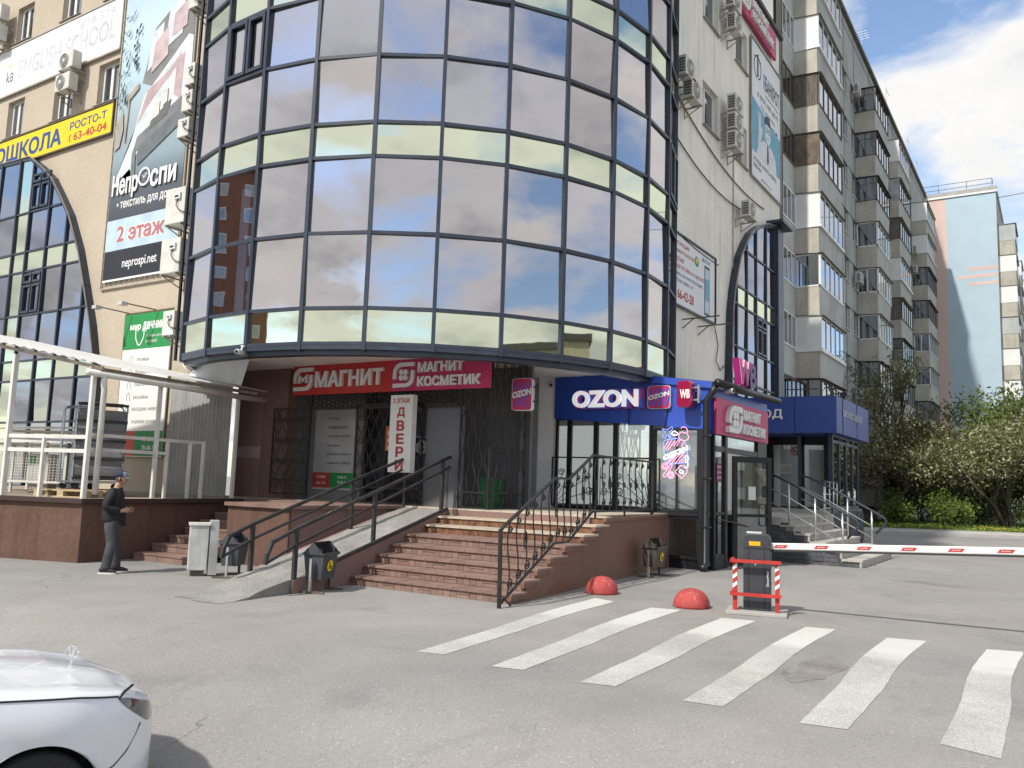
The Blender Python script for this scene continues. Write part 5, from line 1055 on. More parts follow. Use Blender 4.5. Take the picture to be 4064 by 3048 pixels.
# left wall: faded school banner, yellow driving-school banner, tall bedding banner, green garden sign
t = sign('school_banner', 'sun-faded white english school banner across the cream wall', 'banner', (13.96, 33.6, 14.6), LW, 9.9, 1.66, m_ban_w, .03, bname='vinyl')
text('ENGLISH SCHOOL', t, m_faint, 3.9, .42, 5.7, .68, y=-.031, bold=.012); text('639-539', t, m_faint, 7.6, 1.2, 1.9, .28, y=-.031, bold=.015); text('kа', t, m_gry, 3.15, .42, .42, .42, y=-.031, bold=.0); MB().prism(arc(3.3, 1.02, .06, 0, 350, 10), -.034, -.031).build('dot', m_yel, t)
mb = MB()
for z in (-.05, 1.7): mb.bar((0, -.03, z), (9.95, -.03, z), .05)
mb.bar((9.95, -.03, -.05), (9.95, -.03, 1.7), .05); mb.build('frame', mat('pale_steel_frame', (.42, .38, .32), .6), t)
t = sign('driving_school_banner', 'yellow driving-school banner with dark blue letters above the arch', 'banner', (13.96, 33.0, 11.91), LW, 9.27, .93, m_yel, .03, bname='vinyl')
text('АВТОШКОЛА', t, m_bluet, .55, .14, 5.95, .60, y=-.031, bold=.035); text('РОСТО-Т', t, m_bluet, 6.95, .50, 2.0, .27, y=-.031, bold=.02); text('63-40-04', t, m_redt, 7.2, .12, 1.8, .27, y=-.031, bold=.02)
mb = MB(); stroke(mb, arc(7.08, .24, .11, 110, 250, 7), .05, -.034, -.031); mb.build('phone_mark', m_redt, t)
mb = MB(); mb.bar((0, -.03, -.04), (9.3, -.03, -.04), .05); mb.bar((0, -.03, .97), (9.3, -.03, .97), .05); mb.bar((9.3, -.03, -.04), (9.3, -.03, .97), .05); mb.build('frame', mat('brown_steel_frame', (.10, .075, .05), .7), t)

def ramp_mat(name, cols):
    m = bpy.data.materials.new(name); m.use_nodes = True; N = m.node_tree.nodes; L = m.node_tree.links; b = N['Principled BSDF']; b.inputs['Roughness'].default_value = .5
    tc = N.new('ShaderNodeTexCoord'); s_ = N.new('ShaderNodeSeparateXYZ'); r_ = N.new('ShaderNodeValToRGB'); L.new(tc.outputs['Generated'], s_.inputs[0]); L.new(s_.outputs[2], r_.inputs[0]); e = r_.color_ramp.elements
    e[0].position, e[0].color = cols[0][0], (*cols[0][1], 1); e[1].position, e[1].color = cols[-1][0], (*cols[-1][1], 1)
    for p, c in cols[1:-1]: q = e.new(p); q.color = (*c, 1)
    L.new(r_.outputs[0], b.inputs['Base Color']); return m
t = thing('bedding_banner', 'tall banner printed with a bedroom and white bedding-shop lettering', 'banner', (13.95, 23.46, 7.2), LW); W_, H_ = 3.42, 10.6
MB().box(0, W_, -.03, -.004, 1.85, H_).build('vinyl', ramp_mat('bedroom_print', [(0, (.055, .06, .075)), (.10, (.09, .11, .13)), (.20, (.24, .32, .37)), (.34, (.33, .40, .44)), (.50, (.42, .58, .66)), (.66, (.50, .66, .76)), (.78, (.42, .55, .64)), (.9, (.46, .40, .46)), (1, (.44, .26, .30))]), t)
MB().box(0, W_, -.03, -.004, .92, 1.85).build('vinyl', mat('pale_blue_print', (.44, .56, .66), .5), t); MB().box(0, W_, -.03, -.004, 0, .92).build('vinyl', mat('charcoal_print', (.022, .024, .032), .45), t)
MB().box(0, W_, -.034, -.03, -.0, .06).build('white_hem', m_white, t)
yb = -.03; LK_ = [0]
def Lr(p, k, nm, m): LK_[0] += 1; return MB().prism(p, yb - .0022 * LK_[0], yb - .0022 * LK_[0] + .002).build(nm, m, t)
pm = lambda n, c: mat('print_' + n, c, .5, var=.18, vs=2.5)
Lr([(1.15, 5.9), (1.6, 7.5), (3.42, 8.6), (3.42, 6.1), (2.9, 5.2)], 0, 'headboard', pm('headboard', (.20, .20, .20)))
Lr([(.15, 3.0), (.75, 3.55), (1.05, 3.05), (1.1, 4.5), (1.5, 5.6), (3.2, 6.9), (3.42, 6.8), (3.42, 4.9), (1.2, 4.6)], 1, 'sheet', pm('sheet', (.58, .66, .70)))
Lr([(.1, 2.9), (.85, 4.2), (1.3, 5.5), (3.42, 6.75), (3.42, 4.9), (1.45, 4.3), (1.0, 3.4)], 1, 'duvet', pm('duvet', (.60, .66, .69)))
Lr([(1.05, 4.6), (1.45, 5.6), (2.4, 6.0), (2.95, 6.45), (2.9, 6.15), (2.0, 5.5), (1.4, 5.0)], 2, 'pink_throw', pm('throw', (.44, .33, .34)))
Lr([(2.75, 6.2), (3.1, 6.4), (3.05, 5.0), (2.7, 5.2)], 3, 'pink_throw', pm('throw', (.44, .33, .34)))
for p in ([(1.35, 6.2), (1.5, 7.35), (2.0, 7.6), (2.05, 6.6)], [(2.1, 6.7), (2.25, 7.9), (2.95, 8.25), (2.9, 7.0)]): Lr(p, 3, 'pillow', pm('pillow', (.58, .62, .66)))
for p in ([(1.55, 6.1), (1.65, 7.0), (2.25, 7.4), (2.3, 6.5)], [(2.45, 7.0), (2.5, 7.7), (3.1, 8.0), (3.1, 7.2)]): Lr(p, 4, 'cushion', pm('cushion', (.48, .38, .39)))
Lr([(.95, 3.75), (1.15, 4.25), (3.42, 5.2), (3.42, 4.85)], 4, 'bench_top', pm('bench', (.17, .18, .185))); Lr([(.95, 3.75), (1.12, 3.95), (1.2, 2.5), (1.0, 2.45)], 4, 'bench_leg', pm('bench', (.17, .18, .185))); Lr([(1.2, 3.9), (3.42, 4.85), (3.42, 4.4), (1.25, 3.35)], 3, 'bench_shade', pm('shade', (.13, .15, .16)))
Lr([(1.75, 4.6), (1.7, 4.35), (2.5, 4.65), (2.65, 5.1)], 5, 'basket', pm('basket', (.13, .13, .12)))
for x, z in ((1.9, 4.65), (2.25, 4.95)): Lr([(x, z), (x, z + .45), (x + .22, z + .52), (x + .22, z + .1)], 6, 'candle', pm('candle', (.60, .58, .52)))
Lr([(.05, 4.0), (.0, 4.8), (.35, 5.2), (.42, 4.6), (.3, 4.1)], 2, 'basket_pot', pm('pot', (.34, .32, .28)))
random.seed(9); mb = MB()
for i in range(60):
    x, z = random.uniform(.05, .55), random.uniform(5.2, 8.2); a = random.uniform(.2, 2.9); l = random.uniform(.12, .3); mb.prism([(x, z), (x + l * math.cos(a) + .03, z + l * math.sin(a)), (x + l * math.cos(a) * .5 - .04, z + l * math.sin(a) * .5)], yb - .062, yb - .06)
for i in range(26):
    x, z = random.uniform(.62, .9), random.uniform(6.2, 7.8); mb.prism([(x, z), (x + .1, z + .1), (x + .02, z + .14)], yb - .062, yb - .06)
mb.build('plant_print', pm('leaf', (.05, .07, .07)), t)
Lr([(.5, 5.4), (.52, 5.62), (1.05, 5.95), (1.05, 5.75)], 3, 'side_table', pm('table', (.36, .31, .24))); Lr([(.5, 4.2), (.58, 5.5), (.64, 5.5), (.58, 4.2)], 3, 'side_table', pm('table', (.36, .31, .24)))
text('Постельное белье', t, m_white, .5, 8.65, 3.0, .42, y=yb - .001, bold=.01, slant=.02); text('Покрывала', t, m_white, 1.75, 7.98 + .2, 1.6, .40, y=yb - .001, bold=.01)
text('Непр', t, m_white, .15, 2.42, 1.26, .80, y=-.075, bold=.03); text('спи', t, m_white, 1.99, 2.58, 1.18, .52, y=-.075, bold=.03)
mb = MB(); stroke(mb, arc(1.70, 2.95, .25, 0, 350, 20), .06, -.083, -.075, True); stroke(mb, [(1.62, 3.0), (1.70, 2.9), (1.80, 3.05)], .03, -.083, -.075); mb.build('clock_letter', m_white, t)
text('• текстиль для дома', t, m_white, .4, 2.12, 2.75, .26, y=yb - .002, bold=.015)
text('2 этаж', t, m_white, .52, 1.13, 2.3, .52, y=yb - .001, bold=.085); text('2 этаж', t, m_pinkt, .54, 1.15, 2.26, .48, y=yb - .006, bold=.03); text('neprospi.net', t, m_white, .92, .28, 1.62, .34, y=yb - .001, bold=.01)
mb = MB()
for a, b_ in (((-.12, 0, -.18), (3.3, 0, -.18)), ((-.12, 0, -.18), (-.12, 0, 10.7)), ((3.45, 0, .8), (3.45, 0, 10.7))): mb.bar(a, b_, .04)
for i in range(42): z = -.1 + i * .25; mb.bar((-.12, -.01, z), (0.0, -.02, z + .12), .012)
for i in range(13): x = i * .25; mb.bar((x, -.01, -.18), (x + .1, -.02, 0), .012)
mb.build('lashing_frame', mat('pale_steel_frame', (.42, .38, .32), .6), t)
t = thing('garden_shop_sign', 'green and white garden-shop sign on the wall behind the canopy', 'sign', (13.95, 22.12, 2.14), LW); W_, H_ = 2.14, 3.98
MB().box(0, W_, -.04, -.004, 0, H_).build('vinyl', m_white, t); MB().box(0, W_, -.043, -.04, 2.98, H_).build('green_panel', m_green, t); MB().box(W_ * .42, W_, -.043, -.04, .02, .70).build('green_panel', m_green, t); MB().box(0, W_ * .42, -.043, -.04, .02, .70).build('red_panel', mat('sign_scarlet', (.50, .06, .035), .5), t)
text('мир', t, m_white, .28, 3.48, .5, .2, y=-.044, bold=.035); text('дачника', t, m_white, .86, 3.46, 1.1, .28, y=-.044, bold=.035); text('Товары для дачи', t, m_white, 1.05, 3.28, .95, .09, y=-.044, bold=0); text('и отдыха', t, m_white, 1.05, 3.12, .5, .09, y=-.044, bold=0)
mb = MB(); stroke(mb, [(.55, 3.56), (.57, 3.3), (.68, 3.12), (.75, 3.08), (.82, 3.12), (.93, 3.3), (.95, 3.5)], .04, -.047, -.043); mb.build('shield_emblem', m_white, t)
for i, s_ in enumerate(('ТЕПЛИЦЫ', 'ПОЛИКАРБОНАТ', 'САДОВЫЕ КАЧЕЛИ', 'БАССЕЙНЫ', 'БЕСЕДКИ, НАВЕСЫ', 'САДОВЫЕ ДУШЕВЫЕ')):
    z = 2.62 - i * .345; text(s_, t, m_gry, .68, z, .083 * len(s_), .10, y=-.041, bold=.005); mb = MB(); stroke(mb, [(.38, z - .05), (.38, z + .1), (.45, z + .18), (.52, z + .1), (.52, z - .05)], .016, -.044, -.04); mb.build('line_icon', m_gry if i % 2 else m_green, t)
text('78-68-15', t, m_white, 1.25, .42, .62, .13, y=-.045, bold=.02); text('78-68-16', t, m_white, 1.25, .18, .62, .13, y=-.045, bold=.02)
mb = MB(); mb.bar((.3, -.1, H_ + .02), (-.1, -.75, H_ + .12), .03); mb.bar((1.5, -.1, H_ + .03), (1.1, -.75, H_ + .12), .03); mb.bar((-.02, -.02, H_ + .03), (W_, -.02, H_ + .03), .04); mb.bar((-.02, -.02, 0), (-.02, -.02, H_), .03); mb.build('lamp_brackets', mat('rusty_bracket', (.12, .08, .055), .7), t)
for x in (-.15, 1.05): MB().box(x - .12, x + .08, -.9, -.72, H_ + .06, H_ + .15).build('flood_lamp', mat('lamp_grey', (.45, .45, .44), .4), t)
# ---------------------------------------------------------------- panel apartment block along the lane
m_panel = mat('grey_panel_concrete', (0.36, 0.375, 0.375), 0.9, var=0.12, vs=0.5, fine=0.10, fs=10, bump=0.25, bs=10, streak=0.16)
m_beige = mat('beige_parapet_concrete', (0.42, 0.40, 0.345), 0.9, var=0.14, vs=0.9, fine=0.08, fs=12, bump=0.3, bs=12, streak=0.22)
m_parf = mat('grey_green_parapet', (0.42, 0.44, 0.435), 0.9, var=0.12, vs=0.7, fine=0.06, streak=0.15)
m_oldw = mat('old_dark_wood', (0.13, 0.112, 0.095), 0.85, var=0.4, vs=3, stretch=(6, 6, .6))
m_rust = mat('rusted_sheet', (0.135, 0.105, 0.08), 0.8, var=0.45, vs=2.5, fine=.3)
m_foil = mat('foil_lining', (0.42, 0.43, 0.44), 0.35, metal=.7, var=.3, bump=.6, bs=8)
m_pinkc = mat('pink_curtain', (0.42, 0.26, 0.23), .9, var=.15, stretch=(20, 20, .5))
m_joint = mat('dark_joint', (0.06, 0.06, 0.06), .9)
g_bal = glass('balcony_glass', (0.8, 0.86, 0.95), 0.42, through=(0.45, 0.48, 0.52))
ab = thing('apartment_block', 'long grey panel apartment block with stacked glazed balconies', 'apartment block', (38.6, 10.5, 0))
AX, AY = 38.6, 10.5
def la(x, y, z=0): return (x - AX, y - AY, z)
def LA(mb): mb.v = [la(*p) for p in mb.v]; return mb
AXE = 91.9; ZR = 32.0; FH = 3.03; ZB = 7.15
holes = []
SW = [47.4, 50.2, 53.0, 55.55, 62.2, 64.4, 73.0, 75.8, 78.6, 80.8]
for x in SW:
    for k in range(-2, 8): holes.append((x - AX, x + 1.25 - AX, ZB + 1.45 + k * FH + .1, ZB + 1.45 + k * FH + 1.62))
holes = [h for h in holes if h[2] > 1.5 and h[3] < 31]
holed_wall(0, AXE - AX, 0, ZR, holes, .25).build('wall', m_panel, ab)
mb = MB(); mb.box(0, AXE - AX, .25, 12, 0.0, ZR - .02); mb.build('wall', m_panel, ab)
mb = MB(); mb.box(-.1, AXE - AX + .1, -.22, 12.1, ZR, ZR + .22); mb.build('roof', mat('roof_edge', (.16, .15, .14), .8), ab)
wm = MB(); w_, h_ = 1.25, 1.52
for a, b_, c, d in ((0, w_, 0, .07), (0, w_, h_ - .07, h_), (0, .07, .07, h_ - .07), (w_ - .07, w_, .07, h_ - .07), (w_ * .42, w_ * .42 + .07, .07, h_ - .07)): wm.box(a, b_, .10, .16, c, d)
wm.box(-.04, w_ + .04, -.07, .1, -.03, .01); wme = wm.mesh('window', m_pvc); pme = MB().box(.07, w_ - .07, .13, .136, .07, h_ - .07).mesh('pane', g_bal)
for h in holes:
    o = inst('window', wme, ab, (h[0], 0, h[2])); inst('pane', pme, o)
mb = MB()
for k in range(-1, 9): mb.box(0, AXE - AX, -.012, 0.0, ZB + k * FH - .03, ZB + k * FH + .03)
for x in (46.35, 49.9, 53.4, 56.6, 62.0, 66.2, 72.2, 76.0, 79.5, 82.1): mb.box(x - AX - .03, x - AX + .03, -.012, 0, 0, ZR)
mb.build('panel_joints', m_joint, ab)
Y2 = 9.28
def balcony(x0, x1, k, style, last=False, loggia=None):
    zb = ZB + k * FH; zp = zb + 1.40; zt = zb + FH - .03
    mb = MB(); mb.prismz([(x0, 10.5), (x0, Y2 + .0), (x0 + .06, Y2 + .0), (x0 + .06, 10.5)], zb, zp); LA(mb); o = mb.build('balcony', m_beige, ab)
    flare = .10                                                        # precast parapet leans out towards the top
    mb = MB(); mb.add([(x0 + .06, Y2 + .06, zb), (x1, Y2 + .06, zb), (x1, Y2 - flare + .06, zp), (x0 + .06, Y2 - flare + .06, zp), (x0 + .06, Y2 + .12, zb), (x1, Y2 + .12, zb), (x1, Y2 + .12, zp), (x0 + .06, Y2 + .12, zp)],
                      [(0, 1, 2, 3), (7, 6, 5, 4), (3, 2, 6, 7), (0, 4, 5, 1), (0, 3, 7, 4), (1, 5, 6, 2)]); LA(mb); mb.build('front_parapet', m_parf, o)
    mb = MB(); mb.box(x1 - .06, x1, Y2 + .12, 10.5, zb, zp); mb.box(x0 + .06, x1 - .06, Y2 + .12, 10.48, zb, zb + .14); LA(mb); mb.build('slab', m_parf, o)
    fm = {'white': m_pvc, 'glass': m_pvc, 'pink': m_pvc}.get(style, m_oldw); fs = {'white': m_pvc, 'wood': m_oldw, 'rust': m_rust, 'foil': m_foil}.get(style)
    zg0, zg1 = zp, zt
    # side face (towards the street end)
    if fs:
        mb = MB()
        if style == 'wood':
            n = 9
            for i in range(n): mb = MB(); mb.box(x0 - .01 - .012 * (i % 2), x0 + .03, Y2 + (10.48 - Y2) * i / n + .004, Y2 + (10.48 - Y2) * (i + 1) / n - .004, zg0 - .03, zg1); LA(mb); mb.build('plank', m_oldw, o)
        else: mb.box(x0 - .02, x0 + .03, Y2 - .06, 10.48, zg0, zg1); LA(mb); mb.build('side_panel', fs, o)
        if style == 'white': mb = MB(); mb.box(x0 - .05, x0 + .06, Y2 - .10, 10.48, zg0 - .12, zg0); mb.box(x0 - .05, x0 + .06, Y2 - .1, 10.48, zg1 - .03, zg1 + .02); mb.box(x0 - .03, x0 - .02, 9.9, 9.92, zg0, zg1); LA(mb); mb.build('trim', m_pvc, o)
    else:
        mb = MB()
        for a, b_ in ((Y2 - .06, Y2 + .02), (10.4, 10.48)) + (((9.85, 9.92),) if style != 'glass' else ()): mb.box(x0 - .02, x0 + .04, a, b_, zg0, zg1)
        mb.box(x0 - .02, x0 + .04, Y2 - .06, 10.48, zg0, zg0 + .07); mb.box(x0 - .02, x0 + .04, Y2 - .06, 10.48, zg1 - .07, zg1); 
        if style == 'dark': mb.box(x0 - .015, x0 + .03, Y2, 10.4, zg0 + 1.1, zg0 + 1.15)
        LA(mb); mb.build('side_frame', fm, o); mb = MB(); mb.box(x0 + .0, x0 + .006, Y2 + .02, 10.4, zg0 + .07, zg1 - .07); LA(mb); mb.build('pane', g_bal, o)
        if style == 'pink': mb = MB(); mb.box(x0 + .05, x0 + .055, Y2 + .05, 10.4, zg0 + .05, zg1 - .05); LA(mb); mb.build('curtain', m_pinkc, o)
    # front glazing
    n = 5; mb = MB()
    mb.box(x0, x1, Y2 - .08, Y2 - .02, zg0, zg0 + .08); mb.box(x0, x1, Y2 - .08, Y2 - .02, zg1 - .08, zg1)
    for i in range(n + 1): xx = x0 + (x1 - x0 - .06) * i / n; mb.box(xx, xx + .07, Y2 - .085, Y2 - .02, zg0 + .08, zg1 - .08)
    if style == 'white': mb.box(x0 - .02, x1 + .02, Y2 - .14, Y2 + .05, zg0 - .14, zg0)
    LA(mb); mb.build('front_frame', fm, o)
    for i in range(n):
        xa, xb = x0 + (x1 - x0 - .06) * i / n + .07, x0 + (x1 - x0 - .06) * (i + 1) / n
        mb = MB(); mb.box(xa, xb, Y2 - .052, Y2 - .046, zg0 + .08, zg1 - .08); LA(mb); mb.build('pane', g_bal, o)
    mb = MB(); mb.box(x1 - .06, x1 - .0, Y2 - .06, 10.48, zg0, zg1); LA(mb); mb.build('far_side', fm, o)
    mb = MB(); mb.add([(x0 - .08, Y2 - .2, zt), (x1 + .05, Y2 - .2, zt), (x1 + .05, 10.48, zt + .06), (x0 - .08, 10.48, zt + .06)], [(0, 1, 2, 3)]); mb.add([(x0 - .08, Y2 - .2, zt - .03), (x0 - .08, 10.48, zt + .02), (x1 + .05, 10.48, zt + .02), (x1 + .05, Y2 - .2, zt - .03)], [(0, 1, 2, 3)]); LA(mb)
    mb.build('eave', m_sill if style != 'dark' else m_joint, o)
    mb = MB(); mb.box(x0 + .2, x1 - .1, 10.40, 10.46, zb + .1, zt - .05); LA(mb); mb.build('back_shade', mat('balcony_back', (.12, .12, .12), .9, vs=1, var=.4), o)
    return o
C1 = {6: 'white', 5: 'white', 4: 'wood', 3: 'rust', 2: 'white', 1: 'glass', 0: 'white', -1: 'dark', -2: 'white'}
C2 = {6: 'dark', 5: 'dark', 4: 'dark', 3: 'glass', 2: 'pink', 1: 'glass', 0: 'dark', -1: 'white', -2: 'white'}
C3 = {6: 'white', 5: 'foil', 4: 'wood', 3: 'white', 2: 'wood', 1: 'dark', 0: 'dark', -1: 'glass', -2: 'dark'}
C4 = {6: 'white', 5: 'white', 4: 'dark', 3: 'dark', 2: 'pink', 1: 'glass', 0: 'dark', -1: 'white', -2: 'dark'}
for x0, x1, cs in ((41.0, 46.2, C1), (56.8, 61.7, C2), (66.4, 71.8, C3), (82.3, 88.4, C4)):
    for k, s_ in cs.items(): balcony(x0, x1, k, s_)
# loggia strip beside the first balcony stack
for k, s_ in C1.items():
    zb = ZB + k * FH; zp = zb + 1.4; zt = zb + FH - .03
    mb = MB(); mb.box(38.75, 40.98, 10.40, 10.46, zb + .02, zp); LA(mb); o = mb.build('loggia', m_parf, ab)
    fm = m_pvc if s_ in ('white', 'glass') else m_oldw; mb = MB(); mb.box(38.75, 40.98, 10.36, 10.44, zp, zp + .08); mb.box(38.75, 40.98, 10.36, 10.44, zt - .08, zt)
    for i in range(4): xx = 38.75 + 2.16 * i / 3; mb.box(xx, xx + .07, 10.36, 10.44, zp + .08, zt - .08)
    LA(mb); mb.build('loggia_frame', fm, o)
    for i in range(3): xa = 38.82 + 2.16 * i / 3; mb = MB(); mb.box(xa, xa + .65, 10.39, 10.396, zp + .08, zt - .08); LA(mb); mb.build('pane', g_bal, o)
mb = MB(); mb.box(38.55, 38.75, 10.36, 10.6, 0, ZR); LA(mb); mb.build('corner_strip', m_joint, ab)
for x in (48, 59, 69, 80, 86):                                     # roof aerials
    mb = MB(); mb.tube([(0, 0, 0), (0, 0, 1.6)], .03, 5); mb.bar((-.1, 0, 1.45), (1.6, 0, 1.5), .025)
    for i in range(4): mb.bar((.3 + i * .35, -.3, 1.48), (.3 + i * .35, .3, 1.48), .02)
    mb.build('aerial', m_steel, ab, (x - AX, -.1, ZR + .2))

# ---------------------------------------------------------------- pale blue end-wall block beyond it
m_pblue = mat('pale_blue_plaster', (0.40, 0.51, 0.59), .9, var=.05, vs=.6, fine=.04, bump=.15, bs=6); m_ppink = mat('pale_pink_plaster', (0.60, 0.46, 0.42), .9, var=.05, vs=.6)
bb = thing('blue_apartment_block', 'apartment block with pale blue and pink end wall and side balconies', 'apartment block', (92, 4.2, 0))
mb = MB(); mb.box(0, 60, .0, 4.36, 0, 31.5); mb.build('end_wall', m_pblue, bb); mb = MB(); mb.box(0.0, 60, 4.36, 14, 0, 31.5); mb.build('end_wall', m_ppink, bb)
for y0, y1, z0, z1 in ((0.03, 2.55, 23.88, 24.21), (.03, 3.46, 23.12, 23.45), (.03, 2.55, 22.37, 22.70)): MB().box(-.008, 0, y0, y1, z0, z1).build('pink_band', m_ppink, bb)
MB().box(-.12, 60, -.15, 14, 31.5, 31.68).build('roof', m_pvc, bb); MB().box(-.05, 60, -.1, 14, 31.68, 32.1).build('parapet', mat('grey_parapet', (.36, .35, .33), .9), bb)
mb = MB()
for z in (32.5, 33.0): mb.bar((.2, .3, z), (.2, 9, z), .04)
for y in (.3, 2.5, 5, 8): mb.bar((.2, y, 32.1), (.2, y, 33.0), .04)
mb.bar((.2, .3, 33), (2, .3, 33), .04); mb.build('roof_railing', m_joint, bb)
MB().box(.0, 60, -.012, 0, 0, 31.5).build('side_wall', m_panel, bb)
for cx in (.6, 16.0, 26.0):
    for k in range(-2, 7):
        zb = 7.0 + k * 3.05; white = (k * 7 + int(cx)) % 3 != 0
        o = MB().box(cx, cx + 5.2, -1.45, -.015, zb, zb + 1.35).build('balcony', m_beige, bb)
        MB().box(cx - .02, cx + 5.2, -1.5, -.015, zb + 1.36, zb + 3.0).build('glazing', m_pvc if white else m_parf, o)
        n = 5
        for i in range(n): MB().box(cx + .1 + i * 1.02, cx + .95 + i * 1.02, -1.512, -1.505, zb + 1.5, zb + 2.85).build('pane', g_bal, o)
        MB().box(cx - .1, cx + 5.3, -1.6, -.015, zb + 3.0, zb + 3.04).build('eave', m_sill, o)

# ---------------------------------------------------------------- blocks across the square (seen only mirrored in the glass)
def far_block(name, label, loc, rz, w, h, d, m, mb_bal, roofm):
    t = thing(name, label, 'apartment block', loc, rz); MB().box(0, w, 0, d, 0, h).build('wall', m, t); MB().box(-.3, w + .3, -.4, d, h, h + .8).build('roof', roofm, t)
    wme_ = MB().box(0, 1.5, -.05, -.01, 0, 1.5).mesh('window', m_pvc); pme_ = MB().box(.1, 1.4, -.07, -.055, .1, 1.4).mesh('pane', g_win); bme = MB().box(0, 3.0, -1.2, 0, 0, 1.2).mesh('balcony', mb_bal)
    for i in range(int(w / 3.6)):
        for k in range(int(h / 3)):
            if i % 3 == 1: inst('balcony', bme, t, (i * 3.6 + .3, 0, k * 3 + .9))
            o = inst('window', wme_, t, (i * 3.6 + 1.0, 0, k * 3 + 1.0 + (.6 if i % 3 == 1 else 0))); inst('pane', pme_, o)
    return t
far_block('brick_apartment_block', 'red-brown brick tower block mirrored in the left panes', (-62, 60, 0), R(40), 36, 34, 14, mat('red_brown_brick', (.22, .11, .075), .9, fine=.15), mat('cream_balcony', (.42, .34, .24), .9), m_joint)
far_block('panel_apartment_block', 'pale panel block mirrored in the right panes', (40, -62, 0), R(196), 70, 17, 12, mat('ochre_panel', (.36, .33, .25), .9, fine=.1), m_beige, m_joint)
# ---------------------------------------------------------------- bushes and trees beyond the kerb
m_barkt = mat('bark_grey_brown', (0.075, 0.060, 0.048), .95, var=.3, vs=6, fine=.2)
def grow(mb, tips, p, d, l, r, depth, rng, spread, up):
    n = 3; pts = [p]; rs = [r]
    for i in range(n):
        d = (d + Vector((rng.gauss(0, .13), rng.gauss(0, .13), rng.gauss(0, .08) + up))).normalized(); p = p + d * l / n; pts.append(p); rs.append(r * (1 - .28 * (i + 1) / n))
    mb.tube(pts, rs, 5 if depth > 2 else 4 if depth > 0 else 3)
    if depth <= 2: tips += pts[1:]
    if depth == 0: return
    for i in range(rng.choice((2, 3, 3)) if depth > 1 else 3):
        a = rng.uniform(0, 6.28); q = rng.uniform(.35, spread); o = d.orthogonal().normalized(); o = (Matrix.Rotation(a, 3, d) @ o)
        s_ = rng.choice((1, 1, .7)); grow(mb, tips, pts[-1] if s_ == 1 else pts[-2], (d * math.cos(q) + o * math.sin(q)).normalized(), l * rng.uniform(.62, .85), r * .62, depth - 1, rng, spread, up)
def tree(name, label, cat, loc, h, stems, depth, leafm, nleaf, lsize, spread=.75, up=.05, seed=1, blossom=None, nbl=0, jit=.35, trunk_r=.09, lean=(0, 0)):
    rng = random.Random(seed); t = thing(name, label, cat, loc, rng.uniform(0, 0), 'trees and bushes beyond the kerb'); mb = MB(); tips = []
    tot = sum(.73 ** i for i in range(depth + 1)); l0 = h / tot * .98
    for i in range(stems):
        a = rng.uniform(0, 6.28); q = rng.uniform(.1, .5) if stems > 1 else .05
        grow(mb, tips, Vector((math.cos(a) * .12 * (stems > 1), math.sin(a) * .12 * (stems > 1), -.05)), Vector((math.cos(a) * math.sin(q) + lean[0], math.sin(a) * math.sin(q) + lean[1], math.cos(q))).normalized(), l0 * rng.uniform(.85, 1.1), trunk_r * rng.uniform(.8, 1.1), depth, rng, spread, up)
    mb.build('trunk', m_barkt, t)
    def leaves(n, s0, nm, m, up_only=False):
        lb_ = MB(); use = [q for q in tips if q.z > h * .35] if up_only else tips
        clump = [rng.random() for _ in use]
        for _ in range(n):
            i = rng.randrange(len(use))
            if clump[i] < .25: continue
            q = use[i]; c = Vector((q.x + rng.gauss(0, jit), q.y + rng.gauss(0, jit), q.z + rng.gauss(0, jit * .8)))
            if c.z < .1: continue
            s_ = s0 * rng.uniform(.6, 1.4); u_ = Vector((rng.gauss(0, 1), rng.gauss(0, 1), rng.gauss(0, .6))).normalized(); v_ = u_.orthogonal().normalized(); v_ = Matrix.Rotation(rng.uniform(0, 6.28), 3, u_) @ v_; w_ = u_.cross(v_)
            lb_.add([c - v_ * s_, c + w_ * s_ * .45, c + v_ * s_, c - w_ * s_ * .45], [(0, 1, 2, 3)])
        lb_.build(nm, m, t)
    leaves(nleaf, lsize, 'crown', leafm)
    if blossom: leaves(nbl, lsize * .9, 'blossom', blossom, True)
    return t
def leafmat(name, c, tr=.35):
    m = bpy.data.materials.new(name); m.use_nodes = True; N = m.node_tree.nodes; L = m.node_tree.links; b = N['Principled BSDF']; out = N['Material Output']; b.inputs['Roughness'].default_value = .55; b.inputs['Specular IOR Level'].default_value = .25
    tc = N.new('ShaderNodeTexCoord'); n = N.new('ShaderNodeTexNoise'); n.inputs['Scale'].default_value = 1.6; n.inputs['Detail'].default_value = 4; L.new(tc.outputs['Object'], n.inputs['Vector'])
    r = N.new('ShaderNodeMapRange'); r.inputs[1].default_value = .3; r.inputs[2].default_value = .7; r.inputs[3].default_value = .6; r.inputs[4].default_value = 1.4; L.new(n.outputs[0], r.inputs[0])
    v = N.new('ShaderNodeVectorMath'); v.operation = 'SCALE'; v.inputs[0].default_value = c; L.new(r.outputs[0], v.inputs['Scale']); L.new(v.outputs[0], b.inputs['Base Color'])
    t = N.new('ShaderNodeBsdfTranslucent'); L.new(v.outputs[0], t.inputs[0]); mx = N.new('ShaderNodeMixShader'); mx.inputs[0].default_value = tr; L.new(b.outputs[0], mx.inputs[1]); L.new(t.outputs[0], mx.inputs[2]); L.new(mx.outputs[0], out.inputs[0]); return m
lf_olive = leafmat('leaf_olive_brown', (.165, .15, .062)); lf_green = leafmat('leaf_fresh_green', (.12, .165, .045)); lf_pale = leafmat('leaf_pale_green', (.15, .165, .06)); lf_dark = leafmat('leaf_deep_green', (.10, .125, .045)); lf_lime = leafmat('leaf_lime', (.13, .175, .035))
bl_w = leafmat('blossom_cream', (.46, .45, .31))
Y0 = .1
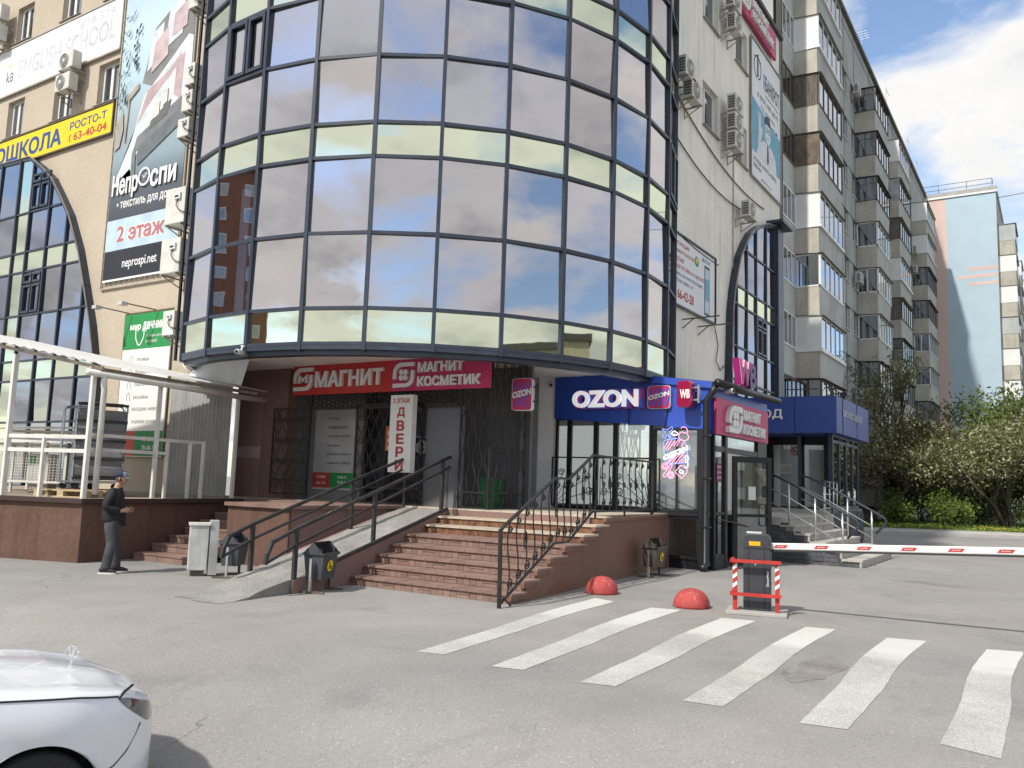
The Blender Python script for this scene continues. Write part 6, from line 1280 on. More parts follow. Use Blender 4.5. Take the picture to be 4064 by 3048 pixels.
tree('slender_tree', 'tall slender tree with sparse new leaves before the apartment balconies', 'tree', (55.5, 8.0, Y0), 11.2, 1, 5, lf_pale, 1700, .10, .42, .12, 14, jit=.25, trunk_r=.13)
tree('slender_tree', 'thin leaning tree with twin stems beside the business porch', 'tree', (52.0, 8.75, Y0), 6.8, 2, 4, lf_pale, 1500, .09, .6, .04, 5, jit=.3, trunk_r=.07, blossom=bl_w, nbl=500)
tree('leafy_tree', 'dense olive-brown tree behind the twin-stemmed tree', 'tree', (57.5, 6.9, Y0), 7.6, 3, 4, lf_olive, 13000, .12, .85, .0, 7, jit=.55, trunk_r=.12)
tree('leafy_tree', 'dense green-topped tree left of the blossoming apple tree', 'tree', (58.0, 4.6, Y0), 8.6, 2, 4, lf_green, 14000, .13, .8, .02, 17, jit=.55, trunk_r=.13)
tree('leafy_tree', 'dark green tree behind the blossoming apple tree', 'tree', (63.0, 3.2, Y0), 7.4, 3, 4, lf_dark, 13000, .14, .9, .0, 23, jit=.6, trunk_r=.13)
tree('apple_tree', 'wide apple tree covered in cream blossom above the kerb', 'tree', (53.5, 2.3, Y0), 7.6, 2, 4, lf_pale, 15000, .10, .95, -.01, 29, blossom=bl_w, nbl=7500, jit=.5, trunk_r=.16)
tree('apple_tree', 'second blossoming apple tree at the right picture edge', 'tree', (55.5, .0, Y0), 7.0, 2, 4, lf_pale, 13000, .11, .9, .0, 31, blossom=bl_w, nbl=4500, jit=.5, trunk_r=.15)
tree('leafy_tree', 'broad olive tree behind the dandelions', 'tree', (61, 6.0, Y0), 6.6, 4, 4, lf_olive, 14000, .14, .9, -.01, 37, jit=.6, trunk_r=.1)
for i, (x, y, s_, lf, lab) in enumerate(((50.8, 7.2, 1.5, lf_lime, 'small lime-green bush left of the dandelions'), (50.4, 4.9, 1.7, lf_lime, 'small lime-green bush among the dandelions'), (54.5, 5.6, 2.2, lf_dark, 'low dark bush under the green-topped tree'), (53.5, 7.9, 2.0, lf_green, 'low green bush at the foot of the twin stems'), (56, 3.4, 2.4, lf_dark, 'low dark bush behind the apple tree trunk'), (53.4, .9, 1.6, lf_green, 'low green bush right of the apple tree trunk'))):
    tree('bush', lab, 'bush', (x, y, Y0), s_, 6, 2, lf, 2600, .085, .8, .02, 50 + i, jit=.25, trunk_r=.025)
# ---------------------------------------------------------------- air conditioners
m_acw = mat('ac_white_enamel', (0.58, 0.57, 0.53), .5, var=.12, vs=3); m_acg = mat('ac_black_grille', (.03, .03, .03), .6)
m_brk = mat('weathered_bracket', (.34, .31, .27), .7, var=.3, vs=4)
def ac(label, loc, rz, w=.80, h=.56, d=.30, gap=.22, plain=False):
    t = thing('air_conditioner', label, 'air conditioner', loc, rz, 'air conditioners on the facades'); y0, y1 = -gap - d, -gap
    MB().box(0, w, y0, y1, 0, h).build('casing', m_acw, t, bevel=.02)
    if plain:
        MB().box(w * .5, w * .82, y0 - .06, y0 - .001, h * .66, h * .84).build('valve_cover', m_pvc, t, bevel=.01); MB().box(w * .56, w * .76, y0 - .064, y0 - .06, h * .70, h * .76).build('cover_slot', m_acg, t)
        MB().tube([(w * .66, y0 - .02, h * .66), (w * .64, y0 - .05, h * .5), (w * .8, y0 - .06, h * .35), (w * .98, y0 - .04, h * .27), (w + .15, -.1, h * .2)], .014, 5).build('hose', m_acg, t)
    else:
        cx, cz, r = w * .40, h * .5, h * .42
        MB().lathe([(r * .98, -.012), (r, -.004), (r, 0)], 22, (cx, y0 - .001, cz), 'y').build('fan_recess', mat('ac_fan_shade', (.10, .10, .10), .7), t)
        mb = MB()
        for q in (.3, .5, .7, .9, 1.0): mb.tube([(cx + r * q * math.cos(R(a)), y0 - .016, cz + r * q * math.sin(R(a))) for a in range(0, 360, 24)], .006, 4, closed=True)
        for a in range(0, 360, 30): mb.bar((cx, y0 - .02, cz), (cx + r * math.cos(R(a)), y0 - .02, cz + r * math.sin(R(a))), .008)
        mb.build('fan_guard', m_acw, t); MB().lathe([(.07, -.02), (.06, -.03), (.001, -.032)], 12, (cx, y0 - .005, cz), 'y').build('hub', m_acw, t)
    mb = MB(); n, mm = 5, 4
    for i in range(n):
        for j in range(mm): mb.box(-.008, -.001, y0 + .04 + (d - .08) * j / mm, y0 + .04 + (d - .08) * (j + .75) / mm, h * .12 + h * .76 * i / n, h * .12 + h * .76 * (i + .72) / n)
    mb.build('side_louvre', m_acg, t)
    for x in (.1, w - .1): mb = MB(); mb.bar((x, 0.0, -.03), (x, y0 - .03, -.03), .04); mb.bar((x, -.005, -.03), (x, -.005, -.32), .035); mb.bar((x, -.02, -.3), (x, y0 + .05, -.05), .025); mb.build('bracket', m_brk, t)
    return t
for x, z, lab in ((21.6, 13.3, 'upper air conditioner beside the tower on the pale wall'), (22.1, 12.85, 'lower air conditioner beside the tower on the pale wall'), (25.9, 14.0, 'top unit of three stacked air conditioners between the wall windows'), (25.9, 13.38, 'middle unit of three stacked air conditioners between the wall windows'), (25.9, 12.76, 'bottom unit of three stacked air conditioners between the wall windows'),
                   (27.35, 10.9, 'single air conditioner above the right arched window'), (25.85, 16.75, 'lower air conditioner near the roof of the pale wall'), (25.7, 17.45, 'upper air conditioner near the roof of the pale wall')): ac(lab, (x - .45, 8.8, z - .1), 0)
for y, z, lab in ((26.25, 14.25, 'upper of two air conditioners between the cream wall windows'), (26.35, 13.55, 'lower of two air conditioners between the cream wall windows'), (31.2, 17.25, 'upper air conditioner at the left picture edge'), (31.2, 16.5, 'lower air conditioner at the left picture edge')): ac(lab, (14, y, z), LW)
for y, z, w, h, lab in ((20.15, 12.62, .42, .62, 'topmost air conditioner of the column between banner and tower'), (20.2, 11.85, .45, .60, 'second air conditioner of the column between banner and tower'), (20.3, 11.1, .5, .55, 'third air conditioner of the column between banner and tower'), (20.25, 14.95, .42, .5, 'highest small air conditioner beside the tall banner'),
                         (20.55, 8.60, .86, 1.02, 'large air conditioner above the one covering the banner words'), (20.58, 7.2, .84, .98, 'large air conditioner at the lower corner of the tall banner'), (20.25, 5.45, .5, .68, 'small air conditioner covering the corner of the green sign')): ac(lab, (14, y * .948 + .28, 1.75 + (z - 1.75) * .948), LW, w * .95, h * .95, .42, .30, plain=True)
for x, y, z, lab in ((55.3, 10.5, 27.5, 'air conditioner beside the topmost balcony of the second stack'), (55.2, 10.5, 15.0, 'air conditioner beside the pink-curtained balcony'), (54.7, 10.5, 7.6, 'air conditioner low on the apartment wall by the second stack'), (81.0, 10.5, 23.4, 'upper air conditioner by the farthest balcony stack'), (81.0, 10.5, 21.6, 'lower air conditioner by the farthest balcony stack')): ac(lab, (x, y, z), 0, .9, .65)
# ---------------------------------------------------------------- cables and cameras
def cable(name, label, pts, r, m): o = MB().tube(pts, r, 5).build(name, m); return tag(o, label, 'cable')
m_rustc = mat('rust_stained_cable', (.16, .11, .08), .8)
def sag(a, b_, n=14, s_=.25): a, b_ = Vector(a), Vector(b_); return [a + (b_ - a) * i / n - Vector((0, 0, s_ * 4 * (i / n) * (1 - i / n))) for i in range(n + 1)]
cable('wall_cable', 'rusty cable running under the pale wall windows', sag((20.9, 8.76, 13.15), (30.2, 8.76, 12.05), s_=.5), .022, m_rustc)
cable('wall_cable', 'black cable sagging from the tower to the lone air conditioner', sag((20.6, 8.75, 11.95), (28.0, 8.75, 11.3), s_=.45), .02, m_black)
cable('wall_cable', 'black cable along the top of the speech-therapy banner', sag((20.8, 8.74, 9.0), (25.2, 8.74, 8.75), s_=.1), .018, m_black)
cable('wall_cable', 'thin cable looping down the pale wall beside the arch', [Vector(p) for p in ((24.9, 8.75, 6.75), (25.2, 8.74, 6.2), (25.0, 8.74, 5.7), (25.4, 8.74, 5.45), (25.9, 8.74, 5.7))], .015, m_black)
cable('wall_cable', 'vertical conduit on the pale wall left of the arch', [Vector((26.75, 8.77, 5.3)), Vector((26.75, 8.77, 5.6)), Vector((26.7, 8.77, 8.4)), Vector((26.72, 8.77, 13.0))], .018, m_brk)
cable('wall_cable', 'grey cable bundle along the soffit above the entrance signs', [Vector((14.4, 16.2 - i * .5, 4.47 + .03 * math.sin(i * 1.7) - .04)) for i in range(13)], .03, m_brk)
cable('facade_cable', 'dark cable bundle climbing the joint between tower and cream wall', [Vector(p) for p in ((12.0, 17.0, 4.3), (12.02, 17.05, 7.0), (11.98, 16.98, 9.5), (12.03, 17.06, 11.8), (12.0, 17.0, 14.5), (12.02, 17.05, 17.5))], .04, m_black)
cable('street_wire', 'thin wire crossing the sky beside the blue block', sag((92.5, 4.4, 31.0), (85, -30, 33.5), s_=.8), .03, m_black)
def cctv(label, loc, rz):
    t = thing('security_camera', label, 'camera', loc, rz); MB().lathe([(.05, -.12), (.055, -.1), (.055, .12), (.04, .13)], 12, (0, 0, 0), 'y').build('body', m_pvc, t, smooth=True); MB().lathe([(.04, -.125), (.03, -.126), (.001, -.127)], 12, (0, 0, 0), 'y').build('lens', m_black, t); mb = MB(); mb.tube([(0, .05, .05), (0, .1, .12), (0, .12, .14)], .02, 6); mb.lathe([(.05, 0), (.05, .03), (.001, .031)], 10, (0, .12, .13)); mb.build('mount', m_pvc, t)
p = tv(1, TR + .16); cctv('white security camera under the left edge of the tower glazing', (p.x, p.y, 4.22), R(-70))
cctv('white security camera on the grey column top', (18.1, 10.55, 4.2), R(-60)); cctv('small security camera above the magenta annexe sign', (18.6, 6.2, 3.98), R(-20))
t = thing('flood_light', 'small black flood light on the blue canopy corner', 'lamp', (28.05, 5.75, 4.9), 0); MB().box(-.18, .18, -.25, -.05, -.06, .04).build('lamp_head', m_black, t); MB().tube([(0, -.1, .0), (.1, .1, .14), (.5, .1, .16), (.8, .05, .05)], .025, 6).build('bracket', m_pvc, t)
# ---------------------------------------------------------------- litter bins
m_bin = mat('anthracite_bin_metal', (.055, .062, .072), .45, var=.2, vs=4)
def bin_(label, loc, rz, stick=True, sm=None):
    t = thing('litter_bin', label, 'litter bin', loc, rz, 'litter bins beside the stairs')
    b = MB(); b.add([(.06, -.13, .20), (.46, -.13, .20), (.46, .13, .20), (.06, .13, .20), (.03, -.17, .58), (.49, -.17, .58), (.49, .17, .58), (.03, .17, .58)], [(0, 3, 2, 1), (0, 1, 5, 4), (1, 2, 6, 5), (2, 3, 7, 6), (3, 0, 4, 7)]); b.build('body', sm or m_bin, t)
    b = MB(); e = .012
    b.add([(.0, -.19, .575), (.52, -.19, .575), (.52, .0, .76), (.0, .0, .76), (.0, .19, .575), (.52, .19, .575)], [(2, 3, 4, 5)]); b.add([(.0, -.19, .575), (.0, .0, .76), (.0, .19, .575)], [(0, 1, 2)]); b.add([(.52, -.19, .575), (.52, .19, .575), (.52, 0, .76)], [(0, 1, 2)])
    b.box(0, .52, -.19, -.17, .56, .60); b.box(0, .08, -.12, -.1, .6, .66); b.box(.44, .52, -.12, -.1, .6, .66); b.build('hood', sm or m_bin, t)
    MB().box(.05, .47, -.16, .16, .50, .51).build('liner', m_acg, t)
    for x in (-.035, .555): MB().box(x - .018, x + .018, -.018, .018, .02, .52).build('post', m_steel if x < 0 else m_bin, t)
    for x in (-.035, .555): MB().box(x - .02, x + .02, -.24, .24, 0, .035).build('foot', m_rust, t)
    if stick:
        MB().lathe([(.001, -.003), (.085, -.003), (.085, 0)], 20, (0, 0, 0), 'y').build('sticker', m_yel, t, (.26, -.162, .40), (R(6), 0, 0))
        mb = MB(); mb.box(-.035, -.01, -.003, 0, -.05, .025); mb.lathe([(.001, -.003), (.016, -.003), (.016, 0)], 10, (-.022, 0, .045), 'y'); mb.prism([(.015, -.05), (.045, -.05), (.05, .0), (.01, .0)], -.003, 0); mb.build('pictogram', m_acg, t, (.26, -.168, .40), (R(6), 0, 0))
bin_('dark metal litter bin with yellow sticker at the foot of the ramp', (9.42, 9.6, .0), R(16)); bin_('dark metal litter bin behind the left ramp handrail', (9.72, 11.9, 0), R(30), False); bin_('brown-black litter bin beside the corrugated stair flank', (15.8, 6.86, 0), R(2), True, mat('brown_bin_metal', (.07, .058, .048), .5, var=.25))
# ---------------------------------------------------------------- white steel cabinet
t = thing('utility_cabinet', 'rust-edged white utility cabinet at the foot of the side stairs', 'cabinet', (9.62, 12.55, 0), R(-35))
MB().box(-.17, .14, -.15, .15, .1, .86).build('body', mat('chipped_white_cabinet', (.52, .53, .51), .6, var=.22, vs=3, streak=.3), t, bevel=.01); MB().box(-.19, .16, -.17, .17, .86, .90).build('lid', m_wsteel, t); MB().box(.16, .30, -.14, .2, .02, .94).build('side_frame', mat('grey_cabinet', (.38, .39, .39), .6, var=.2), t); MB().box(-.12, .1, -.1, .1, 0, .1).build('plinth', m_rust, t)
# ---------------------------------------------------------------- red hemispheres
def dome_mat():
    m = mat('chipped_red_paint', (.36, .055, .05), .75, var=.18, vs=5); nt = m.node_tree; N = nt.nodes; L = nt.links; b = N['Principled BSDF']; src = b.inputs['Base Color'].links[0].from_socket
    tc = N.new('ShaderNodeTexCoord'); n = N.new('ShaderNodeTexNoise'); n.inputs['Scale'].default_value = 11; n.inputs['Detail'].default_value = 8; n.inputs['Roughness'].default_value = .7; L.new(tc.outputs['Object'], n.inputs['Vector'])
    r = N.new('ShaderNodeMapRange'); r.inputs[1].default_value = .575; r.inputs[2].default_value = .66; L.new(n.outputs[0], r.inputs[0]); mx = N.new('ShaderNodeMix'); mx.data_type = 'RGBA'; mx.inputs[7].default_value = (.44, .24, .21, 1); L.new(r.outputs[0], mx.inputs[0]); L.new(src, mx.inputs[6]); L.new(mx.outputs[2], b.inputs['Base Color']); return m
m_dome = dome_mat()
for x, y, lab in ((12.86, 6.42, 'red chipped concrete hemisphere nearest the stairs'), (12.42, 4.70, 'red chipped concrete hemisphere nearest the barrier')):
    o = MB().lathe([(.27, 0), (.275, .03), (.262, .10), (.23, .17), (.18, .225), (.12, .26), (.05, .278), (.001, .281)], 32).build('parking_hemisphere', m_dome, None, (x, y, 0), (0, 0, x), smooth=True); tag(o, lab, 'bollard', 'red parking hemispheres')
# ---------------------------------------------------------------- barrier
m_redf = mat('red_guard_paint', (.44, .035, .028), .5, var=.15, vs=6); m_anth = mat('anthracite_cabinet', (.042, .045, .055), .45, var=.08)
br = thing('parking_barrier', 'parking barrier with dark cabinet, red guard frame and lowered white arm', 'barrier', (12.42, 3.72, 0), R(-76.6))
MB().box(-.42, .42, -.22, .42, 0, .05).build('concrete_base', m_kerb, br, bevel=.01)
pr_ = [(-.19, .05)] + [(-.19, 1.06)] + arc(-.11, 1.06, .08, 180, 90, 4) + arc(.10, 1.05, .09, 90, 0, 4) + [(.19, .05)]
MB().prism(pr_, .02, .34).build('cabinet', m_anth, br, bevel=.012)
MB().box(-.12, -.112, .010, .02, .1, 1.0).build('door_seam', m_acg, br); MB().box(.10, .108, .010, .02, .1, 1.0).build('door_seam', m_acg, br); MB().box(-.19, .19, .012, .02, .93, .938).build('door_seam', m_acg, br)
MB().box(-.11, .05, .014, .0195, .97, 1.03).build('yellow_label', mat('label_orange', (.72, .40, .01), .6, var=.2, vs=12), br); MB().box(-.15, .06, .1, .28, 1.142, 1.16).build('cap_plate', m_wsteel, br); MB().lathe([(.001, -.012), (.014, -.012), (.014, 0)], 10, (-.02, .02, .70), 'y').build('lock', m_steel, br)
vt = text('DoorHan', br, m_letter, 0, 0, .22, .03, y=0, bold=.01, name='side_lettering'); vt.location = (.192, .10, .42); vt.rotation_euler = (0, R(-90), R(90)) if False else (0, R(-90), 0); vt.location = (.165, .012, .40)
mb = MB()
for z in (.28, .75):
    mb = MB(); mb.bar((-.36, -.10, z), (.34, -.10, z), .05, .045); mb.bar((-.345, -.1, z), (-.345, .25, z), .045); mb.build('guard_rail', m_redf, br)
for x in (-.30, .285):
    po_ = MB().box(x - .03, x + .03, -.07, -.01, .05, .73).build('guard_post', m_redf, br)
    mb = MB()
    for i in range(3): z = .36 + i * .125; mb.prism([(x - .031, z), (x + .031, z + .05), (x + .031, z + .105), (x - .031, z + .055)], -.073, -.0701)
    mb.build('white_stripe', m_white, po_)
arm = thing('x', 'x', 'x'); del arm['label']; del arm['category']; arm.name = 'barrier_arm'; arm.parent = br; arm.location = (.17, .16, .965); arm.rotation_euler = (0, R(-2.6), R(-13.0))
MB().box(0, 5.6, -.035, .035, -.048, .048).build('arm_tube', mat('white_arm_aluminium', (.64, .645, .645), .42, var=.10, vs=3), arm, bevel=.015); MB().box(.0, 5.6, -.03, .03, -.072, -.048).build('rubber_edge', m_acg, arm)
for i in range(9):
    x = .07 + i * .565; o = MB().prism([(x, -.022), (x + .17, -.022), (x + .205, .022), (x + .035, .022)], -.0375, -.0352).build('red_reflector', m_redf, arm); text('DoorHan', o, m_letter, x + .05, -.007, .10, .016, y=-.0377, depth=.0004, bold=.01)
# ---------------------------------------------------------------- platform clutter: roll cages, pallets, wire cages
def roll_cage(label, loc, rz, w=.85, d=.72, h=1.85, cover=True):
    t = thing('roll_cage', label, 'roll cage', loc, rz); m_z = mat('zinc_tube', (.36, .40, .44), .35, metal=.7, var=.15)
    mb = MB()
    for y in (0, d):
        mb.tube([(0, y, .16), (0, y, h - .08), (.03, y, h - .02), (.1, y, h)] + [(w - .1, y, h), (w - .03, y, h - .02), (w, y, h - .08), (w, y, .16)], .018, 6)
    for z in (.16, .5, .95, 1.4): mb.tube([(0, 0, z), (0, d, z)], .012, 5); mb.tube([(w, 0, z), (w, d, z)], .012, 5)
    for i in range(8): y = d * (i + .5) / 8; mb.tube([(0, y, .16), (0, y, h - .1)], .005, 4)
    for i in range(22): z = .2 + i * .075; mb.tube([(-.004, 0, z), (-.004, d, z)], .003, 3)
    mb.build('frame', m_z, t); MB().box(-.02, w + .02, -.02, d + .02, .13, .17).build('base', m_z, t)
    for x in (.08, w - .08):
        for y in (.08, d - .08): o = MB().lathe([(.06, -.02), (.06, .02)], 14, (0, 0, 0), 'y').build('castor', m_acg, t, (x, y, .06))
    if cover:
        n = 24; mb = MB(); rngc = random.Random(3)
        for i in range(n):
            z0, z1 = .28 + (h - .42) * i / n, .28 + (h - .42) * (i + 1) / n; f = lambda z: -.03 - .012 * math.sin(z * 21) - .01 * math.sin(z * 47)
            for j in range(6): x0_, x1_ = .02 + (w - .04) * j / 6, .02 + (w - .04) * (j + 1) / 6; q = lambda x, z: f(z) - .008 * math.sin(x * 9 + z * 5); mb.quad((x0_, q(x0_, z0), z0), (x1_, q(x1_, z0), z0), (x1_, q(x1_, z1), z1), (x0_, q(x0_, z1), z1))
        mb.build('fabric_cover', mat('grey_fabric', (.16, .165, .175), .75, var=.15, vs=2), t, smooth=True)
        for z in (.22, .62, 1.0, 1.4, 1.75): MB().box(-.015, w + .02, -.055, -.04, z - .025, z + .03).build('black_strap', m_acg, t)
        mb = MB(); mb.box(.03, w - .03, d * .3, d - .05, .2, h - .2); mb.build('dark_load', mat('dark_load', (.035, .037, .045), .8), t)
roll_cage('tall roll cage wrapped in grey fabric on the loading platform', (9.76, 16.88, LZ + .145), R(-27), w=.92, h=1.78); roll_cage('zinc roll cage standing behind the fabric-wrapped one', (9.75, 17.35, LZ + .14), R(-27), .7, .6, 1.72, cover=False)
m_pal = mat('pallet_wood', (.46, .36, .22), .85, var=.22, vs=3, stretch=(1, 8, 8))
def pallet(label, loc, rz):
    t = thing('wooden_pallet', label, 'pallet', loc, rz)
    for i in range(5): MB().box(0, 1.2, i * .175, i * .175 + .12, .12, .142).build('board', m_pal, t)
    for x in (0, .53, 1.06): MB().box(x, x + .14, 0, .82, .10, .119).build('board', m_pal, t)
    for x in (0, .53, 1.06):
        for y in (0, .34, .70): MB().box(x, x + .14, y, y + .12, .022, .10).build('block', m_pal, t)
    for y in (0, .34, .70): MB().box(0, 1.2, y, y + .12, 0, .022).build('board', m_pal, t)
pallet('light wooden pallet lying at the platform edge', (9.05, 16.95, LZ), R(-70)); pallet('light wooden pallet under the roll cages', (9.70, 17.25, LZ), R(-27))
def wire_cage(label, loc, rz, w, d, h, roof=True):
    t = thing('wire_cage', label, 'wire cage', loc, rz); mb = MB()
    for x in (0, w):
        for y in (0, d): mb.box(x - .025, x + .025, y - .025, y + .025, 0, h)
    for z in (.25, h): mb.bar((0, 0, z), (w, 0, z), .04); mb.bar((0, d, z), (w, d, z), .04); mb.bar((0, 0, z), (0, d, z), .04); mb.bar((w, 0, z), (w, d, z), .04)
    mb.build('frame', m_wsteel, t); mb = MB(); n = int(w / .075)
    for i in range(n): x = w * (i + .5) / n; mb.bar((x, 0, .25), (x, 0, h), .007)
    for i in range(int((h - .25) / .06)): z = .27 + i * .06; mb.bar((0, 0, z), (w, 0, z), .006); mb.bar((w, 0, z), (w, d, z), .006)
    for i in range(int(d / .08)): y = .04 + i * .08; mb.bar((w, y, .25), (w, y, h), .006)
    mb.build('wire_mesh', m_wsteel, t)
    if roof: MB().add([(-.15, -.2, h + .02), (w + .2, -.2, h + .05), (w + .2, d + .1, h + .17), (-.15, d + .1, h + .14), (-.15, -.2, h + .04), (w + .2, -.2, h + .07), (w + .2, d + .1, h + .19), (-.15, d + .1, h + .16)], [(0, 3, 2, 1), (4, 5, 6, 7), (0, 1, 5, 4), (1, 2, 6, 5), (2, 3, 7, 6), (3, 0, 4, 7)]).build('sheet_roof', m_wsheet, t)
wire_cage('white wire cage with sheet roof at the left of the platform', (9.35, 19.4, LZ), R(-60), 1.7, .8, 1.05); wire_cage('taller white wire cage against the arched window', (10.9, 21.9, LZ), R(-70), 1.9, .8, 1.45)
t = thing('outdoor_unit', 'white boxed unit with green label inside the wire cage', 'unit', (9.75, 18.75, LZ), R(-65)); MB().box(0, .5, .1, .5, .2, .85).build('casing', m_acw, t, bevel=.015); MB().box(.04, .2, .09, .1, .65, .8).build('green_label', m_green, t); MB().box(0.02, .48, .15, .45, 0, .2).build('stand', m_brk, t)
t = thing('power_meter_box', 'small grey meter box on the cream wall above the roll cages', 'meter box', (13.99, 22.75, 3.0), LW); MB().box(0, .34, -.12, -.005, 0, .42).build('casing', mat('meter_grey', (.34, .36, .38), .5), t, bevel=.01); MB().box(.08, .26, -.125, -.12, .2, .32).build('window', m_acg, t)
t = thing('green_crate', 'green plastic waste bin behind the iron grille', 'bin', (15.3, 10.25, LZ), R(10)); MB().add([(0, 0, 0), (.4, 0, 0), (.4, .35, 0), (0, .35, 0), (-.05, -.05, .6), (.45, -.05, .6), (.45, .4, .6), (-.05, .4, .6)], [(0, 3, 2, 1), (0, 1, 5, 4), (1, 2, 6, 5), (2, 3, 7, 6), (3, 0, 4, 7)]).build('tub', mat('green_plastic', (.02, .12, .05), .5), t); MB().box(-.06, .46, -.06, .41, .6, .64).build('lid', mat('green_plastic', (.02, .12, .05), .5), t)
# ---------------------------------------------------------------- white parked car, nose into the picture
m_car = mat('white_car_paint', (.66, .69, .745), .26, var=.02, coat=.7, spec=.5)
m_gl = glass('car_glass', (.8, .85, .9), .25, through=(.25, .27, .28)); m_tyre = mat('tyre_rubber', (.018, .018, .02), .85, fine=.2); m_rim = mat('alloy_rim', (.4, .41, .42), .3, metal=.8)
m_lamp = mat('smoked_headlamp', (.045, .048, .055), .08, coat=1.0, var=.5, vs=9); m_gap = mat('panel_gap', (.012, .013, .02), .6)
car = thing('parked_car', 'white sedan bonnet parked at the lower left with ring hood ornament', 'car', (3.09, 5.79, gz(3.1, 5.7)), R(-18))
WB_ = -2.63; NOSE_ = .84
def W(x):
    if x > -.1: t = (x + .1) / (NOSE_ + .1); return .885 * max(.0, 1 - t ** 2.7) ** .5
    if x < -3.0: t = (-3.0 - x) / .55; return .885 * max(.0, 1 - .25 * t * t)
    return .885
def top(x):                       # centre line height of bonnet, then waist (cabin is separate)
    K = [(-3.55, .98), (-3.3, 1.06), (-2.6, 1.10), (-.95, 1.06), (-.6, 1.035), (-.2, 1.0), (.2, .95), (.5, .885), (.68, .82), (.78, .74), (.84, .62)]
    for (a, za), (b_, zb) in zip(K, K[1:]):
        if a <= x <= b_: return za + (zb - za) * (x - a) / (b_ - a)
    return .62
def sho(x):
    K = [(-3.55, .92), (-2.6, .98), (-.8, .965), (-.3, .945), (.2, .905), (.5, .855), (.7, .77), (.84, .58)]
    for (a, za), (b_, zb) in zip(K, K[1:]):
        if a <= x <= b_: return za + (zb - za) * (x - a) / (b_ - a)
    return .58
def low(x):
    z = .21 if -3.2 < x < .5 else .24
    for c in (0.0, WB_):
        q = .365 ** 2 - (x - c) ** 2
        if q > 0: z = max(z, .30 + math.sqrt(q))
    return z
def side_y(x, z):                 # body side: slight tumblehome and a crease
    w = W(x); s_ = sho(x); zz = max(.2, min(z, s_)); t = (zz - .2) / max(.1, s_ - .2)
    return w * (.955 - .010 * math.exp(-((t - .62) / .05) ** 2) + .045 * math.sin(min(1, t / .62) * math.pi / 2) - .055 * max(0, (t - .74) / .26) ** 1.6)
xs_ = sorted(set([round(NOSE_ - .002 - (i ** 1.6) * .0032, 4) for i in range(26)] + [round(-.45 + i * .03, 3) for i in range(31)] + [-.52, -.6, -.75, -.95, -1.3, -1.8] + [round(WB_ - .45 + i * .05, 3) for i in range(19)] + [-3.1, -3.2, -3.35, -3.5, -3.54]))
mb = MB(); rows = []
for x in xs_:
    lo, s_, tp = low(x), sho(x), top(x); hs = [lo] + [lo + (s_ - lo) * t for t in (.08, .3, .5, .66, .8, .9, 1.0)]
    r_ = [(x, -side_y(x, z), z) for z in hs]; w = W(x) * .945
    r_ += [(x, -w * c, s_ + (tp - s_) * (1 - c) ** .6 + .012 * math.sin(c * 9)) for c in (.97, .9, .75, .55, .3, 0)]
    full = r_ + [(a, -b_, c) for a, b_, c in r_[::-1][1:]]; rows.append(full)
n = len(rows[0])
mb.add([p for r_ in rows for p in r_], [(i * n + j, (i + 1) * n + j, (i + 1) * n + j + 1, i * n + j + 1) for i in range(len(rows) - 1) for j in range(n - 1)])
mb.add(rows[0], [tuple(range(n))[::-1]])
body = mb.build('body', m_car, car, smooth=True)
# gaps: bonnet shut line, bumper seam; lip over the headlamp
def sp(x, z, off_=.002): return (x, -side_y(x, z) - off_, z)
MB().tube([sp(x, sho(x) - .005) for x in [-.86 + i * .045 for i in range(30)]] , .006, 5).build('bonnet_gap', m_gap, car)
MB().tube([sp(.45, .845), sp(.49, .875, -.01), (.53, -side_y(.53, .83) + .03, .885), (.58, -side_y(.58, .8) + .10, .875)], .009, 5).build('bonnet_lip', m_gap, car)
MB().tube([sp(.62, .655), sp(.585, .60), sp(.52, .52), sp(.44, .46), sp(.34, .43)], .004, 5).build('bumper_seam', m_gap, car)
mb = MB(); cols = []
for i in range(13):
    t = i / 12; x = .455 + (.80 - .455) * t; x = .455 + (.76 - .455) * t; zt = min(.845 - .06 * t ** 1.6, sho(x) - .012); zbm = min(zt - .01, .835 - .20 * min(1, t / .8) ** .9)
    cols.append([(x, -side_y(x, z) - .006, z) for z in [zbm + (zt - zbm) * j / 5 for j in range(6)]])
mb.add([p for c in cols for p in c], [(i * 6 + j, (i + 1) * 6 + j, (i + 1) * 6 + j + 1, i * 6 + j + 1) for i in range(12) for j in range(5)]); mb.build('headlight', m_lamp, car, smooth=True)
for cx, nm in ((0.0, 'wheel'), (WB_, 'wheel')):
    for s_ in (-1, 1):
        w = MB().lathe([(.20, -.09), (.29, -.10), (.312, -.06), (.315, 0), (.312, .06), (.29, .10), (.20, .09)], 36, (0, 0, 0), 'y').build('wheel', m_tyre, car, (cx, s_ * .76, .315), smooth=True)
        MB().lathe([(.20, -.05), (.17, -.02), (.05, -.035), (.001, -.04)] if s_ < 0 else [(.001, .04), (.05, .035), (.17, .02), (.20, .05)], 24, (0, 0, 0), 'y').build('rim', m_rim, w)
    MB().box(cx - .36, cx + .36, -.70, .70, .25, .66).build('wheel_well', m_gap, car) if False else None
    mb = MB(); a_ = [(cx + .372 * math.cos(R(q)), .30 + .372 * math.sin(R(q))) for q in range(0, 181, 15)]
    for (x0, z0), (x1, z1) in zip(a_, a_[1:]): mb.quad((x0, -.86, z0), (x1, -.86, z1), (x1, -.55, z1), (x0, -.55, z0)); mb.quad((x0, .86, z0), (x0, .55, z0), (x1, .55, z1), (x1, .86, z1))
    mb.box(cx - .37, cx + .37, -.56, -.54, .2, .68); mb.box(cx - .37, cx + .37, .54, .56, .2, .68); mb.build('wheel_arch_liner', m_gap, car)
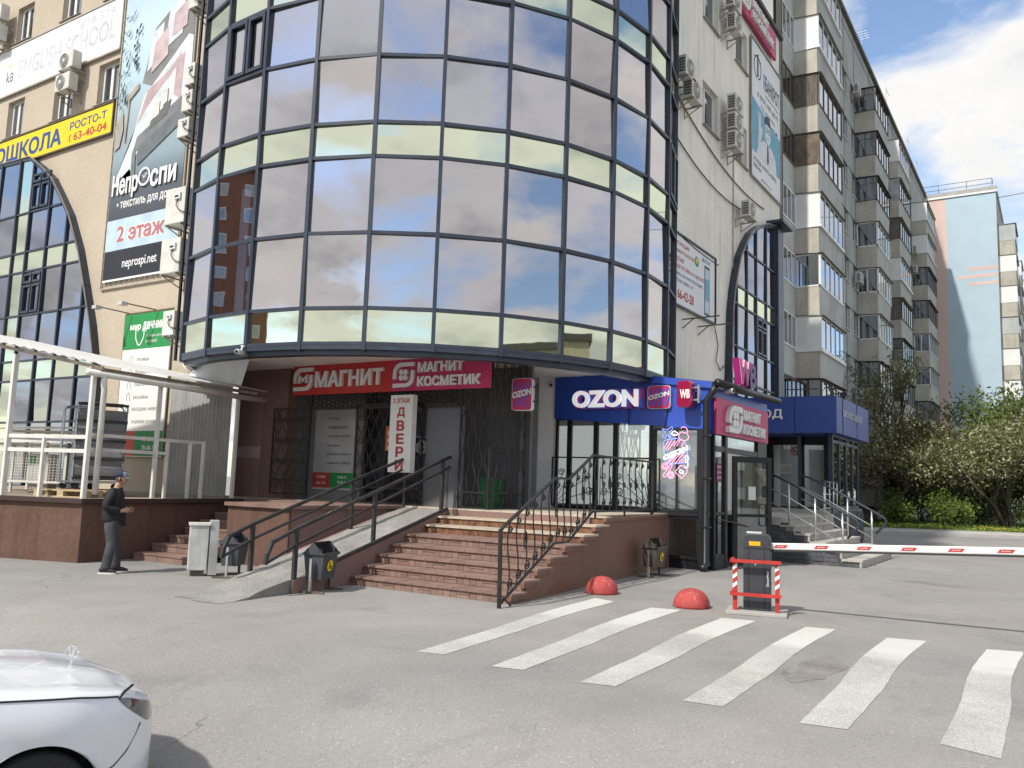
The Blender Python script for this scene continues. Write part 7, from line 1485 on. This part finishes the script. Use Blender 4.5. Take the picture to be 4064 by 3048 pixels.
MB().box(-3.3, .5, -.7, .7, .19, .24).build('underbody', m_gap, car)
# cabin
cab = [(-.80, 1.03, .74), (-1.55, 1.46, .60), (-2.35, 1.47, .59), (-3.15, 1.08, .68)]
mb = MB(); v = []
for x, z, w in cab: v += [(x, -w, z), (x, w, z)]
v += [(-.95, -.80, .97), (-.95, .80, .97), (-3.1, -.8, .98), (-3.1, .8, .98)]
mb.add(v, [(0, 1, 3, 2), (4, 5, 7, 6), (0, 2, 8), (1, 9, 3), (2, 4, 10, 8), (3, 9, 11, 5), (4, 6, 10), (5, 11, 7)]); mb.build('windows', m_gl, car)
mb = MB(); mb.add([(-1.5, -.6, 1.45), (-1.5, .6, 1.45), (-2.4, .59, 1.465), (-2.4, -.59, 1.465), (-1.95, 0, 1.50)], [(0, 1, 4), (1, 2, 4), (2, 3, 4), (3, 0, 4)])
for s_ in (-1, 1):
    for a, b_ in (((-.82, s_ * .75, 1.02), (-1.52, s_ * .6, 1.46)), ((-1.52, s_ * .6, 1.46), (-2.4, s_ * .59, 1.47)), ((-2.4, s_ * .59, 1.47), (-3.15, s_ * .68, 1.08)), ((-1.95, s_ * .60, 1.46), (-1.98, s_ * .80, .97))): mb.bar(a, b_, .07, .05)
mb.build('roof', m_car, car)
for s_ in (-1, 1): MB().lathe([(.001, -.09), (.06, -.07), (.08, 0), (.06, .07), (.001, .09)], 12, (-.95, s_ * .95, 1.05), 'y').build('mirror', m_car, car, smooth=True)
orn = MB(); rr = .042; orn.tube([(.0, rr * math.cos(R(a)), rr * math.sin(R(a))) for a in range(0, 360, 20)], .0045, 6, closed=True); orn.tube([(0, -.014, .035), (0, -.006, .005), (0, .004, -.032)], .008, 5); orn.tube([(0, .014, .034), (0, .012, .0), (0, .006, -.03)], .006, 5); orn.tube([(0, 0, -.042), (-.005, 0, -.068), (-.012, 0, -.082)], [.005, .008, .014], 6)
orn.build('hood_ornament', mat('chrome', (.75, .76, .78), .12, metal=1), car, (.34, .05, top(.34) + .080), (0, 0, R(52)))
# ---------------------------------------------------------------- the man by the platform corner
def skin_mesh(name, verts, edges, radii, m, parent, root=0, sub=2):
    me = bpy.data.meshes.new(name); me.from_pydata([tuple(v) for v in verts], edges, []); o = bpy.data.objects.new(name, me); COL.objects.link(o); o.parent = parent
    md = o.modifiers.new('skin', 'SKIN'); md.use_smooth_shade = True
    for i, r in enumerate(radii):
        sv = me.skin_vertices[0].data[i]; sv.radius = r if isinstance(r, tuple) else (r, r); sv.use_root = (i == root)
    s_ = o.modifiers.new('subdivision', 'SUBSURF'); s_.levels = sub; s_.render_levels = sub; me.materials.append(m); return o
m_skin = mat('skin', (.40, .235, .165), .55, var=.08); m_jack = mat('black_jacket', (.012, .012, .015), .75, var=.3, vs=6, bump=.4, bs=14); m_jean = mat('washed_grey_jeans', (.062, .064, .072), .9, var=.35, vs=5, bump=.5, bs=12); m_shoe = mat('black_shoe', (.015, .015, .017), .5); m_sole = mat('white_sole', (.6, .6, .58), .6)
m_cap = mat('navy_cap', (.018, .024, .05), .8); m_capf = mat('grey_cap_front', (.20, .22, .26), .8)
man = thing('person', 'standing man in black jacket, grey jeans and two-tone cap by the platform', 'person', (8.74, 13.77, 0), math.atan2(-.536, .844) + R(-8))
# local axes: x forward, y to his left, z up
neck = (.035, 0, 1.45)
V_ = [(0.0, 0, .93), (.0, 0, 1.12), (.015, 0, 1.30), (.03, 0, 1.42), (.045, 0, 1.49), (.07, 0, 1.55)]; E_ = [(i, i + 1) for i in range(5)]; Rr = [(.08, .10), (.08, .10), (.08, .10), (.06, .07), (.056, .056), (.058, .058)]
def limb(pts, rs, base):
    k = len(V_); V_.extend(pts); Rr.extend(rs); E_.append((base, k)); E_.extend([(k + i, k + i + 1) for i in range(len(pts) - 1)])
limb([(.0, -.10, .88), (.035, -.11, .50), (-.03, -.13, .10)], [.05, .04, .035], 0); limb([(.02, .09, .88), (.08, .10, .50), (.11, .12, .10)], [.05, .04, .035], 0)
limb([(.01, -.18, 1.38), (-.10, -.25, 1.13), (.13, -.20, 1.065), (.20, -.165, 1.07)], [.05, .042, .032, .03], 2); limb([(.01, .18, 1.38), (.0, .26, 1.13), (.19, .16, 1.06), (.245, .11, 1.07)], [.05, .042, .032, .03], 2)
# fingers rooted in the palms
kR, kL = len(V_) - 5, len(V_) - 1
for s_, (px_, py_, pz_), base in ((1, (.22, -.155, 1.07), kR), (-1, (.26, .10, 1.07), kL)):
    for j in range(4): limb([(px_ + .015, py_ + s_ * .012, pz_ + .03 - j * .018), (px_ + .055 - j * .004, py_ + s_ * .03, pz_ + .03 - j * .019), (px_ + .06 - j * .006, py_ + s_ * .065, pz_ + .025 - j * .019)], [.0105, .0095, .0085], base)
    limb([(px_ - .01, py_ + s_ * .02, pz_ + .045), (px_ + .035, py_ + s_ * .045, pz_ + .055)], [.012, .009], base)
skin_mesh('body', V_, E_, Rr, m_skin, man)
# head
hd = MB(); prof = []
rows = 14; cols_ = 18; vs = []
for i in range(rows + 1):
    ph = -math.pi / 2 + math.pi * i / rows
    for j in range(cols_):
        th = 2 * math.pi * j / cols_; x, y, z = math.cos(ph) * math.cos(th), math.cos(ph) * math.sin(th), math.sin(ph)
        X_ = .098 * x; Y_ = .075 * y; Z_ = .118 * z
        if z < 0: X_ *= 1 - .10 * (-z) ; Y_ *= 1 - .22 * (-z); X_ += .018 * (-z)
        if x > .75 and -.25 < z < .12 and abs(y) < .25: X_ += .022 * (1 - abs(y) / .25)           # nose
        if x > .6 and .05 < z < .25 and abs(y) > .2: X_ -= .008                                   # eye hollows
        if x > .75 and -.60 < z < -.45: X_ -= .006                                               # mouth line
        if x > .6 and z < -.8: X_ += .012
        vs.append((X_, Y_, Z_))
hd.add(vs, [(i * cols_ + j, i * cols_ + (j + 1) % cols_, (i + 1) * cols_ + (j + 1) % cols_, (i + 1) * cols_ + j) for i in range(rows) for j in range(cols_)])
head = hd.build('head', m_skin, man, (.095, 0, 1.615), (0, R(6), R(-12)), smooth=True); sb = head.modifiers.new('subdivision', 'SUBSURF'); sb.levels = sb.render_levels = 1
for s_ in (-1, 1): MB().lathe([(.001, -.008), (.02, -.006), (.022, 0), (.016, .006), (.001, .008)], 12, (0, 0, 0), 'y').build('ear', m_skin, head, (-.012, s_ * .076, -.005), (0, 0, R(s_ * 20)), smooth=True).scale = (.8, 1, 1.4)
for s_ in (-1, 1): MB().lathe([(.001, -.006), (.012, -.003), (.012, .003), (.001, .006)], 10, (0, 0, 0), 'x').build('eye', m_acg, head, (.083, s_ * .032, .016))
MB().box(.086, .094, -.022, .022, -.062, -.057).build('mouth', mat('lip', (.24, .10, .08), .6), head); MB().lathe([(.086, -.05), (.088, 0), (.08, .02)], 18, (-.012, 0, .0)).build('hair', mat('cropped_hair', (.06, .05, .045), .9), head).scale = (1.0, .88, .9)
# cap
cp_ = MB().lathe([(.106, .0), (.108, .03), (.098, .07), (.07, .098), (.03, .11), (.001, .113)], 22).build('cap', m_cap, head, (-.008, 0, .028), (0, R(-4), 0), smooth=True); cp_.scale = (1, .84, 1)
fp = MB(); k = 10; pts_ = []
fr = [(.110, .004), (.112, .03), (.104, .066), (.08, .09)]
for r_, z in fr:
    for j in range(k + 1): a = R(-62 + 124 * j / k); pts_.append((r_ * math.cos(a), r_ * math.sin(a), z))
fp.add(pts_, [(i * (k + 1) + j, i * (k + 1) + j + 1, (i + 1) * (k + 1) + j + 1, (i + 1) * (k + 1) + j) for i in range(3) for j in range(k)]); fp.build('front_panel', m_capf, cp_, smooth=True)
vz = MB(); o1 = [(.10 * math.cos(R(a)), .10 * math.sin(R(a)), .004) for a in range(-60, 61, 12)]; o2 = [(.055 + .125 * math.cos(R(a)), .095 * math.sin(R(a)), -.022) for a in range(-60, 61, 12)]; nn = len(o1)
vz.add(o1 + o2 + [(x, y, z - .006) for x, y, z in o1 + o2], [(i, i + 1, nn + i + 1, nn + i) for i in range(nn - 1)] + [(2 * nn + i, 3 * nn + i, 3 * nn + i + 1, 2 * nn + i + 1) for i in range(nn - 1)] + [(nn + i, nn + i + 1, 3 * nn + i + 1, 3 * nn + i) for i in range(nn - 1)]); vz.build('visor', m_capf, cp_, smooth=True)
MB().box(.111, .113, -.03, .03, .03, .065).build('cap_badge', mat('cap_badge', (.5, .5, .5), .7), cp_)
# jacket, jeans, shoes
V_ = [(.0, 0, .80), (.0, 0, .95), (.0, 0, 1.15), (.01, 0, 1.30), (.025, 0, 1.41), (.035, 0, 1.465)]; E_ = [(i, i + 1) for i in range(5)]; Rr = [(.185, .215), (.195, .225), (.175, .21), (.16, .205), (.10, .13), (.072, .076)]
limb([(.005, -.19, 1.375), (-.05, -.24, 1.25), (-.10, -.265, 1.12), (.04, -.235, 1.085), (.155, -.195, 1.066)], [.098, .092, .085, .078, .06], 3); limb([(.005, .19, 1.375), (-.01, .24, 1.25), (.0, .265, 1.12), (.12, .21, 1.075), (.225, .14, 1.06)], [.098, .092, .085, .078, .06], 3)
jk = skin_mesh('jacket', V_, E_, Rr, m_jack, man); MB().tube([(.168, -.02, .84), (.165, -.02, 1.1), (.148, -.02, 1.28), (.10, -.015, 1.42)], .004, 5).build('zip', m_acg, jk)
fl_ = MB(); fl_.add([(.13, .02, 1.05), (.20, .05, 1.0), (.22, .04, .80), (.15, .0, .78)], [(0, 1, 2, 3)]); fl_.build('open_front', m_jack, jk)
V_ = [(0, 0, .99), (.0, 0, .86)]; E_ = [(0, 1)]; Rr = [(.15, .185), (.145, .185)]
limb([(.0, -.095, .80), (.025, -.105, .62), (.04, -.11, .48), (.0, -.12, .28), (-.03, -.13, .05)], [.118, .104, .092, .086, .086], 1); limb([(.02, .085, .80), (.06, .095, .62), (.085, .10, .48), (.09, .11, .28), (.10, .12, .05)], [.118, .104, .092, .086, .086], 1)
skin_mesh('jeans', V_, E_, Rr, m_jean, man)
for x, y, a in ((-.03, -.13, -14), (.11, .12, 6)):
    sh = MB(); sec = [(-.10, .036, .085), (-.06, .045, .10), (0, .046, .105), (.06, .048, .085), (.12, .048, .062), (.17, .040, .048), (.195, .02, .03)]; vs = []
    for X_, w_, h_ in sec: vs += [(X_, -w_, .022), (X_, w_, .022), (X_, w_ * .85, .022 + h_ * .6), (X_, w_ * .4, .022 + h_), (X_, -w_ * .4, .022 + h_), (X_, -w_ * .85, .022 + h_ * .6)]
    sh.add(vs, [(i * 6 + j, i * 6 + (j + 1) % 6, (i + 1) * 6 + (j + 1) % 6, (i + 1) * 6 + j) for i in range(6) for j in range(6)] + [tuple(range(6))[::-1], tuple(36 + j for j in range(6))])
    so = sh.build('shoe', m_shoe, man, (x, y, 0), (0, 0, R(a)), smooth=True); sb = so.modifiers.new('subdivision', 'SUBSURF'); sb.levels = sb.render_levels = 1
    MB().prismz([(X_, -w_ * 1.05) for X_, w_, h_ in sec] + [(X_, w_ * 1.05) for X_, w_, h_ in sec[::-1]], .0, .026).build('sole', m_sole, so)
bpy.data.objects.remove(_fo, do_unlink=True); bpy.data.scenes.remove(_fs)
